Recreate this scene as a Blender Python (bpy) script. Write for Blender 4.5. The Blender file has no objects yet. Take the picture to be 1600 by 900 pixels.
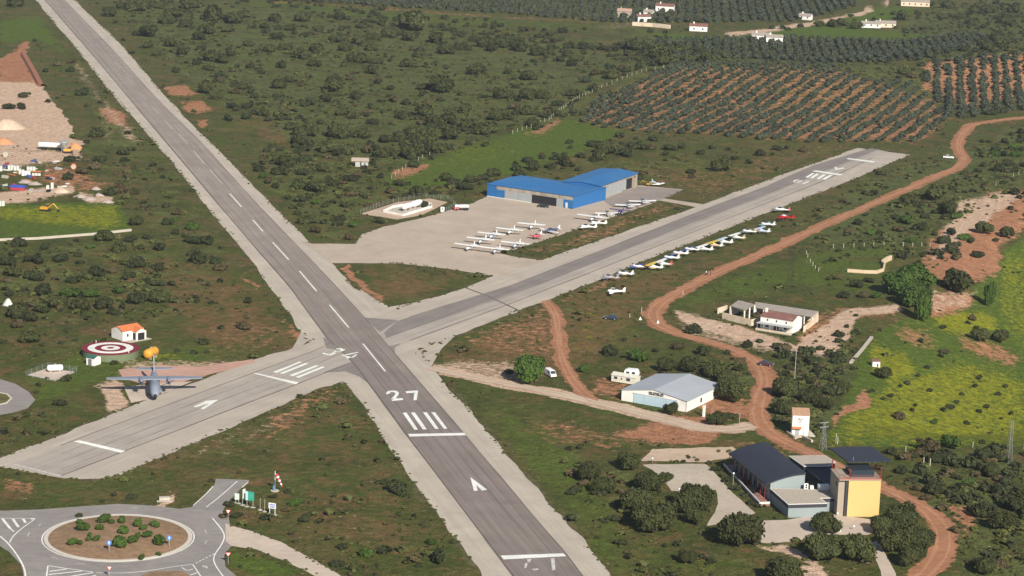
import bpy, math, random
import numpy as np
from mathutils import Vector, Matrix
R = math.radians
rng = np.random.default_rng(7)
random.seed(7)
sc = bpy.context.scene
col = sc.collection

# ------------------------------------------------------------------ camera
F, PITCH, ROLL, CAMZ = 3820.0, R(12.54), R(2.0), 170.0
cam_d = bpy.data.cameras.new('camera')
cam_d.sensor_width = 36.0
cam_d.lens = 36.0 * F / 1600.0
cam_d.clip_start = 1.0
cam_d.clip_end = 60000.0
cam = bpy.data.objects.new('camera', cam_d)
col.objects.link(cam)
cp, sp = math.cos(PITCH), math.sin(PITCH)
U = Vector((0, sp, cp)); RT = Vector((1, 0, 0)); FW = Vector((0, cp, -sp))
cr, sr = math.cos(ROLL), math.sin(ROLL)
CX = RT * cr + U * sr
CY = RT * -sr + U * cr
M = Matrix((CX, CY, -FW)).transposed().to_4x4()
M.translation = Vector((0, 0, CAMZ))
cam.matrix_world = M
sc.camera = cam

# ------------------------------------------------------------------ sky, sun, exposure
SUN_EL, SUN_AZ = R(33), R(157)          # azimuth clockwise from +Y
w = bpy.data.worlds.new('World'); sc.world = w; w.use_nodes = True
nt = w.node_tree
bg = nt.nodes['Background']
sky = nt.nodes.new('ShaderNodeTexSky'); sky.sky_type = 'NISHITA'; sky.sun_disc = False
sky.sun_elevation = SUN_EL; sky.sun_rotation = SUN_AZ; sky.altitude = 500
nt.links.new(sky.outputs[0], bg.inputs[0]); bg.inputs[1].default_value = 0.06
sd = bpy.data.lights.new('sun', 'SUN'); sd.energy = 5.0; sd.angle = R(0.5); sd.color = (1.0, 0.92, 0.80)
sun = bpy.data.objects.new('sun', sd); col.objects.link(sun)
sdir = Vector((math.sin(SUN_AZ) * math.cos(SUN_EL), math.cos(SUN_AZ) * math.cos(SUN_EL), math.sin(SUN_EL)))
sun.rotation_euler = sdir.to_track_quat('Z', 'Y').to_euler(); sun.location = (300, 0, 500)
vs = sc.view_settings; vs.view_transform = 'Standard'; vs.look = 'None'; vs.exposure = 0.44; vs.gamma = 1.0; vs.use_curve_mapping = False
sc.cycles.max_bounces = 6; sc.cycles.diffuse_bounces = 2; sc.cycles.glossy_bounces = 2
sc.cycles.transmission_bounces = 2; sc.cycles.volume_bounces = 0; sc.cycles.transparent_max_bounces = 4

# ------------------------------------------------------------------ pixel <-> ground
CXn, CYn, FWn = np.array(CX), np.array(CY), np.array(FW)
def ray(px, py):
    x = (np.asarray(px, float) - 800) / F; y = -(np.asarray(py, float) - 450) / F
    return np.multiply.outer(x, CXn) + np.multiply.outer(y, CYn) + FWn
def G(px, py, z=0.0):
    d = ray(px, py); t = (z - CAMZ) / d[..., 2]
    return np.stack([d[..., 0] * t, d[..., 1] * t, np.zeros_like(t) + z], -1)
def proj(p):
    p = np.asarray(p, float); q = p - np.array([0, 0, CAMZ])
    zc = q @ FWn
    return 800 + F * (q @ CXn) / zc, 450 - F * (q @ CYn) / zc

EDGE = G(np.array([1700, 1600, 1560, 1470, 1420, 1375, 1330, 1300, 1290, 1400, 1500, 1600, 1750]),
         np.array([230, 300, 325, 385, 440, 480, 560, 600, 660, 690, 700, 705, 712]))[:, :2]
HILLS = [(1235, 128, 9.0, 150.0, 110.0), (1575, 118, 15.0, 110.0, 90.0)]
HC = [(*G(a, b)[:2], h, rx, ry) for a, b, h, rx, ry in HILLS]
def seg_dist(X, Y, poly, closed=True):
    n = len(poly); best = np.full(np.shape(X), 1e18)
    for i in range(n if closed else n - 1):
        ax, ay = poly[i]; bx, by = poly[(i + 1) % n]
        dx, dy = bx - ax, by - ay
        t = np.clip(((X - ax) * dx + (Y - ay) * dy) / (dx * dx + dy * dy + 1e-12), 0, 1)
        best = np.minimum(best, (X - ax - t * dx) ** 2 + (Y - ay - t * dy) ** 2)
    return np.sqrt(best)
def inside(X, Y, poly):
    c = np.zeros(np.shape(X), bool); n = len(poly)
    for i in range(n):
        x0, y0 = poly[i]; x1, y1 = poly[(i + 1) % n]
        if y0 == y1: continue
        k = ((y0 > Y) != (y1 > Y)) & (X < (x1 - x0) * (Y - y0) / (y1 - y0) + x0)
        c ^= k
    return c
VAL = np.vstack([EDGE, G(np.array([2600, 2600]), np.array([720, 200]))[:, :2]])
VB = (VAL[:, 0].min(), VAL[:, 0].max(), VAL[:, 1].min(), VAL[:, 1].max())
def H(X, Y):
    X = np.asarray(X, float); Y = np.asarray(Y, float)
    z = np.zeros(np.broadcast(X, Y).shape)
    ins = inside(X, Y, VAL)
    if np.any(ins):
        d = seg_dist(X, Y, EDGE, False)
        t = np.clip(d / 55.0, 0, 1)
        z = np.where(ins, -9.0 * t * t * (3 - 2 * t), z)
    for cx, cy, h, rx, ry in HC:
        r2 = ((X - cx) / rx) ** 2 + ((Y - cy) / ry) ** 2
        z = z + np.where(r2 < 1, h * (1 - r2) ** 2, 0)
    return z
def GH(px, py, off=0.0):
    """point of the terrain seen at a pixel (off: height above the ground at that pixel)"""
    px = np.atleast_1d(np.asarray(px, float)); py = np.atleast_1d(np.asarray(py, float))
    out = np.zeros((len(px), 3)); done = np.zeros(len(px), bool)
    zs = np.linspace(17, -10.5, 112)
    prev = None
    for z in zs:
        p = G(px, py, z + off)
        h = H(p[:, 0], p[:, 1])
        hit = (~done) & (h >= z)
        if prev is not None and hit.any():
            p0, g0 = prev; g1 = z - h
            t = np.clip(g0 / (g0 - g1 + 1e-9), 0, 1)[:, None]
            q = p0 + (p - p0) * t
            out[hit] = q[hit]
        elif hit.any(): out[hit] = p[hit]
        done |= hit; prev = (p, z - h)
    out[~done] = G(px[~done], py[~done], -9 + off)
    out[:, 2] = H(out[:, 0], out[:, 1])
    return out
def g1(px, py, off=0.0): return Vector(GH([px], [py], off)[0])
def ppm(py): return (py + 400) / 170.0 * 0.985      # rough pixels per metre across the view

# ------------------------------------------------------------------ value noise (numpy)
def vnoise(X, Y, scale, seed=0):
    X = X / scale + seed * 17.13; Y = Y / scale + seed * 5.71
    xi = np.floor(X).astype(np.int64); yi = np.floor(Y).astype(np.int64)
    xf = X - xi; yf = Y - yi
    def h(a, b):
        n = (a * 374761393 + b * 668265263 + seed * 974711) & 0xffffffff
        n = ((n ^ (n >> 13)) * 1274126177) & 0xffffffff
        return ((n ^ (n >> 16)) & 0xffff) / 65535.0
    u = xf * xf * (3 - 2 * xf); v = yf * yf * (3 - 2 * yf)
    return (h(xi, yi) * (1 - u) + h(xi + 1, yi) * u) * (1 - v) + (h(xi, yi + 1) * (1 - u) + h(xi + 1, yi + 1) * u) * v
def fnoise(X, Y, scale, seed=0, o=3):
    s = 0; a = 1; t = 0
    for k in range(o):
        s = s + a * vnoise(X, Y, scale / 2 ** k, seed + k); t += a; a *= .55
    return s / t

# ------------------------------------------------------------------ materials
MATS = {}
def newmat(name):
    m = bpy.data.materials.new(name); m.use_nodes = True
    n = m.node_tree; b = n.nodes['Principled BSDF']
    MATS[name] = m
    return m, n, b
def N(nt_, typ, **kw):
    n = nt_.nodes.new(typ)
    for k, v in kw.items():
        if k.startswith('i_'): n.inputs[k[2:].replace('_', ' ')].default_value = v
        else: setattr(n, k, v)
    return n
def math_n(nt_, op, a, b=None, c=None, clamp=False):
    n = nt_.nodes.new('ShaderNodeMath'); n.operation = op; n.use_clamp = clamp
    for i, x in enumerate((a, b, c)):
        if x is None: continue
        if isinstance(x, (int, float)): n.inputs[i].default_value = x
        else: nt_.links.new(x, n.inputs[i])
    return n.outputs[0]
def mix_n(nt_, fac, a, b, blend='MIX'):
    n = nt_.nodes.new('ShaderNodeMix'); n.data_type = 'RGBA'; n.blend_type = blend
    for i, x in ((0, fac), (6, a), (7, b)):
        if isinstance(x, (int, float)): n.inputs[i].default_value = x
        elif isinstance(x, tuple): n.inputs[i].default_value = (*x, 1)
        else: nt_.links.new(x, n.inputs[i])
    return n.outputs[2]
def noise_n(nt_, vec, scale, detail=3, rough=.55, dist=0):
    n = N(nt_, 'ShaderNodeTexNoise'); n.inputs['Scale'].default_value = scale
    n.inputs['Detail'].default_value = detail; n.inputs['Roughness'].default_value = rough
    n.inputs['Distortion'].default_value = dist
    if vec is not None: nt_.links.new(vec, n.inputs['Vector'])
    return n.outputs[0]
def mat(name, rgb, rough=.6, var=.12, scale=.6, metal=0.0, spec=.3, streak=None, grime=None, bump=0.0):
    if name in MATS: return MATS[name]
    m, n, b = newmat(name)
    tc = N(n, 'ShaderNodeTexCoord').outputs['Object']
    v = tc
    if streak:
        mp = N(n, 'ShaderNodeMapping'); mp.inputs['Scale'].default_value = streak
        n.links.new(tc, mp.inputs['Vector']); v = mp.outputs[0]
    nz = noise_n(n, v, scale, 4, .6)
    f = math_n(n, 'MULTIPLY_ADD', nz, 2 * var * 1.6, 1 - var * 1.6)
    c = mix_n(n, 1.0, rgb, f, 'MULTIPLY')
    if grime:
        g2 = noise_n(n, v, scale * .35, 5, .65)
        gf = math_n(n, 'MULTIPLY', math_n(n, 'SUBTRACT', g2, .5, clamp=True), 3.0, clamp=True)
        c = mix_n(n, gf, c, grime)
    n.links.new(c, b.inputs['Base Color'])
    b.inputs['Roughness'].default_value = rough; b.inputs['Metallic'].default_value = metal
    b.inputs['Specular IOR Level'].default_value = spec
    if bump:
        bp = N(n, 'ShaderNodeBump'); bp.inputs['Strength'].default_value = bump; bp.inputs['Distance'].default_value = .1
        n.links.new(nz, bp.inputs['Height']); n.links.new(bp.outputs[0], b.inputs['Normal'])
    return m

# ------------------------------------------------------------------ objects
def tag(o, label=None, cat=None, group=None, kind=None):
    if label: o['label'] = label
    if cat: o['category'] = cat
    if group: o['group'] = group
    if kind: o['kind'] = kind
    return o
def mesh_obj(name, verts, faces, material, parent=None, smooth=False):
    me = bpy.data.meshes.new(name)
    me.from_pydata([tuple(map(float, v)) for v in verts], [], faces)
    if isinstance(material, (list, tuple)):
        for mm in material: me.materials.append(mm)
    elif material: me.materials.append(material)
    if smooth: me.shade_smooth()
    me.update()
    o = bpy.data.objects.new(name, me); col.objects.link(o)
    if parent: o.parent = parent
    return o
def np_mesh(name, verts, quads, material, smooth=False):
    """fast mesh from numpy arrays (quads or tris: (n,k) ints)"""
    me = bpy.data.meshes.new(name)
    nv, (nf, k) = len(verts), quads.shape
    me.vertices.add(nv); me.vertices.foreach_set('co', np.ascontiguousarray(verts, np.float32).ravel())
    me.loops.add(nf * k); me.loops.foreach_set('vertex_index', quads.astype(np.int32).ravel())
    me.polygons.add(nf); me.polygons.foreach_set('loop_start', np.arange(0, nf * k, k, dtype=np.int32))
    try: me.polygons.foreach_set('loop_total', np.full(nf, k, np.int32))
    except Exception: pass
    if smooth: me.polygons.foreach_set('use_smooth', np.ones(nf, bool))
    if material: me.materials.append(material)
    me.update(calc_edges=True)
    return me
def empty(name, loc=(0, 0, 0), rz=0.0):
    o = bpy.data.objects.new(name, None); col.objects.link(o)
    o.location = loc; o.rotation_euler = (0, 0, rz); o.empty_display_size = .5
    return o
class MB:
    def __init__(s): s.v = []; s.f = []; s.m = []; s.cur = 0
    def add(s, vs, fs):
        n = len(s.v); s.v += [tuple(map(float, v)) for v in vs]
        s.f += [[i + n for i in f] for f in fs]; s.m += [s.cur] * len(fs); return s
    def box(s, x0, x1, y0, y1, z0, z1):
        return s.add([(x0,y0,z0),(x1,y0,z0),(x1,y1,z0),(x0,y1,z0),(x0,y0,z1),(x1,y0,z1),(x1,y1,z1),(x0,y1,z1)],
                     [(0,3,2,1),(4,5,6,7),(0,1,5,4),(1,2,6,5),(2,3,7,6),(3,0,4,7)])
    def prism(s, poly, z0, z1):
        n = len(poly)
        zt = z1 if hasattr(z1, '__len__') else [z1] * n
        zb = z0 if hasattr(z0, '__len__') else [z0] * n
        a = [(p[0], p[1], zb[i]) for i, p in enumerate(poly)]; b = [(p[0], p[1], zt[i]) for i, p in enumerate(poly)]
        ar = sum(poly[i][0]*poly[(i+1)%n][1]-poly[(i+1)%n][0]*poly[i][1] for i in range(n))
        fs = [tuple(range(n))[::-1], tuple(range(n, 2*n))] + [(i, (i+1)%n, n+(i+1)%n, n+i) for i in range(n)]
        if ar < 0: fs = [f[::-1] for f in fs]
        return s.add(a + b, fs)
    def hexa(s, q): # 8 pts bottom4 top4
        return s.add(q, [(0,3,2,1),(4,5,6,7),(0,1,5,4),(1,2,6,5),(2,3,7,6),(3,0,4,7)])
    def cyl(s, p0, p1, r0, r1=None, n=10, caps=True):
        r1 = r0 if r1 is None else r1
        p0, p1 = Vector(p0), Vector(p1); d = (p1 - p0).normalized()
        a = d.orthogonal().normalized(); b = d.cross(a)
        v = []
        for p, r in ((p0, r0), (p1, r1)):
            for i in range(n):
                t = 2 * math.pi * i / n; v.append(p + a * (r * math.cos(t)) + b * (r * math.sin(t)))
        f = [(i, (i+1)%n, n+(i+1)%n, n+i) for i in range(n)]
        if caps: f += [tuple(range(n))[::-1], tuple(range(n, 2*n))]
        return s.add(v, f)
    def loft(s, rings, caps=True):
        n = len(rings[0]); v = [p for r in rings for p in r]; f = []
        for k in range(len(rings) - 1):
            for i in range(n): f.append((k*n+i, k*n+(i+1)%n, (k+1)*n+(i+1)%n, (k+1)*n+i))
        if caps: f += [tuple(range(n))[::-1], tuple(range((len(rings)-1)*n, len(rings)*n))]
        return s.add(v, f)
    def quad(s, a, b, c, d): return s.add([a, b, c, d], [(0, 1, 2, 3)])
    def build(s, name, m, parent=None, smooth=False):
        o = mesh_obj(name, s.v, s.f, m, parent, smooth)
        if any(s.m): o.data.polygons.foreach_set('material_index', s.m)
        return o
def copy_tree(o, parent=None):
    c = o.copy(); col.objects.link(c); c.parent = parent
    for ch in o.children: copy_tree(ch, c)
    return c

# ------------------------------------------------------------------ paving outlines (photo pixels on the z=0 plateau)
SHO_A = [(-5,-70),(55,0),(120,77),(175,147),(244,225),(295,285),(332,335),(352,357),(400,417),(422,450),(482,532),(536,597),(562,622),(592,675),(628,726),(665,782),(710,837),(750,895),(790,960),
         (1010,960),(957,900),(905,835),(850,777),(800,719),(762,675),(750,660),(695,600),(665,560),(645,530),(605,478),(555,450),(517,411),(485,379),(442,337),(400,295),(365,257),(332,225),(312,207),(255,147),(195,75),(117,0),(60,-70)]
SHO_B = [(-60,742),(20,707),(50,697),(110,674),(172,647),(282,605),(400,561),(472,540),(560,505),(605,487),(650,472),(720,452),(772,431),(847,406),(1095,321),(1200,281),(1340,231),
         (1422,242),(1320,286),(1200,332),(1100,371),(1000,410),(930,440),(800,490),(710,525),(655,546),(640,560),(532,598),(500,606),(400,650),(345,675),(185,742),(160,748),(100,748),(-40,722)]
ASP_A = [(15,-70),(70,0),(140,80),(217,172),(262,225),(335,312),(400,388),(454,450),(512,530),(550,564),(575,597),(632,675),(800,897),(848,960),
         (955,960),(910,900),(885,867),(800,767),(722,675),(640,580),(610,545),(570,497),(527,450),(465,385),(400,318),(317,225),(250,160),(175,77),(100,0),(45,-70)]
ASP_B = [(20,726),(150,675),(395,583),(490,549),(560,515),(620,502),(675,484),(800,446),(950,387),(1110,324),(1200,290.5),(1270,259),(1362,231.5),
         (1386,237),(1282,285),(1200,317),(1070,368),(800,474),(625,538),(550,566),(466,600),(400,625),(272,675),(95,744)]
DARK_B = [(600,520),(620,502),(675,484),(800,446),(950,387),(1110,324),(1200,290.5),(1270,259),(1362,231.5),(1372,234),(1182,310.5),(1070,353),(862,437),(800,459),(604,528)]
APRON = [(470,376),(485,380.5),(555,381),(566,366),(600,354),(662,340),(732,320),(762,306),(895,326.3),(937,311),(996,290),(1000,289.5),(1067,296),(1040,310),(1034,312.5),(940,345),(875,367),(800,391),(780,395),(800,400.5),(847,406.5),(800,424),(772,433),(770,431),(700,420),(625,411.5),(517,411),(500,396)]
GREY_APRON = [(940,312),(996,291),(1067,296.5),(1040,310),(985,327),(955,322)]
TAXI2 = [(1034,309.5),(1098,319),(1090,324),(1030,313)]
LOT = [(1002,725.5),(1104,724.5),(1125,747),(1145,770),(1182,802),(1170,806),(1105,822),(1117,800),(1122,787),(1117,765),(1085,768),(1050,767),(1042,757),(1020,735)]
YARD = [(1150,815),(1200,813),(1228,812),(1300,803),(1325,806),(1362,812),(1365,832),(1355,836),(1290,835),(1240,846),(1200,849),(1150,845)]
FOOTWAY = [(1357,848),(1372,845),(1400,896),(1405,960),(1388,960),(1376,892)]
SLAB_STRIP = [(1018,702),(1145,698),(1160,712),(1104,722),(1000,720)]
LOOP = [(-40,583),(0,592),(25,600),(45,612),(55,625),(43,638),(20,645),(-40,655)]
ROAD_W = [(-120,795),(0,798),(60,796),(130,791),(185,787),(240,790),(280,795),(300,792),(318,775),(335,757),(337,748),(390,750),(372,768),(355,786),(348,800),(358,812),(362,835),(361,853),
          (350,868),(352,885),(375,905),(420,960),(30,960),(37,900),(33,882),(14,862),(0,853),(-120,800)]
ISLE_ROAD = [(335,845),(300,872),(265,893),(235,905)]
PATH_E = [(352,818),(400,832),(440,848),(482,870),(540,903),(620,960),(560,960),(492,900),(452,880),(400,858),(361,853),(352,845)]
SPLIT_S = [(205,905),(235,893),(285,892),(312,910),(330,960),(190,960)]
PAD_C212 = [(193,604),(258,598),(300,596),(232,624),(205,629.5)]
PAD_RED = [(183,578),(250,570),(310,573),(395,561),(400,566),(330,585),(262,603),(215,598),(190,590)]
PAD_LPG = [(42,586),(75,575),(118,581),(86,595)]
PAD_FUEL = [(565,334),(620,316),(672,310),(700,316),(660,336),(620,343)]
TRACKS = {   # name -> [(px, py, half width m)]
 'main': [(1640,181,2.4),(1600,184,2.4),(1560,188,2.0),(1517,195,2.1),(1502,212,2.1),(1495,232,2.3),(1508,248,2.6),(1500,260,2.5),(1450,281,2.1),(1400,303,2.1),(1300,346,2.3),(1200,392,2.8),(1110,430,2.9),(1065,453,3.2),(1030,475,3.8),(1018,492,3.8),(1030,509,3.4),(1065,524,3),(1110,535,2.8),(1155,550,2.8),(1183,566,3),(1197,590,3),(1190,615,3),(1181,645,3.2),(1192,670,4),(1225,690,3.4),(1265,707,3),(1320,736,3),(1380,762,3),(1430,785,3.2),(1468,815,3.8),(1476,845,4),(1462,880,4),(1430,910,3.6),(1380,960,3.5)],
 'spur': [(852,470,2.0),(868,490,1.9),(872,520,1.8),(876,555,1.9),(888,585,2.2),(908,612,2.6),(930,630,2.6)],
 'lane': [(672,574,3),(700,582,2.8),(740,590,3.5),(800,602,3.6),(860,613,3.4),(920,627,3.8),(980,640,4),(1040,655,4.5),(1090,668,5),(1140,672,3.6),(1180,665,3)],
}
ALLPAVE = [SHO_A, SHO_B, APRON, ROAD_W, PATH_E, LOT, YARD, FOOTWAY, TAXI2, PAD_C212, PAD_RED, PAD_FUEL, PAD_LPG, LOOP]

def resample(pts, step=8.0):
    out = []
    for i in range(len(pts)):
        a = np.array(pts[i], float); b = np.array(pts[(i + 1) % len(pts)], float)
        n = max(1, int(np.hypot(*(b - a)) / step))
        for k in range(n): out.append(a + (b - a) * k / n)
    return out
def sheet(name, px, z, material, thick=0.0, rough=0.0, kind='structure', parent=None, seed=1):
    pts = resample(px, 6.0) if rough else px
    w_ = [np.array(G(p[0], p[1], z)) for p in pts]
    if rough:
        n = len(w_); r2 = np.random.default_rng(seed); j = r2.normal(0, 1, (n, 2))
        j = (j + np.roll(j, 1, 0) + np.roll(j, -1, 0)) / 2
        for i in range(n): w_[i][:2] += j[i] * rough
    from mathutils.geometry import delaunay_2d_cdt
    vo, _, fo, _, _, _ = delaunay_2d_cdt([Vector((p[0], p[1])) for p in w_], [], [list(range(len(w_)))], 1, 1e-5)
    fs = []
    for f in fo:
        ar = sum(vo[f[i]].x*vo[f[(i+1)%len(f)]].y - vo[f[(i+1)%len(f)]].x*vo[f[i]].y for i in range(len(f)))
        fs.append(tuple(f) if ar > 0 else tuple(f)[::-1])
    b = MB(); b.add([(v.x, v.y, z) for v in vo], fs)
    if thick:
        ed = {}
        for f in fs:
            for i in range(len(f)):
                k = (f[i], f[(i+1) % len(f)]); ed[k] = 1
        for (i, j) in list(ed):
            if (j, i) not in ed: b.add([(vo[i].x, vo[i].y, z-thick), (vo[j].x, vo[j].y, z-thick), (vo[j].x, vo[j].y, z), (vo[i].x, vo[i].y, z)], [(0, 1, 2, 3)])
    o = b.build(name, material, parent)
    if kind and parent is None: o['kind'] = kind
    return o
# ------------------------------------------------------------------ ground: one sheet, masks for the kinds of soil and cover
def soft(PX, PY, poly, edge=6.0, jitter=None):
    """1 inside the outline, fading over `edge` pixels"""
    xs = [p[0] for p in poly]; ys = [p[1] for p in poly]; m = edge + 12
    k = (PX > min(xs) - m) & (PX < max(xs) + m) & (PY > min(ys) - m) & (PY < max(ys) + m)
    out = np.zeros(PX.shape)
    if not k.any(): return out
    x, y = PX[k], PY[k]
    d = seg_dist(x, y * 1.0, poly); i = inside(x, y, poly)
    d = np.where(i, d, -d)
    out[k] = np.clip(.5 + d / (2 * edge), 0, 1)
    return out
def line_mask(PX, PY, pts, w):
    xs = [p[0] for p in pts]; ys = [p[1] for p in pts]; m = w * 2
    k = (PX > min(xs) - m) & (PX < max(xs) + m) & (PY > min(ys) - m) & (PY < max(ys) + m)
    out = np.zeros(PX.shape)
    if k.any():
        d = seg_dist(PX[k], PY[k], pts, False); out[k] = np.clip(1.5 - d / w, 0, 1)
    return out
RED = [ # polygons, strength, edge
 ([(258,138),(285,134),(308,146),(300,150),(270,150)],1.1,4), ([(285,162),(318,158),(330,170),(310,176),(292,174)],1.1,4), ([(312,190),(325,188),(325,200),(314,200)],.9,3),
 ([(156,170),(180,168),(200,185),(198,196),(170,192)],.95,6), ([(-5,120),(40,66),(48,66),(38,84),(60,130),(40,134),(-5,134)],1.0,3),
 ([(-5,95),(40,66),(48,66),(38,84),(62,135),(0,135)],1.0,3), ([(-5,215),(25,214),(40,224),(0,236)],.9,4),
 ([(70,255),(120,262),(150,285),(110,296),(60,285)],.6,8), ([(135,280),(180,290),(150,300),(110,298)],.6,5),
 ([(532,416),(540,414),(570,445),(608,480),(604,487),(575,462)],1.0,3), ([(440,500),(455,512),(476,528),(470,536),(450,520)],.8,5), ([(380,425),(398,440),(405,450),(396,452)],.8,4),
 ([(820,210),(870,185),(880,190),(845,210)],.7,5), ([(620,263),(672,255),(668,265),(630,280),(612,276)],.75,6),
 ([(1000,345),(960,372),(900,385),(850,398),(800,398),(880,372),(940,350),(1030,315),(1080,320)],.42,10),
 ([(900,190),(935,150),(1060,98),(1300,100),(1340,118),(1470,160),(1490,185),(1440,215),(1340,224),(1100,212),(980,205)],.50,8),
 ([(1440,98),(1480,90),(1620,80),(1620,150),(1500,165),(1440,140)],.62,6), ([(1200,200),(1480,190),(1440,222),(1220,218)],.65,8),
 ([(930,245),(1060,300),(1100,318),(1200,275),(1330,228),(1280,222),(1120,262)],.3,14),
 ([(1450,380),(1510,335),(1560,300),(1605,296),(1620,340),(1570,380),(1555,430),(1500,440),(1440,430)],.95,10),
 ([(1535,390),(1565,385),(1560,425),(1545,430)],1.1,5), ([(1455,458),(1520,455),(1530,470),(1490,492),(1455,495)],.8,7),
 ([(1390,500),(1460,515),(1470,545),(1440,550),(1400,525)],.5,10), ([(1310,645),(1350,610),(1362,628),(1330,645),(1300,668)],1.0,4), ([(1500,525),(1560,535),(1600,560),(1590,575),(1530,560),(1500,540)],.6,8),
 ([(1540,300),(1605,310),(1600,340),(1540,350)],.8,8), ([(1040,650),(1110,655),(1130,675),(1090,695),(985,690),(960,680),(1000,668)],.95,6),
 ([(1100,620),(1150,610),(1180,650),(1120,660),(1090,640)],.75,6), ([(1485,800),(1525,790),(1530,825),(1500,840)],.75,7), ([(1480,795),(1500,790),(1495,810)],.8,4),
 ([(710,530),(800,495),(850,470),(870,520),(860,560),(800,560),(740,545)],.42,14), ([(930,588),(980,600),(975,625),(930,618)],.6,6), ([(930,440),(960,432),(1000,425),(900,468),(860,475)],.5,6),
 ([(235,805),(275,770),(278,785),(262,793),(250,798)],.3,3), ([(0,745),(50,760),(45,775),(0,766)],.55,5), ([(420,650),(470,620),(530,600),(540,610),(480,655),(420,700)],.45,12), ([(640,700),(660,730),(700,790),(680,780),(640,735)],.5,6),
 ([(405,0),(800,27),(1050,40),(1130,43),(1130,44),(800,29),(405,2)],.62,2), ([(640,40),(700,20),(760,30),(700,46)],.2,8), ([(1140,690),(1235,700),(1260,720),(1160,716)],.4,6),
 ([(330,510),(390,490),(470,520),(400,556),(330,560)],.3,14),([(800,650),(900,660),(1000,690),(960,705),(860,690)],.4,10),([(1250,500),(1330,480),(1400,475),(1415,490),(1340,500),(1310,545),(1240,545)],.55,6),
]
PALE = [
 ([(-5,128),(60,128),(68,140),(90,170),(108,190),(114,216),(90,232),(30,234),(-5,234)],1.4,3), ([(-5,300),(60,296),(110,290),(112,302),(60,312),(-5,322)],.9,4), ([(-5,228),(128,238),(125,250),(60,258),(-5,262)],.75,6),
 ([(100,215),(128,222),(125,243),(105,240)],.9,3), ([(120,300),(178,308),(172,318),(130,314)],.8,3),
 ([(1050,488),(1100,494),(1150,510),(1190,520),(1240,538),(1300,500),(1345,478),(1405,474),(1415,486),(1350,492),(1318,540),(1290,560),(1230,545),(1150,535),(1080,512)],.95,4),
 ([(150,600),(185,590),(205,630),(190,650),(172,645),(165,620)],.8,5), ([(185,560),(240,562),(390,560),(330,585),(240,590),(185,590)],.5,6),
 ([(235,800),(258,785),(275,772),(278,782),(262,793),(240,800)],.8,2), ([(1265,880),(1190,850),(1240,850),(1300,895),(1330,960),(1270,960),(1190,890)],.85,5),
 ([(270,690),(400,655),(470,625),(540,600),(545,610),(480,640),(400,700),(300,720)],.3,14), ([(676,572),(720,560),(800,560),(850,590),(830,605),(740,596)],.55,8), ([(160,240),(190,200),(120,90),(150,130)],.3,6),
 ([(120,92),(150,140),(200,195),(225,225),(200,222),(160,165),(118,110)],.55,8), ([(1060,505),(1200,528),(1300,560),(1240,560),(1080,525)],.5,6), ([(1430,440),(1480,455),(1530,450),(1520,480),(1460,490)],.5,6),
 ([(1500,315),(1560,300),(1605,300),(1560,335),(1470,400),(1450,410)],.7,6), ([(900,40),(1010,28),(1010,44),(960,48)],.3,4), ([(1130,52),(1240,38),(1340,20),(1400,-5),(1410,-5),(1350,24),(1240,46),(1130,58)],.75,2),
]
LUSH = [
 ([(600,278),(680,245),(760,220),(890,186),(975,207),(900,240),(830,262),(760,280),(660,292),(600,295)],1.0,8), ([(-5,318),(180,312),(205,340),(205,362),(60,372),(-5,376)],.9,5),
 ([(1610,360),(1540,430),(1480,490),(1400,500),(1340,552),(1330,600),(1310,645),(1290,690),(1400,696),(1610,700)],1.0,6),
 ([(1330,380),(1400,380),(1380,470),(1240,450),(1060,490),(1030,480),(1110,440),(1280,385)],.55,12), ([(120,545),(330,530),(400,550),(300,575),(170,600),(60,640),(50,610),(20,585)],.55,12),
 ([(850,640),(700,600),(760,665),(900,840),(960,900),(1200,900),(1160,860),(1000,860),(900,700)],.5,20), ([(0,30),(60,25),(110,90),(60,65),(0,70)],.8,8), ([(360,855),(480,895),(400,900),(355,890)],.7,4),
 ([(380,-5),(760,25),(1060,48),(1000,52),(700,42),(400,12)],.5,5), ([(1010,50),(1140,58),(1260,38),(1400,5),(1430,20),(1340,45),(1500,60),(1350,62),(1180,60),(1040,64)],.8,3),
 ([(1200,230),(1100,240),(940,240),(1080,290),(1180,250)],.4,20), ([(200,140),(140,60),(170,50),(260,140),(330,220),(420,300),(490,370),(470,360),(300,190)],.4,12),
]
YEL = [
 ([(-5,322),(180,318),(200,350),(160,362),(-5,340)],.8,6), ([(1290,690),(1330,640),(1400,590),(1500,560),(1610,590),(1610,700),(1400,696)],.82,18), ([(1460,490),(1530,485),(1560,510),(1500,525),(1455,510)],1.0,6),
 ([(1360,535),(1420,550),(1440,580),(1400,600),(1360,575)],.9,8), ([(1560,400),(1610,390),(1610,560),(1560,500)],.6,12), ([(700,225),(760,220),(820,230),(760,262),(680,265)],.35,10),
 ([(900,470),(960,470),(1010,520),(960,560),(890,560)],.3,14),([(225,552),(270,550),(280,560),(225,562)],.8,4),([(360,250),(440,270),(470,330),(420,300)],.15,10),
]
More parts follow.
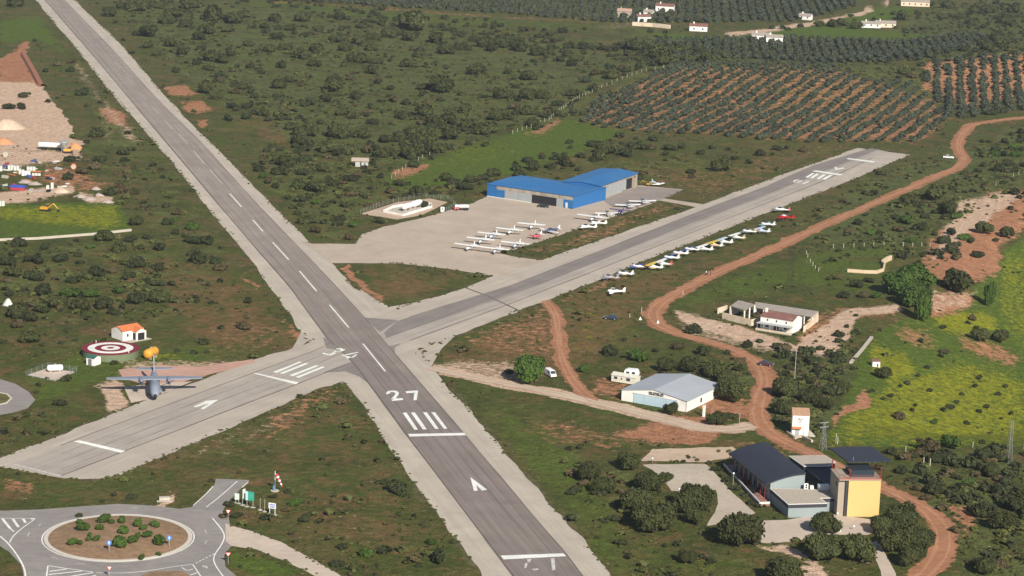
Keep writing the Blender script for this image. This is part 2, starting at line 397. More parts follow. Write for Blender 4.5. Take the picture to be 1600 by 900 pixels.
DRY = [
 ([(-5,380),(200,365),(300,470),(430,520),(300,520),(-5,520)],.35,30), ([(230,380),(380,430),(470,530),(330,560),(250,480)],.55,20),
 ([(560,415),(740,428),(720,445),(600,480)],.5,8), ([(660,560),(850,480),(1000,430),(1200,370),(1340,300),(1400,260),(1480,250),(1300,340),(1100,425),(1020,470),(900,600),(760,600)],.55,16),
 ([(0,720),(340,680),(560,600),(600,700),(730,900),(500,900),(330,740),(0,780)],.35,24), ([(75,832),(185,805),(295,832),(290,860),(185,876),(80,860)],.9,6),
 ([(940,250),(1100,316),(1330,230),(1250,225),(1100,250)],.4,16), ([(490,280),(620,300),(700,320),(560,370),(490,340)],.35,16), ([(400,170),(470,200),(450,240),(400,215)],.5,10),
 ([(700,600),(900,650),(1000,720),(1000,860),(850,760)],.3,24),([(1400,700),(1600,720),(1600,900),(1500,900),(1440,780)],.3,20),
]
SCRUB = [
 ([(150,0),(380,5),(960,70),(1060,98),(930,150),(890,185),(620,265),(480,250),(400,180),(300,140),(220,60)],.62,16), ([(1000,50),(1340,90),(1450,120),(1060,100),(950,80)],.9,12),
 ([(400,225),(620,270),(800,290),(600,310),(520,380),(400,280)],.5,14), ([(1380,270),(1600,200),(1600,330),(1450,380),(1370,400),(1200,380)],.7,16), ([(1030,340),(1200,330),(1300,390),(1100,440)],.05,12),
 ([(1060,560),(1180,560),(1160,640),(1110,590)],.6,10), ([(1210,560),(1330,530),(1330,620),(1280,690),(1220,660)],.75,12), ([(1400,700),(1620,700),(1620,960),(1500,900),(1440,780)],.55,16),
 ([(-5,365),(230,365),(360,450),(200,500),(-5,500)],.4,20), ([(1560,0),(1620,0),(1620,90),(1440,95),(1380,60),(1450,20)],.9,12),([(140,140),(250,240),(380,420),(300,400),(200,320),(120,240)],.35,14),
 ([(840,700),(980,720),(1000,800),(900,780)],.5,16),([(900,260),(1100,240),(1250,225),(1000,280)],.4,16),
]
q = np.concatenate([[4, 30, 60, 100, 150, 200, 250, 290, 320, 340, 355, 368], np.arange(380, 1400, 1.6), [1410, 1440, 1480, 1540, 1620, 1750, 2000, 2600, 4000, 8000]])
Dr = CAMZ * F / q * .985
pxs = np.concatenate([[-6000, -3500, -2200, -1400, -900, -600, -400, -250, -150, -90], np.arange(-56, 1660, 2.0), [1700, 1760, 1850, 2000, 2200, 2600, 3200, 4200, 6000, 9000]])
az = np.arctan((pxs - 800) / F)
Xg = np.outer(Dr, np.tan(az)); Yg = np.repeat(Dr[:, None], len(az), 1)
Zg = H(Xg, Yg)
PX, PY = proj(np.stack([Xg, Yg, Zg], -1))
PX = np.clip(PX, -3000, 5000); PY = np.clip(PY, -500, 3000)
jx = (fnoise(Xg, Yg, 9, 3) - .5); jy = (fnoise(Xg, Yg, 9, 11) - .5)
Sc = np.clip((PY + 400) / 900, .3, 2)
QX = PX + jx * 26 * Sc; QY = PY + jy * 12 * Sc
def mk(lst):
    o = np.zeros(PX.shape)
    for poly, s, e in lst: o = np.maximum(o, soft(QX, QY, poly, e) * s)
    return o
m_red, m_pale, m_lush, m_yel, m_dry, m_scr = map(mk, (RED, PALE, LUSH, YEL, DRY, SCRUB))
# loose earth spread beside the tracks
for t, pts in TRACKS.items():
    W3 = GH([a[0] for a in pts], [a[1] for a in pts])
    xs_, ys_ = W3[:, 0], W3[:, 1]
    k = (Xg > xs_.min()-30) & (Xg < xs_.max()+30) & (Yg > ys_.min()-30) & (Yg < ys_.max()+30)
    d = seg_dist(Xg[k] + jx[k]*3, Yg[k] + jy[k]*3, list(zip(xs_, ys_)), False)
    hw_ = np.mean([a[2] for a in pts]); v_ = np.clip(1.25 - (d - hw_ * .6) / (hw_ * .55), 0, 1.0)
    tgt = m_pale if t == 'lane' else m_red
    tgt[k] = np.maximum(tgt[k], v_)
# wheel ruts and worn verges
wheel = np.zeros(PX.shape)
for pts in ([(1232,386),(1236,410),(1230,440),(1225,452)], [(1238,386),(1241,410),(1236,440),(1231,450)], [(1160,505),(1240,520),(1330,480)]):
    wheel = np.maximum(wheel, line_mask(PX, PY, pts, 1.6))
def ring_mask(lst, e):
    o = np.zeros(PX.shape)
    for poly in lst: o = np.maximum(o, soft(QX, QY, poly, e))
    return o
verge = ring_mask([SHO_A, SHO_B, APRON], 7)
nv_, nc_ = Xg.shape
idx = np.arange(nv_ * nc_).reshape(nv_, nc_)
quads = np.stack([idx[1:, :-1], idx[1:, 1:], idx[:-1, 1:], idx[:-1, :-1]], -1).reshape(-1, 4)
gm = np_mesh('ground', np.stack([Xg, Yg, Zg], -1).reshape(-1, 3), quads, None, smooth=True)
def attr(me, name, chans):
    a = me.color_attributes.new(name, 'FLOAT_COLOR', 'POINT')
    d = np.stack([c.ravel() for c in chans], -1).astype(np.float32); a.data.foreach_set('color', d.ravel())
attr(gm, 'cover_one', (m_red, m_pale, m_lush, m_yel))
attr(gm, 'cover_two', (m_dry, m_scr, wheel, verge))

def ground_material():
    m, n, b = newmat('ground_soil_and_grass')
    L = n.links
    geo = N(n, 'ShaderNodeNewGeometry').outputs['Position']
    a1 = N(n, 'ShaderNodeAttribute', attribute_name='cover_one'); a2 = N(n, 'ShaderNodeAttribute', attribute_name='cover_two')
    s1 = N(n, 'ShaderNodeSeparateColor'); L.new(a1.outputs['Color'], s1.inputs[0])
    s2 = N(n, 'ShaderNodeSeparateColor'); L.new(a2.outputs['Color'], s2.inputs[0])
    big = noise_n(n, geo, .018, 4, .6); mid = noise_n(n, geo, .085, 5, .62, .6); sm = noise_n(n, geo, .42, 5, .7, .4)
    fine = noise_n(n, geo, 1.7, 4, .7); mid2 = noise_n(n, geo, .13, 5, .65, 1.0)
    mp = N(n, 'ShaderNodeMapping'); mp.inputs['Location'].default_value = (313, 77, 9); L.new(geo, mp.inputs['Vector'])
    mid3 = noise_n(n, mp.outputs[0], .1, 6, .68, .8); sm2 = noise_n(n, mp.outputs[0], .6, 4, .65, .3)
    def patch(mask, nz, gain=3.5, spread=1.5):
        x = math_n(n, 'MULTIPLY_ADD', math_n(n, 'SUBTRACT', nz, .5), spread, -.5)
        return math_n(n, 'MULTIPLY_ADD', math_n(n, 'ADD', mask, x), gain, .5, clamp=True)
    # base grass, green to olive
    g = mix_n(n, patch(math_n(n, 'MULTIPLY', big, 1.0), mid, 3), (.056, .068, .018), (.108, .096, .032))
    gr = noise_n(n, geo, .045, 5, .6, .5)
    g = mix_n(n, patch(math_n(n, 'ADD', 0.47, 0.0), gr, 3, 1.6), g, (.070, .088, .020))
    g = mix_n(n, patch(math_n(n, 'ADD', 0.36, 0.0), mid3, 4), g, (.150, .092, .042))       # bare brownish patches
    g = mix_n(n, patch(math_n(n, 'ADD', 0.30, 0.0), sm2, 5), g, (.034, .052, .013))
    g = mix_n(n, patch(s2.outputs[0], mid2, 3, 1.7), g, (.155, .098, .042))        # dry
    g = mix_n(n, patch(math_n(n, 'MULTIPLY', s2.outputs[1], .9), mid, 2.6, 3.0), g, (.104, .124, .036))
    g = mix_n(n, patch(math_n(n, 'MULTIPLY', s2.outputs[1], .62), sm2, 3, 2.4), g, (.060, .072, .025))          # grey scrub
    g = mix_n(n, patch(s1.outputs[2], mid3, 3, 1.2), g, (.080, .118, .018))         # lush
    y = mix_n(n, sm, (.140, .165, .012), (.27, .26, .018))
    g = mix_n(n, patch(math_n(n, 'MULTIPLY', a1.outputs['Alpha'], .75), sm2, 3, 2.2), g, y)
    red = mix_n(n, mid2, (.25, .105, .050), (.46, .24, .14))
    g = mix_n(n, patch(s1.outputs[0], sm, 3, 1.9), g, red)
    pal = mix_n(n, mid, (.47, .31, .21), (.64, .48, .36))
    g = mix_n(n, patch(s1.outputs[1], sm2, 3, 1.3), g, pal)
    vg = mix_n(n, sm, (.07, .078, .034), (.17, .125, .075))
    g = mix_n(n, math_n(n, 'MULTIPLY', patch(a2.outputs['Alpha'], sm2, 3, 1.6), .8), g, vg)
    g = mix_n(n, math_n(n, 'MULTIPLY', s2.outputs[2], .6), g, (.06, .055, .03))
    # sprinkled pale stones
    vo = N(n, 'ShaderNodeTexVoronoi'); vo.inputs['Scale'].default_value = .35; L.new(geo, vo.inputs['Vector'])
    st = math_n(n, 'LESS_THAN', vo.outputs['Distance'], .10)
    st = math_n(n, 'MULTIPLY', st, math_n(n, 'GREATER_THAN', mid3, .53))
    g = mix_n(n, math_n(n, 'MULTIPLY', st, .75), g, (.40, .34, .26))
    f = math_n(n, 'MULTIPLY_ADD', fine, 1.8, .1); g = mix_n(n, 1.0, g, f, 'MULTIPLY')
    f = math_n(n, 'MULTIPLY_ADD', sm, 1.5, .25); g = mix_n(n, 1.0, g, f, 'MULTIPLY')
    L.new(g, b.inputs['Base Color']); b.inputs['Roughness'].default_value = .95; b.inputs['Specular IOR Level'].default_value = .1
    hgt = math_n(n, 'MULTIPLY_ADD', sm, 1.2, math_n(n, 'MULTIPLY', fine, .5))
    bp = N(n, 'ShaderNodeBump'); bp.inputs['Strength'].default_value = .8; bp.inputs['Distance'].default_value = 1.0
    L.new(hgt, bp.inputs['Height']); L.new(bp.outputs[0], b.inputs['Normal'])
    return m
gm.materials.append(ground_material())
ground = bpy.data.objects.new('ground', gm); col.objects.link(ground); tag(ground, kind='structure')

# ------------------------------------------------------------------ paving materials
def pave(name, rgb, rgb2, ang=0.0, streak=.06, grain=.5, stain=(.1, .09, .08), stain_amt=.4, grass=0.0, stain_s=.06):
    m, n, b = newmat(name); L = n.links
    geo = N(n, 'ShaderNodeNewGeometry').outputs['Position']
    mp = N(n, 'ShaderNodeMapping'); mp.inputs['Rotation'].default_value = (0, 0, ang); mp.inputs['Scale'].default_value = (1, 1, 1)
    L.new(geo, mp.inputs['Vector'])
    mp2 = N(n, 'ShaderNodeMapping'); mp2.inputs['Scale'].default_value = (streak, 1.2, 1); L.new(mp.outputs[0], mp2.inputs['Vector'])
    st = noise_n(n, mp2.outputs[0], .55, 5, .65); bl = noise_n(n, geo, .09, 5, .6, .4); fi = noise_n(n, geo, 1.6, 4, .75)
    c = mix_n(n, math_n(n, 'MULTIPLY_ADD', math_n(n, 'SUBTRACT', st, .5), 3.0, .5, clamp=True), rgb, rgb2)
    c = mix_n(n, 1.0, c, math_n(n, 'MULTIPLY_ADD', bl, .5, .75), 'MULTIPLY')
    c = mix_n(n, 1.0, c, math_n(n, 'MULTIPLY_ADD', fi, grain, 1 - grain / 2), 'MULTIPLY')
    s = noise_n(n, geo, stain_s, 6, .7, 1.5)
    c = mix_n(n, math_n(n, 'MULTIPLY', math_n(n, 'SUBTRACT', s, .58, clamp=True), stain_amt * 6, clamp=True), c, stain)
    if grass:
        gg = noise_n(n, geo, .5, 5, .7); gg = math_n(n, 'MULTIPLY', math_n(n, 'SUBTRACT', gg, .62, clamp=True), grass * 10, clamp=True)
        c = mix_n(n, gg, c, (.09, .095, .045))
    L.new(c, b.inputs['Base Color']); b.inputs['Roughness'].default_value = .9; b.inputs['Specular IOR Level'].default_value = .15
    return m
dA = (G(602,580) - G(302,236)); angA = math.atan2(dA[1], dA[0])
dB = (G(1200,300) - G(400,600)); angB = math.atan2(dB[1], dB[0])
conc_a = pave('pale_concrete_a', (.40,.355,.30), (.47,.42,.35), -angA, .05, .35, (.27,.23,.18), .25, .12)
conc_b = pave('pale_concrete_b', (.38,.335,.285), (.45,.40,.34), -angB, .05, .35, (.25,.21,.17), .3, .10)
conc_ap = pave('apron_concrete', (.405,.335,.27), (.45,.38,.31), 0, .6, .3, (.26,.21,.17), .22, .04)
asp_a = pave('worn_asphalt_a', (.185,.160,.150), (.245,.220,.205), -angA, .03, .35, (.12,.105,.10), .35)
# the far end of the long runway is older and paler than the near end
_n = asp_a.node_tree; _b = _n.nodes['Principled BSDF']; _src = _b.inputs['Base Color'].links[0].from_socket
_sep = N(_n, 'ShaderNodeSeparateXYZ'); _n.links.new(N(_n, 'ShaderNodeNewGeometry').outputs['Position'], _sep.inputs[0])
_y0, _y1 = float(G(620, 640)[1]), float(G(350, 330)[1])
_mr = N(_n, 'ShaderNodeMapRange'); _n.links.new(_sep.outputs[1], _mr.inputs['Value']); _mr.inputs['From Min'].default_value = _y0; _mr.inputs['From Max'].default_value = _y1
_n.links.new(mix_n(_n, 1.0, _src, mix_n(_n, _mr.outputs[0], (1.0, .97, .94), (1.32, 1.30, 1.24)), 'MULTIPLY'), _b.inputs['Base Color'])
asp_b = pave('worn_asphalt_b', (.335,.30,.265), (.40,.36,.315), -angB, .03, .35, (.2,.18,.16), .3)
asp_bd = pave('resurfaced_asphalt', (.20,.175,.165), (.245,.22,.205), -angB, .03, .35, (.15,.13,.12), .3)
road_m = pave('road_asphalt', (.23,.21,.20), (.29,.265,.25), 0, .5, .3, (.16,.145,.14), .3)
paint = pave('white_paint', (.66,.68,.64), (.80,.81,.77), 0, 1, .5, (.45,.45,.42), .5)
paint_old = pave('worn_paint', (.42,.41,.39), (.62,.62,.59), 0, 1, .6, (.3,.28,.26), .8)
seam_m = pave('seam_tar', (.13,.11,.10), (.17,.15,.135), 0, 1, .4, (.1,.09,.08), .2)
track_m = pave('red_dirt', (.29,.130,.066), (.38,.195,.110), 0, .5, .5, (.28,.13,.08), .4)
lane_m = pave('pale_dirt', (.42,.31,.225), (.50,.395,.305), 0, .4, .5, (.40,.24,.16), .5, .3)
rut_m = pave('packed_red_dirt', (.36,.175,.095), (.44,.24,.15), 0, .5, .4, (.36,.17,.10), .5)
rut_pale = pave('packed_pale_dirt', (.50,.40,.31), (.57,.47,.38), 0, .5, .4, (.42,.28,.2), .4)
gravel_m = pave('gravel', (.40,.34,.27), (.47,.41,.34), 0, .9, .6, (.3,.25,.2), .25)
slab_m = pave('pinkish_slab', (.46,.38,.31), (.52,.44,.37), 0, .9, .3, (.3,.26,.2), .2, .05)
pink_m = pave('pink_earth_slab', (.44,.25,.20), (.50,.33,.26), 0, .5, .4, (.35,.3,.25), .4, .15)

sheet('runway_shoulder', SHO_A, .02, conc_a, rough=.28, seed=2)
sheet('runway_shoulder', SHO_B, .04, conc_b, rough=.28, seed=3)
sheet('apron', APRON, .06, conc_ap, rough=.12, seed=4)
sheet('apron', GREY_APRON, .08, pave('grey_apron', (.25,.215,.195), (.30,.26,.24), 0, .6, .3), seed=5)
sheet('taxiway', TAXI2, .07, conc_ap)
# fillets where the shoulders meet
for k, fl in enumerate(([(470,518),(482,532),(472,541),(455,547),(463,535)], [(655,546),(648,556),(672,574),(690,545),(712,524),(670,536)],
           [(532,598),(545,596),(560,622),(552,606),(540,600)], [(560,450),(590,486),(604,488),(650,472),(600,481),(590,470)])):
    sheet('runway_shoulder', fl, .045 + .002 * k, conc_b, rough=.1, seed=20 + k)
rwA = sheet('runway', ASP_A, .12, asp_a)
rwB = sheet('runway', ASP_B, .09, asp_b)
sheet('dark_lane', DARK_B, .10, asp_bd, parent=rwB)
for k, fl in enumerate(([(505,527),(514,531),(529,547),(510,544)], [(505,582),(552,564),(580,602),(562,588),(540,580)],
           [(566,494),(570,496),(622,500),(594,519)], [(606,541),(628,536),(617,543),(617,556)])):
    sheet('flare', fl, .093 + .001 * k, asp_bd, parent=rwB)
# dark joints along the lanes
def lerp_chain(A, B, t, n=60):
    def rs(c):
        c = np.array(c, float); d = np.r_[0, np.cumsum(np.hypot(*np.diff(c, axis=0).T))]; u = np.linspace(0, d[-1], n)
        return np.stack([np.interp(u, d, c[:, 0]), np.interp(u, d, c[:, 1])], -1)
    a, b = rs(A), rs(B); return a * (1 - t) + b * t
def ribbon(name, pts_w, half, z, material, parent=None, kind='structure', jit=0.0, seed=0, follow=False, closed=False):
    P = np.array([[p[0], p[1]] for p in pts_w], float); n = len(P)
    if closed: T = np.roll(P, -1, 0) - np.roll(P, 1, 0)
    else: T = np.gradient(P, axis=0)
    T /= np.linalg.norm(T, axis=1)[:, None] + 1e-9
    Nn = np.stack([-T[:, 1], T[:, 0]], -1)
    hw = np.broadcast_to(np.asarray(half, float), (n,))
    r2 = np.random.default_rng(seed)
    def jn():
        j = r2.normal(0, 1, n); j = (j + np.roll(j, 1) + np.roll(j, -1)) / 2; return j * jit
    A = P + Nn * (hw + jn())[:, None]; B = P - Nn * (hw + jn())[:, None]
    if follow: C = (A + B) / 2; rows = [A, A * .5 + C * .5, C, C * .5 + B * .5, B]
    else: rows = [A, B]
    v = []
    for row in rows:
        zz = H(row[:, 0], row[:, 1]) + z if follow else np.full(n, z)
        v += [(row[i, 0], row[i, 1], zz[i]) for i in range(n)]
    f = []
    for k in range(len(rows) - 1):
        for i in range(n if closed else n - 1):
            j = (i + 1) % n
            f.append((k*n+i, (k+1)*n+i, (k+1)*n+j, k*n+j))
    o = mesh_obj(name, v, f, material, parent)
    if parent is None and kind: o['kind'] = kind
    return o
half = len(ASP_A) // 2
LA, RA = ASP_A[:14], ASP_A[14:][::-1]
def chain_world(c): return np.array([G(p[0], p[1])[:2] for p in c])
# chains matched by image row so that the joints stay parallel to the edges
def rowpt(ch, y):
    c = sorted(ch, key=lambda p: p[1]); return float(np.interp(y, [p[1] for p in c], [p[0] for p in c]))
ysA = np.linspace(-60, 955, 70)
for t, hw in ((.0, .18), (.22, .09), (.42, .05), (.63, .10), (.80, .07), (1.0, .15)):
    c = [(rowpt(LA, y) * (1 - t) + rowpt(RA, y) * t, y) for y in ysA]
    ribbon('joint', chain_world(c), hw, .128 + .001 * t, seam_m, rwA, jit=.05, seed=int(t * 100))
UB, LB = ASP_B[:13], ASP_B[13:][::-1]
def colpt(ch, x):
    c = sorted(ch); return float(np.interp(x, [p[0] for p in c], [p[1] for p in c]))
for (x0, x1) in ((95, 540), (640, 1362)):
    for t, hw in ((0, .12), (.28, .07), (.55, .09), (.80, .06), (1.0, .2)):
        xs_ = np.linspace(x0, x1, 50)
        c = [(x, colpt(UB, x) * (1 - t) + colpt(LB, x) * t) for x in xs_]
        ribbon('joint', chain_world(c), hw, .104 + .001 * t, seam_m, rwB, jit=.05, seed=int(t * 100) + x0)
ribbon('joint', chain_world([(725,449),(760,462),(812,486)]), .35, .107, seam_m, rwB, jit=.1)
# ------------------------------------------------------------------ painted runway markings (each a part of its runway)
def mark(quads, parent, name='marking', m=None, z=.135):
    b = MB()
    for qd in quads:
        p = [G(x, y, z) for x, y in qd]
        ar = sum(p[i][0]*p[(i+1)%len(p)][1]-p[(i+1)%len(p)][0]*p[i][1] for i in range(len(p)))
        if ar < 0: p = p[::-1]
        b.add(p, [tuple(range(len(p)))])
    return b.build(name, m or paint, parent)
def zc(x0, y0, s, pts): return [(x0 + x / s, y0 + y / s) for x, y in pts]
C_ = lambda pts: zc(400, 450, 4, pts)
D_ = lambda pts: zc(400, 675, 4, pts)
E_ = lambda pts: zc(1200, 225, 4, pts)
mark([C_([(813,655),(822,646),(845,641),(870,641),(886,646),(893,655),(872,660),(866,653),(850,650),(838,653),(834,661),(815,664)]), C_([(872,660),(893,655),(890,667),(872,690),(850,697),(846,690),(864,674)]), C_([(846,692),(916,688),(921,699),(850,706)])], rwA, 'digit_two')
mark([C_([(935,645),(1012,640),(1012,652),(940,658)]), C_([(990,652),(1012,652),(1004,700),(984,702)])], rwA, 'digit_seven')
for qd in ([(917,780),(940,778),(1013,885),(990,886)], [(968,778),(992,777),(1068,883),(1043,884)], [(1043,777),(1067,776),(1143,880),(1120,881)], [(1095,776),(1118,775),(1196,878),(1175,880)]):
    mark([C_(qd)], rwA, 'threshold_stripe')
mark([D_([(950,12),(1300,5),(1312,20),(960,28)])], rwA, 'threshold_bar')
mark([D_([(1340,282),(1445,360),(1412,366),(1376,330)]), D_([(1340,282),(1376,330),(1386,368),(1362,368)])], rwA, 'arrow')
mark([[(782,868),(880,864.5),(885,869),(787,874)]], rwA, 'threshold_bar')
F_ = lambda pts: zc(800, 675, 4, pts)
mark([F_([(243,790),(265,788),(272,862),(250,865)])], rwA, 'faint_digit', paint_old)
mark([F_([(95,795),(120,793),(115,812),(98,815)]), F_([(80,822),(98,818),(90,848),(78,850)]), F_([(125,855),(165,852),(165,862),(135,865)])], rwA, 'faint_digit', paint_old)
for a, b_ in (((602,581),(567,537.5)), ((545,512.5),(515,477)), ((495,456),(468,424)), ((451,406),(426,379)), ((411,362),(395,344)), ((377.5,324),(359,303)), ((347.5,287.5),(327.5,265)),
              ((319,256),(302.5,236)), ((294,225),(279,209)), ((270,202),(258,190)), ((247,177),(236,165)), ((229,156),(218,145)), ((208,131),(198,121)), ((188,108),(178,97))):
    far_ = a[1] < 300
    ribbon('centre_dash', np.array([G(*a)[:2], G(*b_)[:2]]), .10 if a[1] < 215 else .15 if far_ else .22, .136, paint_old if far_ else paint, rwA)
Lb = .112
for qd in ([(105,525),(270,460),(288,463),(130,530)], [(145,533),(310,468),(328,472),(170,537)], [(207,545),(375,482),(392,486),(232,551)], [(245,556),(415,490),(432,494),(270,561)]):
    mark([C_(qd)], rwB, 'threshold_stripe', z=Lb)
mark([[(395,583.2),(400,582.8),(467,597.5),(462,600.5)]], rwB, 'threshold_bar', z=Lb)
g3 = lambda pts: zc(500, 535, 22.86, pts)
mark([g3([(85,385),(110,365),(350,425),(390,460),(340,465),(90,410)]), g3([(350,425),(480,360),(560,340),(620,360),(560,395),(390,460)]), g3([(480,295),(530,290),(640,350),(600,385),(520,345)]), g3([(600,320),(740,290),(900,235),(915,250),(800,315),(620,325)]), g3([(560,240),(620,205),(780,210),(850,250),(740,290),(700,240)])], rwB, 'digit_three', z=.14)
mark([g3([(770,460),(820,445),(1010,490),(1170,540),(1110,555),(960,525)]), g3([(820,445),(1360,340),(1380,360),(1010,445)]), g3([(1100,540),(1290,420),(1330,440),(1180,545)]), g3([(930,555),(960,530),(1040,545),(1000,590)])], rwB, 'digit_four', z=.1405)
mark([zc(0,450,4,[(1208,742),(1222,746),(1310,720),(1365,698),(1290,705)]), zc(0,450,4,[(1365,698),(1275,757),(1252,754),(1310,720)])], rwB, 'arrow', z=Lb)
mark([zc(0,675,4,[(460,58),(500,52),(785,118),(755,130)])], rwB, 'threshold_bar', z=Lb)
mark([[(20,725.5),(24,725),(96,743),(94,744.5)]], rwB, 'end_line', paint_old, Lb)
mark([E_([(488,93),(505,88),(672,109),(655,116)])], rwB, 'threshold_bar', z=Lb)
mark([E_([(275,170),(300,165),(468,189),(450,197)])], rwB, 'threshold_bar', z=Lb)
mark([E_([(412,143),(428,143),(442,153),(425,163)]), E_([(436,152),(470,147),(480,153),(430,162)])], rwB, 'arrow', z=Lb)
for qd in ([(232,208),(275,182),(292,183),(250,211)], [(260,211),(303,184),(320,186),(278,215)], [(303,217),(345,190),(362,192),(318,220)], [(338,220),(385,193),(404,195),(358,223)]):
    mark([E_(qd)], rwB, 'threshold_stripe', z=Lb)
e6 = lambda pts: zc(1230, 260, 22.5, pts)
mark([e6([(225,500),(300,470),(430,475),(420,495),(320,495),(250,525)]), e6([(225,500),(250,525),(230,570),(215,545)]), e6([(230,555),(380,565),(540,505),(500,490),(370,545),(250,540)])], rwB, 'digit_six', z=Lb)
mark([e6([(530,600),(740,515),(775,520),(770,545),(580,620),(560,620)])], rwB, 'digit_one', z=Lb)

# ------------------------------------------------------------------ roads, roundabout, pads, tracks
sheet('road', ROAD_W, .03, road_m, rough=.04, seed=31)
sheet('path', PATH_E, .035, slab_m, rough=.12, seed=32)
sheet('road', LOOP, .03, road_m, rough=.05, seed=33)
sheet('traffic_island', [(-30,614),(-5,613),(10,616),(16,622),(10,628),(-5,632),(-30,632)], .14, ground.data.materials[0], thick=.12)
sheet('kerb', [(-32,612.5),(-5,611.5),(12,615),(19,622),(12,629.5),(-5,633.5),(-32,633.5)], .10, mat('kerb_concrete', (.55,.51,.45), .9, .1, .8), thick=.09)
sheet('car_park', LOT, .03, gravel_m, rough=.15, seed=34)
sheet('paved_yard', YARD, .034, slab_m, rough=.08, seed=35)
sheet('path', FOOTWAY, .038, slab_m, rough=.05, seed=36)
sheet('paving', SLAB_STRIP, .036, lane_m, rough=.3, seed=37)
sheet('concrete_pad', PAD_RED, .05, pink_m, rough=.2, seed=38)
sheet('concrete_pad', PAD_C212, .055, slab_m, rough=.02, seed=39)
sheet('concrete_pad', PAD_LPG, .03, slab_m, rough=.02, seed=40)
sheet('concrete_pad', PAD_FUEL, .03, lane_m, rough=.15, seed=41)
for k, (nm, pts) in enumerate(TRACKS.items()):
    p = GH([a[0] for a in pts], [a[1] for a in pts])
    d = np.r_[0, np.cumsum(np.hypot(*np.diff(p[:, :2], axis=0).T))]
    # smooth spline by repeated corner cutting
    c = np.c_[p[:, :2], [a[2] for a in pts]]
    for _ in range(3):
        c = np.vstack([c[:1], np.vstack([np.stack([c[i] * .75 + c[i+1] * .25, c[i] * .25 + c[i+1] * .75]) for i in range(len(c) - 1)]), c[-1:]])
    d = np.r_[0, np.cumsum(np.hypot(*np.diff(c[:, :2], axis=0).T))]; u = np.arange(0, d[-1], 1.6)
    c = np.stack([np.interp(u, d, c[:, i]) for i in range(3)], -1)
    TR = c
    ribbon('dirt_track', c[:, :2], c[:, 2] * .70, .05 + .012 * k, lane_m if nm == 'lane' else track_m, jit=.42, seed=50 + k, follow=True)
    T_ = np.gradient(c[:, :2], axis=0); T_ /= np.linalg.norm(T_, axis=1)[:, None] + 1e-9; N_ = np.stack([-T_[:, 1], T_[:, 0]], -1)
    for s_ in (-1, 1):
        off = (c[:, 2] * .30)[:, None] * s_ + .25 * np.sin(u / 17 + s_)[:, None]
        ribbon('wheel_rut', c[:, :2] + N_ * off, .34, .075 + .012 * k + .002 * s_, rut_pale if nm == 'lane' else rut_m, jit=.16, seed=90 + k + s_, follow=True)
    TRACKS[nm] = (pts, c)
rc = G(185, 840); rr = float(np.linalg.norm(G(301, 840) - G(69, 840))) / 2
RC = Vector((rc[0], rc[1], 0))
def ring(name, r0, r1, z, m, n=96, parent=None, a0=0, a1=2*math.pi, kind='structure', top=None):
    b = MB(); v = []
    full = abs(a1 - a0 - 2*math.pi) < 1e-6; k = n if full else n + 1
    for i in range(k):
        t = a0 + (a1 - a0) * i / n; v += [(RC.x + r0*math.cos(t), RC.y + r0*math.sin(t), z), (RC.x + r1*math.cos(t), RC.y + r1*math.sin(t), z)]
    f = [(2*i, 2*i+1, (2*i+3) % len(v), (2*i+2) % len(v)) for i in range(n)]
    b.add(v, f); o = b.build(name, m, parent)
    if parent is None: o['kind'] = kind
    return o
kerb_m = mat('kerb_concrete', (.55,.51,.45), .9, .1, .8)
b = MB()
for i in range(96):
    t0, t1 = 2*math.pi*i/96, 2*math.pi*(i+1)/96
    q_ = [(RC.x + r*math.cos(t), RC.y + r*math.sin(t)) for r, t in ((rr-.9, t0), (rr, t0), (rr, t1), (rr-.9, t1))]
    b.prism(q_, .0, .16)
tag(b.build('kerb', kerb_m), kind='structure')
b = MB(); nn = 64
prof = [(rr-.9, .14), (rr-4, .45), (rr-8, .8), (rr-12, 1.0)]
v = [(RC.x + r*math.cos(2*math.pi*i/nn), RC.y + r*math.sin(2*math.pi*i/nn), z) for r, z in prof for i in range(nn)] + [(RC.x, RC.y, 1.05)]
f = [(k*nn+i, k*nn+(i+1)%nn, (k+1)*nn+(i+1)%nn, (k+1)*nn+i) for k in range(3) for i in range(nn)] + [(3*nn+i, 3*nn+(i+1)%nn, 4*nn) for i in range(nn)]
island_m = pave('island_soil', (.19,.13,.08), (.30,.19,.115), 0, .8, 1.0, (.13,.105,.05), .9, 1.2, stain_s=.35)
tag(b.add(v, f).build('roundabout_island', island_m, smooth=True), kind='structure')
def ISZ(x, y):
    r = math.hypot(x - RC.x, y - RC.y); return float(np.interp(r, [0, rr-12, rr-8, rr-4, rr-.9, rr, rr+.1], [1.05, 1.0, .8, .45, .14, .14, 0]))
ring('road_line', rr+.25, rr+.5, .045, paint, kind='structure')
def line_px(pts, hw=.14, z=.045, m=None, name='road_line'):
    c = np.array([G(*p)[:2] for p in pts])
    if len(c) > 2:
        for _ in range(2): c = np.vstack([c[:1], np.vstack([np.stack([c[i]*.75+c[i+1]*.25, c[i]*.25+c[i+1]*.75]) for i in range(len(c)-1)]), c[-1:]])
    ribbon(name, c, hw, z, m or paint)
line_px([(332,810),(345,825),(352,838),(346,852),(334,868),(334,880),(348,900),(370,930)])
line_px([(0,838),(14,850),(30,872),(39,890),(40,905),(36,950)], .17)
line_px([(15,848),(20,838),(35,825),(55,811)], .13); line_px([(0,810),(55,810)], .12)
for a, b_ in (((4,811),(16,826)), ((20,811),(29,824)), ((36,811),(40,817)), ((48,811),(55,811))): line_px([a, b_], .3)
line_px([(16,826),(22,831)], .15)
line_px([(75,884),(72,905),(68,950)], .14); line_px([(75,884),(100,888),(145,894)], .14)
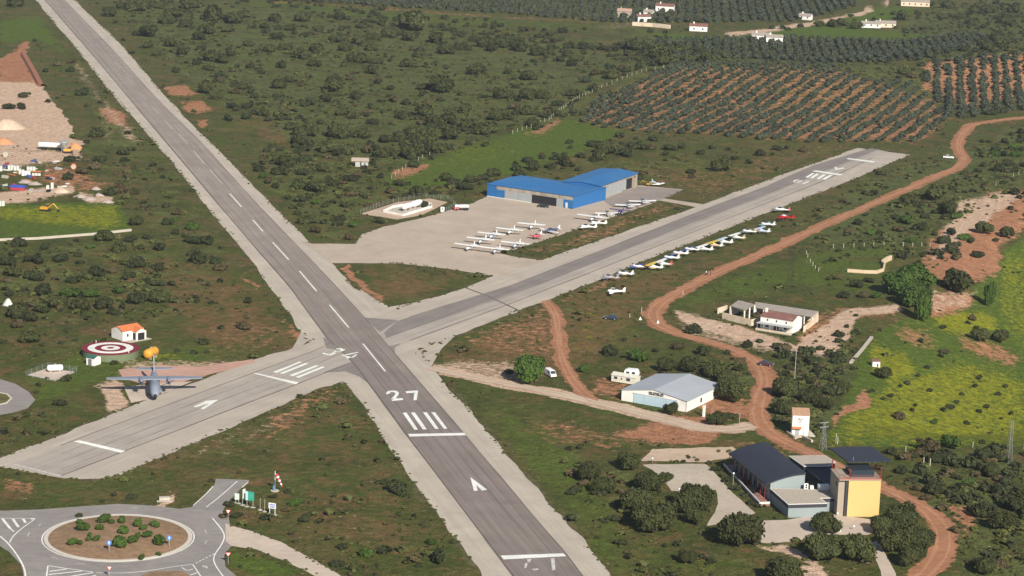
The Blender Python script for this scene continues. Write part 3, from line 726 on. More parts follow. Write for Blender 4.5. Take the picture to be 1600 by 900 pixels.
for a, b_ in (((77,893),(104,889.5)), ((76,898),(128,892.5)), ((84,905),(146,895)), ((110,910),(150,899))): line_px([a, b_], .22)
line_px([(150,895),(195,896),(235,892),(268,886),(300,882)], .11)
for i in range(6): line_px([(306+i*5.2, 880-i*2.6), (309+i*5.2, 878.6-i*2.6)], .14)
line_px([(301,882),(312,898),(325,920)], .13); line_px([(284,887),(292,892),(302,889)], .13); line_px([(297,899),(308,895)], .14)
line_px([(316,884.5),(325,889),(322,884),(316,884.5)], .1)
line_px([(371,752),(345,775),(322,793)], .12); line_px([(388,753),(378,762)], .14); line_px([(333,760),(322,772),(302,790)], .12)
for a, b_ in (((80,870),(90,873)),((120,880),(133,882)),((43,838),(46,832)),((60,822),(64,819)),((205,793),(215,793.5)),((320,828),(323,834)),((323,845),(320,850))): line_px([a, b_], .1, m=paint_old)
sheet('traffic_island', SPLIT_S, .17, island_m, thick=.14)
# ------------------------------------------------------------------ foliage
def leaf_mat(name, a, b_, trans=0.0):
    m, n, b = newmat(name); L = n.links
    oi = N(n, 'ShaderNodeObjectInfo'); geo = N(n, 'ShaderNodeNewGeometry').outputs['Position']
    isl = N(n, 'ShaderNodeNewGeometry').outputs['Random Per Island']
    nz = noise_n(n, geo, .5, 3, .6); big = noise_n(n, geo, .03, 3, .6)
    f = math_n(n, 'ADD', math_n(n, 'MULTIPLY', isl, .45), math_n(n, 'MULTIPLY_ADD', nz, .5, .05), clamp=True)
    c = mix_n(n, f, a, b_)
    v = math_n(n, 'ADD', math_n(n, 'MULTIPLY_ADD', oi.outputs['Random'], .4, .45), math_n(n, 'MULTIPLY', big, .7))
    c = mix_n(n, 1.0, c, v, 'MULTIPLY')
    tint = mix_n(n, noise_n(n, geo, .05, 2, .5), (1.12, .98, .9), (.9, 1.03, 1.0))
    c = mix_n(n, 1.0, c, tint, 'MULTIPLY')
    L.new(c, b.inputs['Base Color']); b.inputs['Roughness'].default_value = .75; b.inputs['Specular IOR Level'].default_value = .15
    return m
oak_m = leaf_mat('holm_oak_leaves', (.020,.027,.009), (.070,.078,.028))
scrub_m = leaf_mat('scrub_leaves', (.018,.024,.010), (.048,.056,.024))
brown_m = leaf_mat('reddish_scrub_leaves', (.050,.042,.022), (.100,.080,.042))
bright_m = leaf_mat('bright_leaves', (.026,.050,.010), (.065,.112,.022))
olive_m = leaf_mat('olive_leaves', (.030,.040,.026), (.070,.084,.058))
tuft_m = leaf_mat('heath_tufts', (.045,.055,.016), (.098,.105,.036))
bark_m = mat('bark', (.11,.085,.06), .95, .2, 2)

def crown_data(n, leaf, seed, lobes=7, flat=.72, spread=.55, core=True):
    """quads on the skin of several overlapping lobes, unit radius, base at z=0"""
    r = np.random.default_rng(seed)
    C = []
    for k in range(lobes):
        a = r.uniform(0, 2*np.pi); d = spread * np.sqrt(r.uniform(0.05, 1)); C.append((d*np.cos(a), d*np.sin(a) * .85, r.uniform(.25, .66), r.uniform(.20, .46)))
    C.append((r.uniform(-.15,.15), r.uniform(-.15,.15), .48, .48))
    P = []; Nn = []
    per = n // len(C)
    for cx, cy, cz, rad in C:
        k = int(per * (rad / .45) ** 2 * 1.3)
        d = r.normal(0, 1, (k, 3)); d /= np.linalg.norm(d, axis=1)[:, None]
        d[:, 2] = np.where(d[:, 2] < -.35, -d[:, 2], d[:, 2])
        rr_ = rad * (1 + .16 * r.normal(0, 1, k).clip(-1.5, 1.6))
        p = np.array([cx, cy, cz]) + d * rr_[:, None]
        P.append(p); Nn.append(d)
    P = np.vstack(P); Nn = np.vstack(Nn)
    keep = np.ones(len(P), bool)
    for cx, cy, cz, rad in C: keep &= ((P[:, 0]-cx)**2 + (P[:, 1]-cy)**2 + (P[:, 2]-cz)**2) > (rad*.74)**2
    P, Nn = P[keep], Nn[keep]
    P[:, 2] = np.maximum(P[:, 2], .04)
    Nn = Nn + r.normal(0, .45, Nn.shape); Nn /= np.linalg.norm(Nn, axis=1)[:, None]
    ref = r.normal(0, 1, Nn.shape); A = np.cross(Nn, ref); A /= np.linalg.norm(A, axis=1)[:, None]; B = np.cross(Nn, A)
    s = leaf * r.uniform(.6, 1.4, len(P))[:, None]
    q = np.stack([P - A*s - B*s*.7, P + A*s - B*s*.7, P + A*s*.6 + B*s, P - A*s*.6 + B*s], 1)
    V = q.reshape(-1, 3); Q = np.arange(len(V)).reshape(-1, 4)
    if core:   # inner body so the crown is not see-through at its middle
        cv = []; cf = []; o = len(V)
        for cx, cy, cz, rad in C:
            nu, nv2 = 8, 5; base = o + len(cv)
            for j in range(nv2):
                th = np.pi * (j + .5) / nv2
                for i in range(nu):
                    ph = 2*np.pi*i/nu; k = rad * .84 * (1 + .12 * r.normal())
                    cv.append((cx + k*np.sin(th)*np.cos(ph), cy + k*np.sin(th)*np.sin(ph), max(.03, cz + k*np.cos(th))))
            for j in range(nv2 - 1):
                for i in range(nu): cf.append((base+j*nu+i, base+(j+1)*nu+i, base+(j+1)*nu+(i+1)%nu, base+j*nu+(i+1)%nu))
            cf.append((base, base+2, base+4, base+6))
        V = np.vstack([V, np.array(cv)]); Q = np.vstack([Q, np.array(cf)])
    V = V * np.array([1, 1, 1.0])
    V[:, :2] /= np.percentile(np.hypot(V[:, 0], V[:, 1]), 98.5)
    V[:, 2] /= np.percentile(V[:, 2], 99.5)
    return V, Q
def crown_meshes(name, m, k, **kw):
    out = []
    for i in range(k):
        V, Q = crown_data(seed=100 + i * 7 + len(name), **kw); out.append(np_mesh(name, V, Q, m))
    return out
big_oak = crown_meshes('crown', oak_m, 4, n=7000, leaf=.050, lobes=17, spread=.78)
bright_oak = crown_meshes('crown', bright_m, 2, n=6500, leaf=.055, lobes=15, spread=.66)
mid_oak = crown_meshes('crown', oak_m, 6, n=1800, leaf=.085, lobes=9, spread=.75)
sh_a = crown_meshes('foliage', scrub_m, 8, n=1300, leaf=.095, lobes=10, spread=.9)
sh_b = crown_meshes('foliage', brown_m, 4, n=1100, leaf=.095, lobes=9, spread=.9)
sh_c = crown_meshes('foliage', bright_m, 3, n=1100, leaf=.095, lobes=8, spread=.8)
oli = crown_meshes('crown', olive_m, 4, n=420, leaf=.15, lobes=5, spread=.45)
def trunk_mesh(h=1.0):
    b = MB(); b.cyl((0,0,-.3), (.05,.02,h*.55), .22, .16, 8)
    for a in range(4):
        t = a * 1.6 + .3; b.cyl((.05,.02,h*.5), (.05+.9*math.cos(t), .9*math.sin(t), h*1.25), .12, .06, 6)
    me = bpy.data.meshes.new('trunk'); me.from_pydata(b.v, [], b.f); me.materials.append(bark_m); return me
trk = trunk_mesh()
VEG = []   # (x, y, r) of placed big plants
def tree(px, py, wpx, label, name='holm_oak', meshes=None, hf=.52, group=None, cat='tree', trunkh=.9, i=[0], rough=1.0):
    """crown centre at a pixel, width in pixels"""
    i[0] += 1
    r = wpx / ppm(py) / 2; h = 2 * r * hf
    p = g1(px, py, trunkh*.5 + h * .5)
    root = empty(name, p, random.uniform(0, 6.28))
    tag(root, label, cat, group)
    t = bpy.data.objects.new('trunk', trk); col.objects.link(t); t.parent = root; t.scale = (1, 1, trunkh + .3)
    c = bpy.data.objects.new('crown', (meshes or big_oak)[i[0] % len(meshes or big_oak)]); col.objects.link(c); c.parent = root
    c.location = (0, 0, trunkh * .6); c.scale = (r * 1.04, r * random.uniform(.95, 1.12), h * 1.08)
    VEG.append((p.x, p.y, r)); return root
OAKS = [ # px, py, width, label
 (984,720,42,'oak with a bare trunk at the top left corner of the gravel car park'),
 (921,736,46,'loose grey green oak farthest left of those between the runway and gravel car park'),
 (945,757,40,'low sparse oak just below the leftmost oak of the car park group'),
 (1017,752,50,'rounded oak on the left edge of the gravel car park'),
 (1042,746,22,'small slim oak standing in the gravel car park edge beside a rounded oak'),
 (1083,778,68,'wide oak reaching over the lower left edge of the gravel car park'),
 (1087,806,36,'medium round oak directly below the wide oak at the car park edge'),
 (998,782,60,'upper of two merged oaks in the grass left of the gravel car park'),
 (1017,806,70,'lower of two merged oaks in the grass left of the gravel car park'),
 (1158,828,80,'very large round oak at the bottom tip of the gravel car park'),
 (1071,870,32,'small lone oak in the grass near the bottom edge, right of runway 27'),
 (1292,818,50,'oak standing in front of the grey flat roofed block of the terminal'),
 (1290,855,66,'left half of the big oak clump below the yellow tower'),
 (1338,856,62,'right half of the big oak clump below the yellow tower'),
 (1415,808,62,'upper oak of the clump inside the bend of the red track right of the tower'),
 (1375,820,40,'small oak at the left of the clump inside the bend of the red track'),
 (1400,840,66,'broad dark oak at the centre of the clump inside the track bend'),
 (1438,842,52,'oak at the right of the clump, touching the bend of the red track'),
 (1420,866,50,'bluish lower oak of the clump inside the bend of the red track'),
 (1222,893,62,'oak cut by the bottom edge left of the pale footway'),
 (1567,812,46,'round oak on the slope near the right edge, above the bottom corner'),
 (1540,884,40,'oak near the bottom right corner with reddish ground beside it'),
 (1552,735,32,'round bush like oak right of the lattice pylon foot'),
 (1597,785,44,'oak cut by the right edge of the view at tower base height'),
 (1047,638,27,'young round oak in front of the blue doors of the white hangar'),
 (1122,653,33,'small oak beside the white pillar right of the white hangar'),
 (1145,610,54,'large olive green oak at the right wall of the white hangar'),
 (1138,590,40,'oak behind the right corner of the white hangar'),
 (1043,571,32,'leftmost dark oak of the row behind the white hangar roof'),
 (1078,569,38,'middle oak of the row behind the white hangar roof'),
 (1112,578,40,'rightmost oak of the row behind the white hangar roof'),
 (1227,606,46,'oak immediately right of the red track above the white transformer house'),
 (1264,617,38,'brownish oak above the white transformer house'),
 (1225,636,36,'dark oak at the left of the white transformer house'),
 (1292,630,26,'low oak on the bank right of the white transformer house'),
 (1317,604,28,'round bush like oak at the left edge of the yellow flower field'),
 (1402,440,62,'leftmost green tree of the clump beyond the farmhouse'),
 (1434,434,66,'tall tree at the top of the clump beyond the farmhouse'),
 (1503,440,60,'dark round tree right of the clump beyond the farmhouse'),
 (1430,462,56,'lower tree of the clump beyond the farmhouse'),
 (1480,325,36,'dark tree on the slope right of the red track, top of three'),
 (1420,312,28,'tree on the green slope just right of the straight red track'),
 (1465,302,40,'dark wide tree on the scrub slope below the track bend'),
 (1380,582,27,'bush shaped tree in the yellow flower field below the small white hut'),
 (1532,524,34,'left of two grey oaks on red earth in the flower field'),
 (1564,525,32,'right of two grey oaks on red earth in the flower field'),
 (1537,355,32,'dark tree on the red eroded bank at the right edge'),
 (1572,362,28,'tree right of another on the red eroded bank'),
 (695,131,42,'widest dark oak in the middle of the green heath beyond the hangars'),
 (1129,257,34,'round oak alone in the grass above runway 16'),
]
for px, py, wpx, lab in OAKS:
    tree(px, py, wpx, lab, meshes=(bright_oak if 'green tree' in lab or 'tall tree' in lab or 'lower tree' in lab else big_oak if py > 540 else mid_oak))
tree(832,578,54,'rounded bright green tree with a white van parked at its right', name='carob_tree', meshes=bright_oak, hf=.72, trunkh=.6)
tree(1441,478,30,'tall narrow bright green poplar beside the farm track end', name='poplar_tree', meshes=bright_oak, hf=1.45)
tree(1545,460,20,'slim bright green poplar on the red bank', name='poplar_tree', meshes=bright_oak, hf=1.7)

def zl(x0, y0, lst): return [(x0 + a/4, y0 + b_/4, c/4) for a, b_, c in lst]
SH = []
SH += zl(400, 0, [(125,230,90),(215,175,80),(160,405,90),(380,395,100),(645,360,140),(760,380,90),(940,400,90),(555,400,80),(720,440,100),(1110,240,130),(130,530,110),(200,495,90),(505,540,150),(585,490,60),(1385,430,160),(1540,590,130),(205,635,90),(430,620,90),(50,705,100),(715,660,65),(545,700,110),(600,730,60),(680,715,70),(735,760,85),(215,790,90),(320,820,150),(265,880,130),(490,830,150),(660,840,120),(800,870,90),(1320,680,100),(1050,540,100),(1570,450,60),(1180,310,120),(1020,330,110),(730,225,90),(490,245,90),(640,250,140),(100,305,90),(980,150,200),(1550,270,130),(1430,270,120),(1270,290,110),(650,165,60),(135,170,60),(1200,740,150),(1110,760,130),(1500,720,150),(1150,620,60),(900,720,100),(1450,800,150),(1230,840,160),(1000,830,150),(560,830,90),(1040,700,130),(350,640,80),(500,640,60),(860,620,80),(620,600,90),(840,550,60),(940,640,70),(1040,590,60),(1430,600,60),(1480,300,100),(760,510,60),(500,480,60),(280,340,120),(180,290,90),(380,300,110),(560,300,90),(730,300,90),(850,210,120),(950,230,110),(400,180,80),(60,160,80),(300,215,60),(1110,400,50),(1060,400,50),(860,350,40),(20,380,40),(30,450,60),(520,100,90),(300,110,110),(120,110,120),(1420,820,120),(1330,780,110),(1100,860,110),(900,850,100)])
SH += zl(0, 0, [(80,15,120),(930,280,90),(990,330,90),(1100,80,140),(1160,150,90),(1040,130,90),(910,200,130),(1070,270,100),(1150,320,110),(1330,350,140),(1390,375,100),(1300,180,140),(1330,90,160),(1450,110,160),(1430,180,100),(1230,390,60),(1570,410,70),(1450,660,80),(1545,660,80),(1430,740,80),(1540,730,70),(350,400,60),(515,580,80),(605,830,110),(460,850,60),(60,665,80),(135,665,75),(1280,555,140),(800,830,50),(360,610,40),(1440,330,80),(155,595,70),(700,75,120),(760,30,100),(860,40,130),(960,30,120),(1190,20,140),(1240,230,90),(850,210,60),(1260,300,70),(1520,90,90),(1560,270,80),(1100,440,60),(1480,410,50),(1530,540,90),(1590,600,60),(1350,600,90),(300,630,50),(280,440,50),(450,380,70),(440,435,60),(1380,500,60),(1480,570,70),(1300,420,70)])
SH += zl(800, 0, [(30,290,130),(170,325,110),(240,320,80),(210,255,60),(450,295,70),(410,360,100),(690,425,70),(790,420,35),(100,470,130),(610,470,110),(455,500,80),(120,590,130),(290,645,80),(20,670,80),(570,300,70),(650,310,60),(900,330,200),(760,290,130),(1040,300,150),(1180,330,140),(840,330,120),(960,380,130),(250,480,40),(380,580,110),(500,550,90),(300,370,70),(370,400,70),(200,380,40),(30,540,60),(80,690,120),(130,760,130),(40,620,60),(520,455,60),(200,600,90),(130,380,50),(800,360,80),(700,280,90),(1220,360,120),(20,250,70),(300,250,40),(1100,360,110),(1280,340,110)])
SH += zl(0, 225, [(860,480,130),(750,285,100),(690,300,90),(520,170,90),(590,140,90),(450,90,90),(620,95,80),(430,205,80),(745,640,130),(660,580,130),(285,640,90),(380,710,110),(240,730,90),(850,745,120),(995,645,90),(1050,490,80),(1095,550,60),(1210,600,110),(1300,600,120),(1240,720,120),(1345,730,80),(1380,645,50),(1150,570,50),(215,830,120),(90,800,140),(600,800,130),(530,820,80),(770,40,110),(780,95,60),(980,770,100),(1000,870,90),(590,775,60),(480,600,50),(120,620,100),(100,680,90),(60,740,110),(180,720,70),(490,690,60),(570,640,60),(820,590,90),(840,300,70),(790,195,60),(840,145,50),(930,150,40),(1100,430,70),(1040,380,70),(940,385,40),(1200,520,80),(880,640,50),(700,790,70),(820,820,80),(900,860,80),(1250,850,50),(300,790,60),(1380,770,90),(920,580,60),(460,850,90),(40,850,70),(1090,470,60)])
SH += zl(400, 225, [(270,250,120),(360,270,140),(470,240,100),(160,170,110),(200,115,130),(410,150,110),(600,215,90),(640,190,90),(1190,205,110),(1240,250,100),(1340,215,110),(1310,270,90),(1500,180,110),(1420,215,70),(840,290,80),(905,245,90),(1010,300,120),(1110,305,60),(600,310,80),(520,330,40),(330,470,130),(380,540,80),(610,500,90),(580,580,80),(520,470,90),(770,480,80),(940,60,150),(1020,50,130),(800,50,150),(590,45,120),(1140,30,120),(450,25,130),(295,350,50),(370,365,60),(260,430,60),(80,230,80),(120,260,70),(40,200,60),(20,150,90),(310,100,70),(700,40,90),(530,60,90),(860,330,60),(940,320,60),(820,250,50),(1050,380,70),(980,110,60),(300,180,80),(480,360,60),(440,430,60),(1080,20,90),(690,330,50),(780,200,60),(1400,250,60),(240,10,60)])
SH += zl(800, 225, [(150,140,110),(240,135,80),(330,110,110),(370,130,60),(545,70,140),(580,30,150),(725,65,80),(990,20,90),(1115,170,70),(1550,55,90),(1180,50,70),(805,210,60),(50,185,90),(510,90,80),(1390,85,60),(450,75,60),(640,20,90),(20,120,60),(870,20,70),(960,60,60),(1060,15,70),(1480,110,60),(1250,20,60)])
SH += zl(0, 450, [(850,72,130),(1000,66,140),(370,90,140),(500,110,140),(440,30,130),(580,32,120),(650,105,120),(270,130,110),(130,150,160),(200,310,150),(1520,235,100),(1385,130,40),(1220,80,60),(1110,390,50),(1210,400,60),(1300,395,50),(735,15,80),(270,20,120),(1385,245,60),(765,115,70),(710,150,80),(180,190,100),(110,230,90),(375,720,80),(265,790,60),(150,790,80),(970,20,60),(930,150,50),(970,170,50),(1100,135,40),(1320,90,50),(260,350,50),(240,600,50),(230,650,40),(470,320,40),(60,30,80),(1550,80,70)])
SH += zl(400, 675, [(1140,780,150),(310,540,90),(440,265,40),(790,310,80),(885,350,140),(915,390,60),(500,820,100),(690,760,100),(670,60,60),(1100,690,80),(215,630,50),(940,400,60),(120,400,60),(200,370,60),(410,170,50),(670,330,50),(560,40,50),(760,175,60),(880,165,50),(540,710,80),(1020,830,60),(930,810,60),(900,510,60),(990,520,60),(60,120,40),(240,680,50),(250,440,90),(460,200,40)])
SH += zl(1200, 450, [(210,430,110),(270,450,110),(440,290,80),(450,330,70),(490,240,50),(100,380,100),(60,360,80),(300,520,90),(250,580,80),(380,560,70),(720,530,80),(1095,245,60),(960,330,60),(1080,420,60),(1000,495,60),(940,545,50),(870,590,60),(830,610,50),(770,670,60),(720,690,50),(1010,640,50),(1100,400,70),(1280,190,70),(1250,215,50),(1320,560,60),(1290,610,50),(1140,740,70),(1100,760,60),(1040,830,80),(1180,710,50),(920,730,50),(900,760,50),(1440,660,60),(1320,770,60),(1240,840,60),(1480,610,50),(820,800,90),(1520,780,60),(1370,740,60),(1210,660,50),(550,170,40),(660,640,50),(600,40,90),(680,45,80),(480,40,100),(540,500,60),(340,720,60),(1300,250,60)])
SH += zl(1200, 675, [(850,150,120),(780,120,100),(940,130,110),(1100,150,120),(1040,170,100),(1150,75,150),(1000,90,150),(1340,140,130),(1390,180,70),(1250,310,110),(1190,280,80),(1220,340,80),(830,240,90),(900,300,80),(1040,360,130),(1170,390,90),(990,410,80),(1360,330,80),(1440,290,70),(1500,420,90),(1430,410,80),(1590,380,60),(1430,830,120),(1300,560,60),(1440,730,60),(1490,630,50),(1550,640,60),(1520,700,60),(1570,200,60),(930,240,60),(770,280,50),(1560,560,60),(1340,60,60),(1480,90,60)])
SH += zl(1200, 225, [(660,300,70),(510,370,40),(1050,310,90),(1120,410,130),(1180,450,100),(1100,600,110),(1160,650,110),(1230,580,100),(1180,700,100),(1270,600,80),(1150,550,90),(1360,260,70),(1280,290,60),(1430,600,60),(900,600,80),(820,530,90),(700,500,70),(560,490,70),(640,550,70),(760,590,60),(860,480,100),(950,520,90),(980,450,70),(880,440,60),(1040,560,60),(700,550,60),(990,680,50),(450,830,70),(640,850,80),(560,880,90),(940,740,50),(350,740,35),(1540,300,80),(1570,330,60),(1510,400,60),(590,655,40),(230,480,40),(320,465,40),(460,400,30),(1000,900,60),(1440,150,80),(1500,120,80),(1560,60,90),(1480,60,80),(1420,60,70),(1540,20,90),(1600,130,70),(120,20,60),(60,25,70),(230,35,70),(30,60,40),(740,270,40),(520,295,40),(780,840,60),(1310,690,90)])
SH += zl(1200, 0, [(1250,130,100),(1380,60,110),(1480,120,120),(1540,60,110),(1500,150,90),(1420,230,110),(1470,260,120),(1380,290,100),(1330,270,80),(1200,100,90),(1090,100,90),(840,100,120),(780,80,60),(400,150,90),(450,140,90),(540,160,100),(330,150,80),(200,160,60),(130,180,50),(30,170,60),(90,170,60),(900,180,40),(960,180,50),(660,120,60),(700,130,50),(1280,60,90),(1120,30,110),(1000,20,90),(1330,30,90),(850,450,90),(900,470,80),(960,400,60),(1400,700,90),(1460,690,80),(480,150,60),(1240,870,20),(820,480,60)])
SH += zl(800, 0, [(770,90,50),(980,100,90),(950,90,60),(890,120,40),(1020,130,40),(1160,185,30),(870,190,60),(960,200,40),(1180,130,50),(200,190,60),(90,180,70),(320,190,70)])
SH += zl(800, 450, [(600,395,120),(780,430,130),(700,320,50),(450,505,90),(1045,370,80),(1190,400,100),(1350,400,60),(1430,460,90),(1420,500,80),(950,445,60),(1130,260,110),(1470,350,90),(1550,330,60),(770,300,30),(1370,800,90),(1240,385,50),(900,390,60)])
SH += zl(800, 675, [(400,360,90),(450,320,80),(370,380,70),(480,430,60),(640,540,90),(680,690,80),(960,710,60),(1030,700,60),(1180,780,60),(730,780,70),(1220,820,50),(500,380,60),(560,350,50),(590,560,60),(360,100,60),(430,90,70),(470,60,50),(1280,230,70),(1310,270,60),(1350,300,70),(1400,350,70),(1450,390,60),(1500,440,70),(1540,460,60),(1420,340,50),(850,850,60),(1050,850,30)])
SH += zl(0, 675, [(710,390,50),(820,405,70),(640,430,40),(1320,300,50),(1480,520,80),(1440,450,80),(1400,520,70),(500,520,60),(1290,330,40),(1500,250,40)])
def zone(px, py):
    if py < 62 and px > 1100: return 'far', 'dark bush among the far fields beyond the olive groves', 'bushes among the far fields'
    if px < 560 and py > 105 and px < 120 + py * .86 - 20: return 'left', 'low dark bush on the rough ground left of the long runway', 'bushes left of the long runway'
    if py > 590 and px < 780: return 'verge', 'low bush in the weedy grass between the runways and the roundabout', 'bushes between the runways and the roundabout'
    if px < 1000 and py < 250 and not (py > 215 and px > 830): return 'heath', 'dark scrub bush on the green heath between the long runway and the olive grove', 'bushes on the green heath'
    if px < 1000 and py < 420: return 'hangar', 'dark scrub bush on the rough ground behind the blue hangars and fuel store', 'bushes behind the blue hangars'
    if py < 260: return 'grove', 'dark bush on the edge of the olive groves', 'bushes at the edge of the olive groves'
    if px > 1350 and py > 300 and py < 700: return 'valley', 'grey green bush on the slope and flower field at the right', 'bushes in the valley field at the right'
    if py >= 680: return 'slope', 'low bush on the grassy ground around the terminal and tower', 'bushes around the terminal and tower'
    return 'mid', 'low bush in the grass between the crossing runway and the red dirt track', 'bushes beside the red dirt track'
GREEN = {(212,14),(232,466)}
rnd = random.Random(5)
SHS = []
for px, py, wp in SH:
    if -20 < px < 1620 and -10 < py < 910: SHS.append((px, py, wp))
SHS.sort(key=lambda s: -s[2])
print('shrubs', len(SHS))
base_r = np.array([s[2] / ppm(s[1]) / 2 for s in SHS])
hs = []
arr = np.array(SHS)
hh = 2 * base_r * .48
pos = np.vstack([GH([arr[i, 0]], [arr[i, 1]], hh[i] * .42) for i in range(len(arr))])
NB = 0; NS = 0
STUFF_SH = []
for i, (px, py, wp) in enumerate(SHS):
    z, lab, grp = zone(px, py)
    r = base_r[i]; p = pos[i]
    if px > 985 and px < 1040 and 480 < py < 512: continue
    if any((p[0]-v[0])**2 + (p[1]-v[1])**2 < (v[2]*.5)**2 for v in VEG): continue
    u = rnd.random()
    kind = 'shrub' if r < 3.4 or z in ('verge', 'valley', 'mid', 'slope') else 'holm_oak'
    ms = (mid_oak if kind == 'holm_oak' else sh_b if u < .2 else sh_c if (u > .93 or (z in ('verge', 'valley') and u > .75)) else sh_a)
    VEG.append((p[0], p[1], r))
    if kind == 'shrub':
        NS += 1
    if kind == 'shrub' and NS > 270: STUFF_SH.append((p[0], p[1], p[2], r, hh[i])); continue
    NB += 1
    o = bpy.data.objects.new(kind, ms[i % len(ms)]); col.objects.link(o)
    o.location = (p[0], p[1], p[2] - .08); o.rotation_euler = (0, 0, rnd.uniform(0, 6.28))
    o.scale = (r * 1.12, r * rnd.uniform(.75, 1.1), hh[i] * rnd.uniform(.8, 1.25))
    if kind == 'holm_oak': lab = lab.replace('low dark bush', 'dark rounded oak').replace('dark scrub bush', 'dark rounded oak').replace('dark bush', 'dark rounded oak'); grp = grp.replace('bushes', 'rounded oaks')
    tag(o, lab, 'tree' if kind == 'holm_oak' else 'bush', grp)
# rosemary-like bushes on the roundabout
RB = zl(0, 675, [(655,540,90),(760,548,70),(515,598,90),(625,600,60),(860,570,80),(895,600,60),(965,575,70),(770,620,80),(455,678,70),(500,685,50),(555,665,45),(605,665,55),(745,690,110),(830,675,80),(920,645,70),(1000,675,110),(885,762,55),(990,742,40),(560,640,40),(700,560,50),(500,548,50),(860,650,60)])
for px, py, wp in RB:
    r = wp / ppm(py) / 2; p = G(px, py, 1.0 + r*.35); z = ISZ(p[0], p[1])
    o = bpy.data.objects.new('shrub', sh_c[int(px) % 3]); col.objects.link(o); o.location = (p[0], p[1], z - .05)
    o.rotation_euler = (0, 0, px); o.scale = (r, r * .9, r * 1.25)
    tag(o, 'dense green shrub planted on the soil of the roundabout island', 'bush', 'shrubs on the roundabout island')

# ------------------------------------------------------------------ olive groves
def paved(PX_, PY_, margin=0):
    o = np.zeros(PX_.shape, bool)
    for P_ in ALLPAVE: o |= inside(PX_, PY_, P_)
    for nm, (pts, c) in TRACKS.items():
        cc = proj(np.stack([c[:, 0], c[:, 1], H(c[:, 0], c[:, 1])], -1)); cc = np.stack(cc, -1)
        o |= seg_dist(PX_, PY_ * 2.2, [(a, b_ * 2.2) for a, b_ in cc[::3]], False) < 22
    return o
GROVES = [ # polygon, row direction (pixels from->to), spacing along, across, radius
 ([(905,190),(935,152),(1060,98),(1290,100),(1345,120),(1420,128),(1490,185),(1440,222),(1340,224),(1240,222),(1100,212),(985,207),(940,200)], ((1110,188),(1205,140)), 5.2, 6.9, 1.95),
 ([(1440,120),(1470,92),(1620,84),(1620,176),(1500,186),(1470,170)], ((1530,178),(1525,90)), 5.0, 6.0, 2.15),
 ([(1222,58),(1290,60),(1400,66),(1540,50),(1530,70),(1440,95),(1350,120),(1290,98),(1200,96)], ((1320,115),(1290,62)), 3.8, 5.2, 1.95),
 ([(400,-30),(1300,-30),(1345,8),(1240,34),(1060,36),(960,36),(800,22),(400,-2)], ((1100,35),(1098,-10)), 4.4, 6.0, 2.2),
 ([(1130,60),(1220,62),(1200,96),(1100,96),(1000,84),(1030,64)], ((1150,95),(1145,62)), 4.6, 5.6, 2.2),
]
OL = []
for poly, (a, b_), sa, sc_, rad in GROVES:
    W = np.array([G(*p)[:2] for p in poly]); A = GH([a[0]], [a[1]])[0][:2]; B = GH([b_[0]], [b_[1]])[0][:2]
    d = (B - A) / np.linalg.norm(B - A); nn_ = np.array([-d[1], d[0]])
    u = (W - A) @ d; v = (W - A) @ nn_
    k = 0
    for vi in np.arange(v.min(), v.max(), sc_):
        uu = np.arange(u.min(), u.max(), sa); 
        bend = 4 * np.sin(uu / 60.0 + vi / 120) if poly[0][0] == 905 else 0
        pts = A + np.outer(uu, d) + np.outer(vi + bend + np.zeros_like(uu), nn_) + rng.normal(0, .45, (len(uu), 2))
        px_, py_ = proj(np.c_[pts, H(pts[:, 0], pts[:, 1])])
        px0, py0 = proj(np.c_[pts, np.zeros(len(pts))])
        ok = inside(px_, py_, poly) & (rng.random(len(uu)) > .05) & (px_ > -40) & (px_ < 1640) & (py_ > -30)
        for p, q1, q2 in zip(pts[ok], px_[ok], py_[ok]):
            OL.append((p[0], p[1], float(H(p[0], p[1])), rad * rng.uniform(.75, 1.2), q1, q2))
OL = [o for o in OL]
arr = np.array(OL); keep = ~paved(arr[:, 4], arr[:, 5])
OL = [o for o, k in zip(OL, keep) if k]
OL.sort(key=lambda o: -(o[3] / math.hypot(o[0], o[1])))
print('olives', len(OL))
def mask_at_(x, y, lst):
    o = np.zeros(x.shape)
    for poly, s in lst: o = np.maximum(o, soft(x, y, poly, 8) * s)
    return o
def merge(name, items, srcs, m):
    Vs = []; Qs = []; o = 0
    for i, (x, y, z, r, h) in enumerate(items):
        V, Q = srcs[i % len(srcs)]; a = rng.uniform(0, 6.28); c, s = math.cos(a), math.sin(a)
        W = np.empty_like(V); W[:, 0] = (V[:, 0]*c - V[:, 1]*s)*r + x; W[:, 1] = (V[:, 0]*s + V[:, 1]*c)*r + y; W[:, 2] = V[:, 2]*h + z - .05
        Vs.append(W); Qs.append(Q + o); o += len(V)
    me = np_mesh(name, np.vstack(Vs), np.vstack(Qs), m); ob = bpy.data.objects.new(name, me); col.objects.link(ob); return ob
inview = [o for o in OL if 0 < o[4] < 1600 and 3 < o[5] < 900]
first = set(id(o) for o in inview[:300])
for i, o in enumerate(inview[:300]):
    t = bpy.data.objects.new('olive_tree', oli[i % 4]); col.objects.link(t); t.location = (o[0], o[1], o[2]); t.rotation_euler = (0, 0, rng.uniform(0, 6.28))
    t.scale = (o[3], o[3], o[3] * 1.25)
    near = o[4] < 1430
    tag(t, 'grey green olive tree in the rows of the grove on red soil beyond runway 16' if near else 'grey green olive tree on the red hill at the upper right', 'olive tree',
        'olive trees of the near grove' if near else 'olive trees on the red hill')
lowol = [crown_data(90, .27, 900 + i, lobes=3, spread=.4) for i in range(5)]
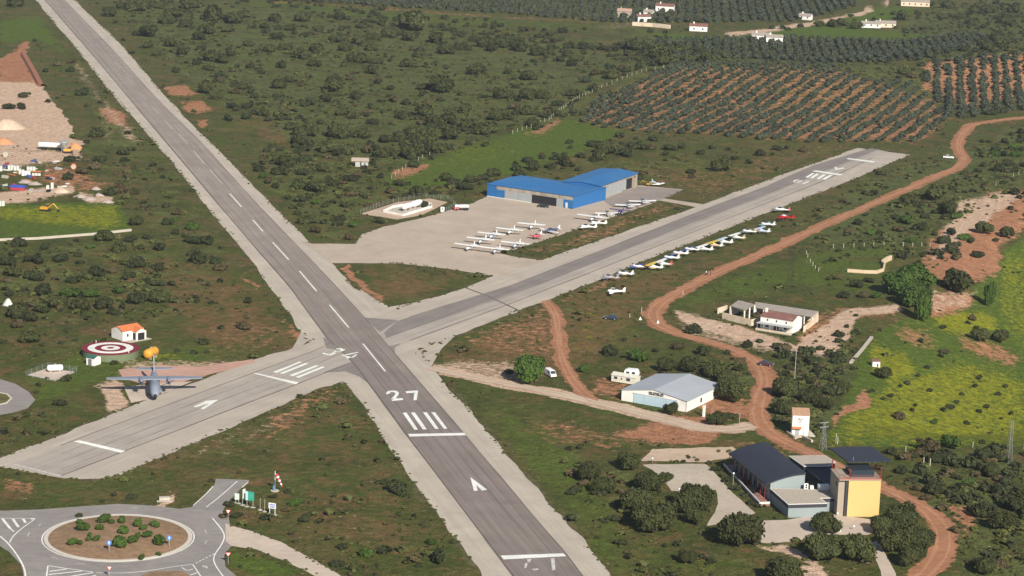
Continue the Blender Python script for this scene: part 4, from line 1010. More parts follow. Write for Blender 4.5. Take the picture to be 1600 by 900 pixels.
# keep one row direction per grove
rest = [(o[0], o[1], o[2], o[3], o[3]*1.25) for o in OL if id(o) not in first]
g_ = merge('olive_grove', rest, lowol, olive_m); tag(g_, 'rows of grey green olive trees filling the far groves and hills', 'olive grove', kind='stuff')
# ------------------------------------------------------------------ thickets that read as one mass
MQ = [([(150,-10),(420,-10),(960,66),(1060,96),(1000,104),(820,84),(600,62),(300,40),(180,20)], 1.0), ([(1000,52),(1200,92),(1340,96),(1300,104),(1060,100),(900,92)], .9),
      ([(1380,40),(1460,10),(1640,-10),(1640,92),(1440,92),(1500,60)], 1.0), ([(1225,20),(1340,50),(1500,48),(1480,10),(1400,30)], .35), ([(560,215),(760,190),(900,165),(905,185),(740,232),(640,262),(560,262)], .85),
      ([(760,272),(880,228),(1000,205),(1100,212),(960,238),(860,272)], .7), ([(1360,300),(1440,320),(1500,400),(1440,440),(1370,400),(1400,360)], .8), ([(1470,190),(1620,195),(1620,290),(1500,280),(1440,300),(1490,250)], .6),
      ([(1210,560),(1290,540),(1330,600),(1290,680),(1220,640)], .8), ([(1390,700),(1620,700),(1620,770),(1500,790),(1400,740)], .8), ([(1500,780),(1620,770),(1620,960),(1500,960)], .45),
      ([(1440,205),(1100,225),(940,250),(1060,215),(1300,222),(1440,220)], .3), ([(400,200),(520,240),(640,330),(520,360),(420,290)], .5), ([(300,100),(560,200),(500,230),(380,190)], .4),
      ([(900,180),(980,135),(1060,100),(1090,104),(960,170),(930,196)], .4), ([(820,60),(1000,80),(1060,100),(940,120),(860,90)], .7)]
rq = np.random.default_rng(55); xq = rq.uniform(-20, 1620, 26000); yq = rq.uniform(-8, 905, 26000)
dq = mask_at_(xq, yq, MQ); kq = (rq.random(26000) < dq * .5 * np.clip(((yq + 400) / 620.0) ** -1.5, 0, 2.2)) & ~paved(xq, yq)
pq = GH(xq[kq], yq[kq]); nzq = fnoise(pq[:, 0], pq[:, 1], 30, 91); pq = pq[nzq > .44]
rqq = rq.uniform(1.1, 2.9, len(pq)); print('thicket', len(pq))
mq = [crown_data(190, .17, 1500 + i, lobes=6, spread=.85) for i in range(8)]
tag(merge('thicket', [(a[0], a[1], a[2], r_, r_ * .95) for a, r_ in zip(pq, rqq)], mq, scrub_m), 'dark thickets of scrub that run together on the heath and slopes', 'thicket', kind='stuff')
# ------------------------------------------------------------------ countless low scrub and weeds
def scatter(n, dens, seed, ymin=-5, ymax=915):
    r = np.random.default_rng(seed)
    x = r.uniform(-30, 1630, n); 
    y = r.uniform(ymin, ymax, n)
    k = (~paved(x, y)) & (r.random(n) < dens(x, y))
    # thin by perspective so the ground density is even-ish
    k &= r.random(n) < np.clip(((y + 400) / 900.0) ** -1.2, 0, 3) / 3
    p = GH(x[k], y[k]); return p, x[k], y[k], r
def mask_at(x, y, lst):
    o = np.zeros(x.shape)
    for poly, s, e in lst: o = np.maximum(o, soft(x, y, poly, e) * s)
    return o
def dens(x, y):
    s = mask_at(x, y, SCRUB); bare = np.maximum(mask_at(x, y, RED), mask_at(x, y, PALE)); lush = mask_at(x, y, LUSH)
    g = G(x, y); nz = fnoise(g[:, 0], g[:, 1], 28, 41)
    return np.clip((.10 + .80 * s + (nz - .5) * 1.3) * (1 - .85 * np.clip(bare, 0, 1)) * (1 - .75 * np.clip(lush, 0, 1)), 0, 1)
p, x, y, r = scatter(120000, dens, 77)
print('tufts', len(p))
sc1 = mask_at(x, y, SCRUB)
rr2 = np.where(r.random(len(p)) < .12 + .35 * sc1, r.uniform(.8, 2.1, len(p)), r.uniform(.35, .85, len(p)))
low = [crown_data(60, .30, 1200 + i, lobes=3, spread=.5, core=False) for i in range(6)]
cut = r.random(len(p))
for lo, hi, nm, m, lab in ((0, .5, 'scrub', tuft_m, 'low grey green scrub covering the heath and verges'), (.5, .72, 'scrub', brown_m, 'low brownish scrub covering the heath and verges'), (.72, 1.01, 'scrub', scrub_m, 'low dark scrub covering the heath and verges')):
    k = (cut >= lo) & (cut < hi)
    it = [(a[0], a[1], a[2], q_, q_ * .85) for a, q_ in zip(p[k], rr2[k])] + (STUFF_SH if lo > .7 else [])
    tag(merge(nm, it, low, m), lab, 'scrub', kind='stuff')

# weeds growing over the broken edges of the paving
ed = []; en = []
for poly in (SHO_A, SHO_B, APRON, PATH_E):
    w3 = np.array([G(a[0], a[1])[:2] for a in poly])
    for i in range(len(w3) - 1):
        a, b_ = w3[i], w3[i + 1]; Ls = np.linalg.norm(b_ - a); k = int(Ls / 1.1)
        if k < 1 or Ls > 600: continue
        t = rng.random(k)[:, None]; n_ = np.array([-(b_ - a)[1], (b_ - a)[0]]) / Ls
        en.append(np.repeat(n_[None], k, 0)); ed.append(a + (b_ - a) * t + n_ * rng.normal(0, .55, (k, 1)))
ed = np.vstack(ed); en = np.vstack(en); qx, qy = proj(np.c_[ed, np.zeros(len(ed))])
kk = (qx > -20) & (qx < 1620) & (qy > -10) & (qy < 910) & ~inside(qx, qy, ASP_A) & ~inside(qx, qy, ASP_B) & (fnoise(ed[:, 0], ed[:, 1], 22, 71) > .40)
pv_ = []
for s_ in (-2.4, 2.4):
    o_ = ed + en * s_; ox, oy = proj(np.c_[o_, np.zeros(len(o_))]); pv_.append(paved(ox, oy))
kk &= ~(pv_[0] & pv_[1])
a_in = inside(qx, qy, SHO_A); b_in = inside(qx, qy, SHO_B); kk &= ~((a_in & inside(qx, qy, SHO_B)) | (inside(qx, qy, APRON) & (a_in | b_in)))
e2 = ed[kk]; print('edge weeds', len(e2))
tag(merge('weeds', [(x, y, 0, r_, r_ * .7) for (x, y), r_ in zip(e2, rng.uniform(.18, .6, len(e2)))], low, tuft_m), 'weeds growing over the broken paving edges', 'weeds', kind='stuff')
# ------------------------------------------------------------------ common materials for built things
white_w = mat('white_wall', (.78,.76,.72), .85, .06, .5, grime=(.56,.52,.46))
cream_w = mat('cream_wall', (.66,.55,.42), .9, .10, .6, grime=(.46,.34,.24))
blue_c = mat('blue_cladding', (.022,.135,.36), .5, .06, .4, spec=.4)
blue_r = mat('blue_roof', (.030,.150,.37), .5, .12, .25, spec=.3, grime=(.06,.17,.34))
grey_door = mat('grey_sheet_door', (.31,.335,.35), .6, .10, .5, grime=(.34,.31,.28))
rust_m = mat('rusty_band', (.33,.30,.26), .8, .3, .5, streak=(2, 2, .15), grime=(.17,.07,.035))
dark_m = mat('dark_opening', (.018,.018,.022), .8, .1)
tan_roof = mat('zinc_roof', (.36,.39,.43), .5, .10, .12, spec=.5, grime=(.30,.32,.35))
ltblue_m = mat('pale_blue_doors', (.42,.55,.63), .6, .07, .6)
char_m = mat('charcoal_roof', (.030,.032,.045), .5, .12, .4, spec=.4)
char_w = mat('charcoal_wall', (.040,.042,.055), .7, .1)
greyg_m = mat('grey_green_wall', (.25,.30,.31), .8, .06)
gravel_r = mat('gravel_roof', (.40,.355,.295), .95, .18, 1.2)
trim_m = mat('pale_trim', (.62,.62,.60), .7, .05)
yellow_m = mat('yellow_block', (.64,.43,.175), .85, .05, .4, streak=(.2,.2,2.2))
tanb_m = mat('beige_render', (.34,.29,.23), .9, .07)
redp_m = mat('red_steel', (.26,.035,.03), .5, .1)
orange_t = mat('orange_tiles', (.55,.17,.065), .85, .22, 1.4)
brick_t = mat('brown_red_tiles', (.20,.095,.08), .9, .28, 1.0, grime=(.28,.22,.18))
greyt_m = mat('grey_tiles', (.30,.265,.235), .9, .22, .8, grime=(.36,.31,.27))
wmet_m = mat('white_paint_metal', (.78,.79,.78), .35, .04, spec=.5)
glass_m = mat('dark_glass', (.03,.045,.06), .12, .05, spec=.7)
tyre_m = mat('tyre', (.02,.02,.02), .9, .1)
grn_w = mat('green_tank_wall', (.14,.175,.105), .9, .12, .5)
marn_m = mat('maroon_paint', (.20,.018,.035), .7, .08)
gmet_m = mat('grey_green_hut_roof', (.035,.12,.10), .6, .1)
conc_o = mat('rough_concrete', (.44,.40,.34), .95, .14, .8)
steel_m = mat('galvanised_steel', (.42,.44,.46), .5, .08, metal=.3)
def col_m(name, rgb, rough=.4): return mat(name, rgb, rough, .04, spec=.5)

# ------------------------------------------------------------------ a frame on the ground from three base pixels
class Site:
    def __init__(s, a, b_, c=None, depth=None, z=None):
        A = g1(*a); B = g1(*b_); s.z = A.z if z is None else z
        d = Vector((B.x - A.x, B.y - A.y, 0)); s.w = d.length; s.rz = math.atan2(d.y, d.x); s.o = Vector((A.x, A.y, s.z))
        s.ux = d.normalized(); s.uy = Vector((-s.ux.y, s.ux.x, 0))
        if c is not None:
            C = g1(*c); s.d = (Vector((C.x, C.y, 0)) - Vector((B.x, B.y, 0))).dot(s.uy)
            s.cx = (Vector((C.x, C.y, 0)) - Vector((A.x, A.y, 0))).dot(s.ux)
        else: s.d = depth
    def root(s, name, label, cat, group=None):
        e = empty(name, s.o, s.rz); tag(e, label, cat, group); return e
    def loc(s, px, py, z):
        """local x, y of the point at height z (above the site) seen at a pixel"""
        p = G(px, py, s.z + z); v = Vector((p[0], p[1], 0)) - Vector((s.o.x, s.o.y, 0)); return v.dot(s.ux), v.dot(s.uy)
def gable(b, x0, x1, y0, y1, ze, zr, axis='x', over=.3, t=.12):
    """two roof slopes with thickness; ridge along axis"""
    if axis == 'x':
        ym = (y0 + y1) / 2; k = (zr - ze) / (ym - y0); e0 = y0 - over; e1 = y1 + over; zl = ze - over * k
        for (ya, za, yb, zb) in ((e0, zl, ym, zr), (e1, zl, ym, zr)):
            p = [(x0-over, ya, za), (x1+over, ya, za), (x1+over, yb, zb), (x0-over, yb, zb)]
            if ya > yb: p = [p[3], p[2], p[1], p[0]]
            b.hexa(p + [(q_[0], q_[1], q_[2] + t) for q_ in p])
    else:
        xm = (x0 + x1) / 2; k = (zr - ze) / (xm - x0); e0 = x0 - over; e1 = x1 + over; zl = ze - over * k
        for (xa, za, xb, zb) in ((e0, zl, xm, zr), (e1, zl, xm, zr)):
            p = [(xa, y0-over, za), (xb, y0-over, zb), (xb, y1+over, zb), (xa, y1+over, za)]
            if xa > xb: p = [p[1], p[0], p[3], p[2]]
            b.hexa(p + [(q_[0], q_[1], q_[2] + t) for q_ in p])
def gable_walls(b, x0, x1, y0, y1, ze, zr, axis='x', z0=-.3):
    if axis == 'x':
        ym = (y0+y1)/2; prof = [(y0, z0), (y1, z0), (y1, ze), (ym, zr), (y0, ze)]
        v = [(x, y, z) for x in (x0, x1) for y, z in prof]
        b.add(v, [(0,4,3,2,1), (5,6,7,8,9), (0,1,6,5), (1,2,7,6), (2,3,8,7), (3,4,9,8), (4,0,5,9)])
    else:
        xm = (x0+x1)/2; prof = [(x0, z0), (x1, z0), (x1, ze), (xm, zr), (x0, ze)]
        v = [(x, y, z) for y in (y0, y1) for x, z in prof]
        b.add(v, [(0,1,2,3,4), (5,9,8,7,6), (0,5,6,1), (1,6,7,2), (2,7,8,3), (3,8,9,4), (4,9,5,0)])
def bx(parent, name, m, x0, x1, y0, y1, z0, z1): return MB().box(x0,x1,y0,y1,z0,z1).build(name, m, parent)
def win_y(parent, x, z, w_, h, y=0, name='window', m=None, fm=None, side=-1):
    """window on a wall facing -y (side -1) at local y"""
    o = bx(parent, name, m or glass_m, x-w_/2, x+w_/2, y-.03 if side < 0 else y-.1, y+.1 if side < 0 else y+.03, z, z+h)
    if fm:
        b = MB(); t = .08
        ys = (y-.06, y-.031) if side < 0 else (y+.031, y+.06)
        b.box(x-w_/2-t, x-w_/2, *ys, z-t, z+h+t); b.box(x+w_/2, x+w_/2+t, *ys, z-t, z+h+t); b.box(x-w_/2, x+w_/2, *ys, z+h, z+h+t); b.box(x-w_/2, x+w_/2, *ys, z-t, z)
        b.build('frame', fm, o)
    return o
def ribs(b, x0, x1, n, y0, y1, f): pass

# ---- blue hangar one
S = Site((760.8,306.8), (894.7,326.6), (937,311.2)); r = S.root('aircraft_hangar', 'long blue roofed hangar with rust streaked door band and a black car in front', 'hangar')
W_, D_2, Hh = S.w, S.d, 4.9
b = MB(); b.box(0, W_, .25, D_2, -.2, Hh - .3)
b.build('wall', blue_c, r)
rf = MB(); ov = .35; q0 = [(-ov, -.1, Hh-.15), (W_+ov, -.1, Hh-.15), (W_+ov, D_2*.62, Hh+.25), (-ov, D_2*.62, Hh+.25)]; rf.hexa(q0 + [(p[0], p[1], p[2]+.18) for p in q0])
q0 = [(-ov, D_2*.62, Hh+.25), (W_+ov, D_2*.62, Hh+.25), (W_+ov, D_2+.3, Hh-.15), (-ov, D_2+.3, Hh-.15)]; rf.hexa(q0 + [(p[0], p[1], p[2]+.18) for p in q0])
roof = rf.build('roof', blue_r, r)
sm_ = MB()
for k in range(1, int(W_/2)):
    x = k * 2.0; sm_.hexa([(x, -.1, Hh+.03), (x+.12, -.1, Hh+.03), (x+.12, D_2*.62, Hh+.43), (x, D_2*.62, Hh+.43), (x, -.1, Hh+.1), (x+.12, -.1, Hh+.1), (x+.12, D_2*.62, Hh+.5), (x, D_2*.62, Hh+.5)])
sm_.build('roof_seam', blue_c, roof)
b = MB(); b.add([(W_, 0, Hh-.31), (W_, D_2, Hh-.31), (W_, D_2*.62, Hh+.22)], [(0, 1, 2)]); b.add([(0, 0, Hh-.31), (0, D_2*.62, Hh+.22), (0, D_2, Hh-.31)], [(0, 1, 2)]); b.build('gable_end', blue_c, r)
fx = lambda u: (u - 110) / (825 - 110) * W_
bx(r, 'rusty_band', rust_m, fx(188), fx(822), .1, .24, Hh-1.65, Hh-.32)
bx(r, 'side_panel', blue_c, 0, fx(180), .05, .24, 0, Hh-.32)
bx(r, 'sliding_door', grey_door, fx(258), fx(372), .12, .245, .05, Hh-1.66); bx(r, 'sliding_door', grey_door, fx(374), fx(484), .06, .2, .05, Hh-1.66)
bx(r, 'sliding_door', grey_door, fx(690), fx(745), .06, .2, .05, Hh-1.66)
bx(r, 'side_panel', blue_c, fx(184), fx(256), .1, .24, .05, Hh-1.66); bx(r, 'side_panel', blue_c, fx(747), W_, .1, .24, .0, Hh-1.66)
bx(r, 'doorway', dark_m, fx(486), fx(688), .18, .26, .05, Hh-1.66)
bx(r, 'plinth', trim_m, 0, fx(480), .0, .05, 0, .28)
bx(r, 'side_door', trim_m, fx(765), fx(782), -.02, .09, .02, 2.1)
# ---- blue hangar two
S = Site((937.8,311.6), (995.5,290.8), depth=20); 
l1 = S.loc(876, 284.5, 5.2); S.d = l1[1]; r = S.root('aircraft_hangar', 'second blue roofed hangar with its grey doors facing the grey apron', 'hangar')
W_, D_2, Hh = S.w, S.d, 5.3
b = MB(); b.box(0, W_, .25, D_2, -.2, Hh-.2); b.build('wall', blue_c, r)
rf = MB(); gable(rf, 0, W_, 0, D_2, Hh-.1, Hh+.7, 'x', .35, .18); rf2 = rf.build('roof', blue_r, r)
b = MB()
for x in (0, W_): b.add([(x, 0.02, Hh-.19), (x, D_2, Hh-.19), (x, D_2/2, Hh+.62)], [(0, 1, 2) if x else (0, 2, 1)])
b.build('gable_end', blue_c, r)
bx(r, 'rusty_band', rust_m, 0, W_, .1, .24, Hh-1.0, Hh-.21)
for k in range(4):
    a = W_*.70/4; bx(r, 'sliding_door', grey_door, k*a+.02, (k+1)*a-.02, .06+.05*(k % 2), .2, .05, Hh-1.01)
bx(r, 'doorway', dark_m, W_*.70, W_*.96, .18, .26, .05, Hh-1.01)
bx(r, 'door_post', rust_m, W_*.96, W_, .05, .2, 0, Hh-1.01); bx(r, 'folded_door', tanb_m, W_*.86, W_*.89, -1.2, .2, .05, Hh-1.1)
# ---- white hangar
S = Site((970.8,625.6), (1072.5,644), (1114.5,616.4)); r = S.root('white_hangar', 'white hangar with zinc gable roof and pale blue doors beside the pale dirt lane', 'hangar')
W_, D_2, ze, zr = S.w, S.d, 2.9, 4.5
b = MB(); gable_walls(b, 0, W_, 0, D_2, ze, zr, 'y'); b.build('wall', white_w, r)
rf = MB(); gable(rf, 0, W_, 0, D_2, ze+.03, zr+.03, 'y', .25, .1); rf = rf.build('roof', tan_roof, r)
b = MB()
for k in range(1, 14):
    y = D_2 * k / 14
    for sx in (0, 1):
        xa, xb = (0, W_/2) if not sx else (W_, W_/2)
        p = [(xa, y, ze+.13), (xb, y, zr+.13), (xb, y+.07, zr+.13), (xa, y+.07, ze+.13)]
        if sx: p = p[::-1]
        b.hexa(p + [(q_[0], q_[1], q_[2]+.035) for q_ in p])
b.build('sheet_joint', steel_m, rf)
u = lambda px: (px - 235) / (1010 - 235) * W_
for k in range(4):
    a0, a1 = u(380 + k*130), u(380 + (k+1)*130); bx(r, 'sliding_door', ltblue_m, a0+.03, a1-.03, -.12-.04*(k % 2), -.02, .05, 2.65)
bx(r, 'door_rail', trim_m, u(375), u(905), -.2, -.02, 2.66, 2.85)
sg = bx(r, 'gable_window', dark_m, u(555), u(735), -.06, -.01, 2.98, 3.78)
b = MB()
for k in range(5):
    x = u(558) + k * (u(732) - u(558)) / 4; b.box(x-.04, x+.04, -.1, -.07, 2.98, 3.78)
for k in range(4):
    x0 = u(558) + k * (u(732)-u(558))/4; x1 = x0 + (u(732)-u(558))/4
    b.cyl((x0, -.085, 3.7 if k % 2 else 3.05), (x1, -.085, 3.05 if k % 2 else 3.7), .04, n=5)
b.build('lattice', white_w, sg)
for yy in (.42, .80): bx(r, 'window', glass_m, W_-.05, W_+.04, D_2*yy-.5, D_2*yy+.5, .8, 2.0)
bx(r, 'downpipe', steel_m, W_-.12, W_-.02, -.1, -.02, 0, 2.9)
bx(r, 'annex', white_w, W_*.80, W_+.9, D_2+.02, D_2+2.2, -.2, 2.7); bx(r, 'annex_roof', tan_roof, W_*.78, W_+1.1, D_2+.03, D_2+2.4, 2.72, 2.85)
# pillar with cable beside it
p = g1(1099.5, 651); o = empty('white_pillar', p, S.rz); tag(o, 'tall slim white pillar right of the white hangar front', 'pillar'); bx(o, 'shaft', white_w, -.28, .28, -.28, .28, -.1, 3.2); bx(o, 'cap', conc_o, -.36, .36, -.36, .36, 3.2, 3.32)
# caravans
S2 = Site((955,596.8), (984.8,601.6), depth=3.4); r = S2.root('mobile_home', 'long cream mobile home with three windows beside the white hangar', 'mobile home'); W_ = S2.w + 1.5
crm = mat('cream_metal', (.66,.62,.53), .6, .07)
b = MB(); gable_walls(b, 0, W_, 0, 3.2, 2.1, 2.6, 'x', .25); b.build('body', crm, r)
b = MB(); gable(b, 0, W_, 0, 3.2, 2.12, 2.63, 'x', .15, .06); b.build('roof', mat('lichen_roof', (.58,.58,.50), .8, .2, .8), r)
win_y(r, W_*.18, 1.05, 1.0, .75, 0, fm=trim_m); win_y(r, W_*.42, 1.1, .4, .5, 0); win_y(r, W_*.70, 1.0, 1.2, .8, 0, fm=trim_m)
for x in (1, W_-1): bx(r, 'support', conc_o, x-.2, x+.2, .4, 2.8, -.1, .24)
p = g1(987, 590); r = empty('caravan', p, S2.rz + .25); tag(r, 'smaller white touring caravan behind the cream mobile home', 'caravan')
prof = [(-1.9,.5),(1.9,.5),(2.1,1.3),(1.7,2.3),(1.2,2.5),(-1.2,2.5),(-1.9,2.2),(-2.1,1.2)]
b = MB(); v = [(x, y, z) for y in (-1.05, 1.05) for x, z in prof]; n8 = len(prof)
b.add(v, [tuple(range(n8)), tuple(range(n8, 2*n8))[::-1]] + [(i, n8+i, n8+(i+1) % n8, (i+1) % n8) for i in range(n8)]); b.build('body', wmet_m, r)
for x in (-1, .6): win_y(r, x, 1.3, .9, .6, -1.05)
MB().cyl((0,-1.1,.33), (0,-.85,.33), .33, n=14).build('wheel', tyre_m, r); MB().cyl((0,1.1,.33), (0,.85,.33), .33, n=14).build('wheel', tyre_m, r)
MB().cyl((2.0,0,.5), (3.1,0,.45), .06).build('drawbar', steel_m, r)

# ---- terminal building (barrel roof, flat blocks, deck)
S = Site((1228.7,811.6), (1292.5,810.6), depth=8); r = S.root('terminal_building', 'charcoal terminal building with curved dark roof and flat gravel roofed blocks beside the yellow tower', 'terminal building')
def L(px, py, z): return S.loc(px, py, z)
hF = 3.3
P4 = [L(*zc(1130,680,5.926,[q_])[0], hF) for q_ in ((600,640),(965,630),(905,583),(1108,578),(985,503),(430,490))]
w0 = [(p[0], p[1]) for p in P4]
def poly_ccw(p): 
    ar = sum(p[i][0]*p[(i+1)%len(p)][1]-p[(i+1)%len(p)][0]*p[i][1] for i in range(len(p))); return p if ar > 0 else p[::-1]
def inset(poly, d):
    poly = poly_ccw(poly); n = len(poly); out = []
    for i in range(n):
        a, b_, c = Vector(poly[i-1]), Vector(poly[i]), Vector(poly[(i+1) % n])
        n1 = (b_-a).normalized(); n2 = (c-b_).normalized(); m1 = Vector((-n1.y, n1.x)); m2 = Vector((-n2.y, n2.x))
        k = (m1+m2); k = k / max(.3, k.dot(m1)); out.append((b_.x + k.x*d, b_.y + k.y*d))
    return out
MB().prism(poly_ccw(inset(w0, .25)), -.3, hF-.9).build('front_block', greyg_m, r)
MB().prism(poly_ccw(inset(w0, .05)), hF-.9, hF-.12).build('fascia', char_w, r)
MB().prism(poly_ccw(w0), hF-.12, hF).build('roof_trim', trim_m, r)
fr_roof = MB().prism(poly_ccw(inset(w0, .28)), hF, hF+.03).build('gravel_roof', gravel_r, r)
# barrel roof hall: left eave and right high edge
Z = lambda q_: zc(1130,680,5.926,[q_])[0]
zl_, zh = 4.3, 6.6
eL0 = L(*Z((50,178)), zl_); eL1 = L(*Z((392,462)), zl_); eR0 = L(*Z((440,95)), zh); eR1 = L(*Z((800,392)), zh)
# make it a proper rectangle in plan from its left eave
ax = Vector((eL1[0]-eL0[0], eL1[1]-eL0[1])); Ln = ax.length; ax.normalize(); ay = Vector((-ax.y, ax.x))
wd = abs(((Vector(eR0)-Vector(eL0)).dot(ay) + (Vector(eR1)-Vector(eL1)).dot(ay)) / 2); wd = max(8.0, min(wd, 18.0))
print('hall', Ln, wd, w0)
hall_n = 14
def hp(t, s, z): q_ = Vector(eL0) + ax * (t*Ln) + ay * (s*wd); return (q_.x, q_.y, z)
def arc(s): return zl_ + (zh - zl_) * math.sin(min(1, s*1.0) * math.pi * .5 ) ** .9
b = MB(); v = []; 
for t in (-.01, 1.01):
    for k in range(hall_n+1): v.append(hp(t, k/hall_n, arc(k/hall_n)))
for t in (-.01, 1.01):
    for k in range(hall_n+1): v.append(hp(t, k/hall_n, arc(k/hall_n)+.28))
n1 = hall_n+1; fs = []
for k in range(hall_n):
    fs += [(k, n1+k, n1+k+1, k+1), (2*n1+k, 2*n1+k+1, 3*n1+k+1, 3*n1+k), (k, k+1, 2*n1+k+1, 2*n1+k), (n1+k, 3*n1+k, 3*n1+k+1, n1+k+1)]
fs += [(0, 2*n1, 3*n1, n1), (hall_n, n1+hall_n, 3*n1+hall_n, 2*n1+hall_n)]
b.add(v, fs); ro = b.build('curved_roof', char_m, r, smooth=False)
import bmesh
def fixn(o):
    bm = bmesh.new(); bm.from_mesh(o.data); bmesh.ops.recalc_face_normals(bm, faces=bm.faces[:]); bm.to_mesh(o.data); bm.free(); return o
fixn(ro)
b = MB(); v = []
for t in (.03, .985):
    for k in range(hall_n+1): v.append(hp(t, .14 + .86*k/hall_n, arc(.14 + .86*k/hall_n)))
    v.append(hp(t, 1.0, -.3)); v.append(hp(t, .14, -.3))
m_ = n1+2; b.add(v, [tuple(range(m_)), tuple(range(m_, 2*m_))[::-1]] + [(i, m_+i, m_+(i+1) % m_, (i+1) % m_) for i in range(m_)])
fixn(b.build('hall_wall', greyg_m, r))
for k in range(9):
    t = .02 + k*.12; q_ = hp(t, .015, 0); bx(r, 'column', redp_m, q_[0]-.06, q_[0]+.06, q_[1]-.06, q_[1]+.06, -.1, zl_)
b = MB()
for k in range(7):
    t = .1 + k*.125; a_ = hp(t-.045, .138, 0); c_ = hp(t+.045, .138, 0)
    b.add([(a_[0], a_[1], .3), (c_[0], c_[1], .3), (c_[0], c_[1], 3.4), (a_[0], a_[1], 3.4)], [(0, 1, 2, 3)])
fixn(b.build('glazing', glass_m, r))
# terrace along the left side
tA, tB = L(*Z((0,272)), .6), L(*Z((335,635)), .6); tC = L(*Z((420,628)), .6)
a_, c_ = Vector(tA), Vector(tB)
nrm = ay
terr = [tuple(a_), tuple(c_), tuple(c_ + ay*2.6), tuple(a_ + ay*2.6)]
MB().prism(poly_ccw(terr), -.2, .5).build('terrace', mat('terrace_brick', (.30,.17,.14), .9, .15), r)
b = MB(); k_ = (c_-a_).normalized(); b.prism(poly_ccw([tuple(a_), tuple(c_), tuple(c_ + ay*.25), tuple(a_ + ay*.25)]), .5, .95)
e_ = c_ + ay*2.6; b.prism(poly_ccw([tuple(c_ + ay*.26), tuple(c_ + ay*2.6), tuple(c_ + ay*2.6 - k_*.25), tuple(c_ + ay*.26 - k_*.25)]), .5, .95)
b.build('terrace_parapet', trim_m, r)
# back block, dark link
bk = [L(*Z(q_), 4.4) for q_ in ((605,190),(940,185),(1045,248),(985,285),(745,288))]
MB().prism(poly_ccw(inset(bk, .2)), -.3, 4.28).build('rear_block', char_w, r); MB().prism(poly_ccw(bk), 4.28, 4.4).build('roof_trim', trim_m, r)
MB().prism(poly_ccw(inset(bk, .25)), 4.4, 4.43).build('gravel_roof', gravel_r, r)
lk = [L(*Z(q_), 4.0) for q_ in ((755,295),(1000,290),(1030,330),(1020,500),(930,445))]
MB().prism(poly_ccw(lk), -.3, 4.0).build('link_block', char_w, r)
def unit(parent, q_, z, w_, d_, h, name, fans=1):
    x, y = L(*Z(q_), z); o = bx(parent, name, wmet_m, x-w_/2, x+w_/2, y, y+d_, z, z+h)
    for k in range(fans):
        MB().cyl((x, y-.03, z+h*(.28+.45*k)), (x, y+.02, z+h*(.28+.45*k)), h*.19, n=14).build('fan', dark_m, o)
unit(fr_roof, (768,498), hF+.03, .95, .5, 1.25, 'cooling_unit', 2); unit(fr_roof, (935,508), hF+.03, 2.6, 1.4, 1.1, 'cooling_unit', 0)
unit(fr_roof, (822,500), hF+.03, .8, .8, .75, 'vent_box', 0)
x, y = L(*Z((1080,700)), 0.0); bx(r, 'entrance_glass', glass_m, x-1.9, x-.5, y+.3, y+.5, 0, 2.3)
# ---- tower
S = Site((1323,807.4), (1372.8,807.4), depth=6.6); W_ = S.w
r = S.root('control_tower', 'square yellow tower with open red railed deck under a flat dark canopy', 'tower')
Hh = 9.0; ll = S.loc(1303, 731.5, Hh-.1); D_2 = max(4.5, min(8.5, ll[1])); print('tower', W_, ll)
bx(r, 'yellow_wall', yellow_m, 0, W_, 0, .35, -.2, Hh-.35); bx(r, 'tower_body', tanb_m, -.05-.0, W_, .36, D_2, -.2, Hh-.35); bx(r, 'recess', char_w, -.62, -.06, .3, .75, -.2, Hh-.6)
bx(r, 'side_wall', tanb_m, -2.2, -.06, .76, D_2, -.2, Hh-.35)
bx(r, 'deck', tanb_m, -2.3, W_+.1, -.1, D_2+.1, Hh-.35, Hh-.1); bx(r, 'deck_kerb', mat('red_deck', (.42,.13,.10), .7), -2.3, W_+.1, -.12, .12, Hh-.1, Hh+.08)
b = MB()
for x in np.linspace(-2.2, W_, 9): b.cyl((x, 0, Hh-.1), (x, 0, Hh+.9), .03, n=5)
for z in (.35, .62, .9): b.cyl((-2.2, 0, Hh+z), (W_, 0, Hh+z), .025, n=5); b.cyl((-2.2, 0, Hh+z), (-2.2, D_2, Hh+z), .025, n=5); b.cyl((W_, 0, Hh+z), (W_, D_2, Hh+z), .025, n=5)
b.build('railing', redp_m, r)
for x, y in ((.15, .2), (W_-.1, .2), (-2.0, D_2-.2), (W_-.1, D_2-.2)): MB().cyl((x, y, Hh-.1), (x, y, Hh+2.45), .11, n=8).build('canopy_post', redp_m, r)
cn = [S.loc(*Z(q_), Hh+2.5) for q_ in ((980,122),(1370,110),(1560,245),(1155,255))]
MB().prism(poly_ccw(cn), Hh+2.45, Hh+2.7).build('canopy', char_m, r)
bx(r, 'cabin_glass', glass_m, .9, W_-1.2, 1.7, D_2-1, Hh-.1, Hh+1.5)
bx(r, 'slot_window', dark_m, -2.24, -2.19, 2.2, 3.0, Hh-2.4, Hh-1.4)
MB().cyl((W_*.3, D_2*.7, Hh+2.7), (W_*.3, D_2*.7, Hh+3.5), .04, n=5).build('aerial', steel_m, r)

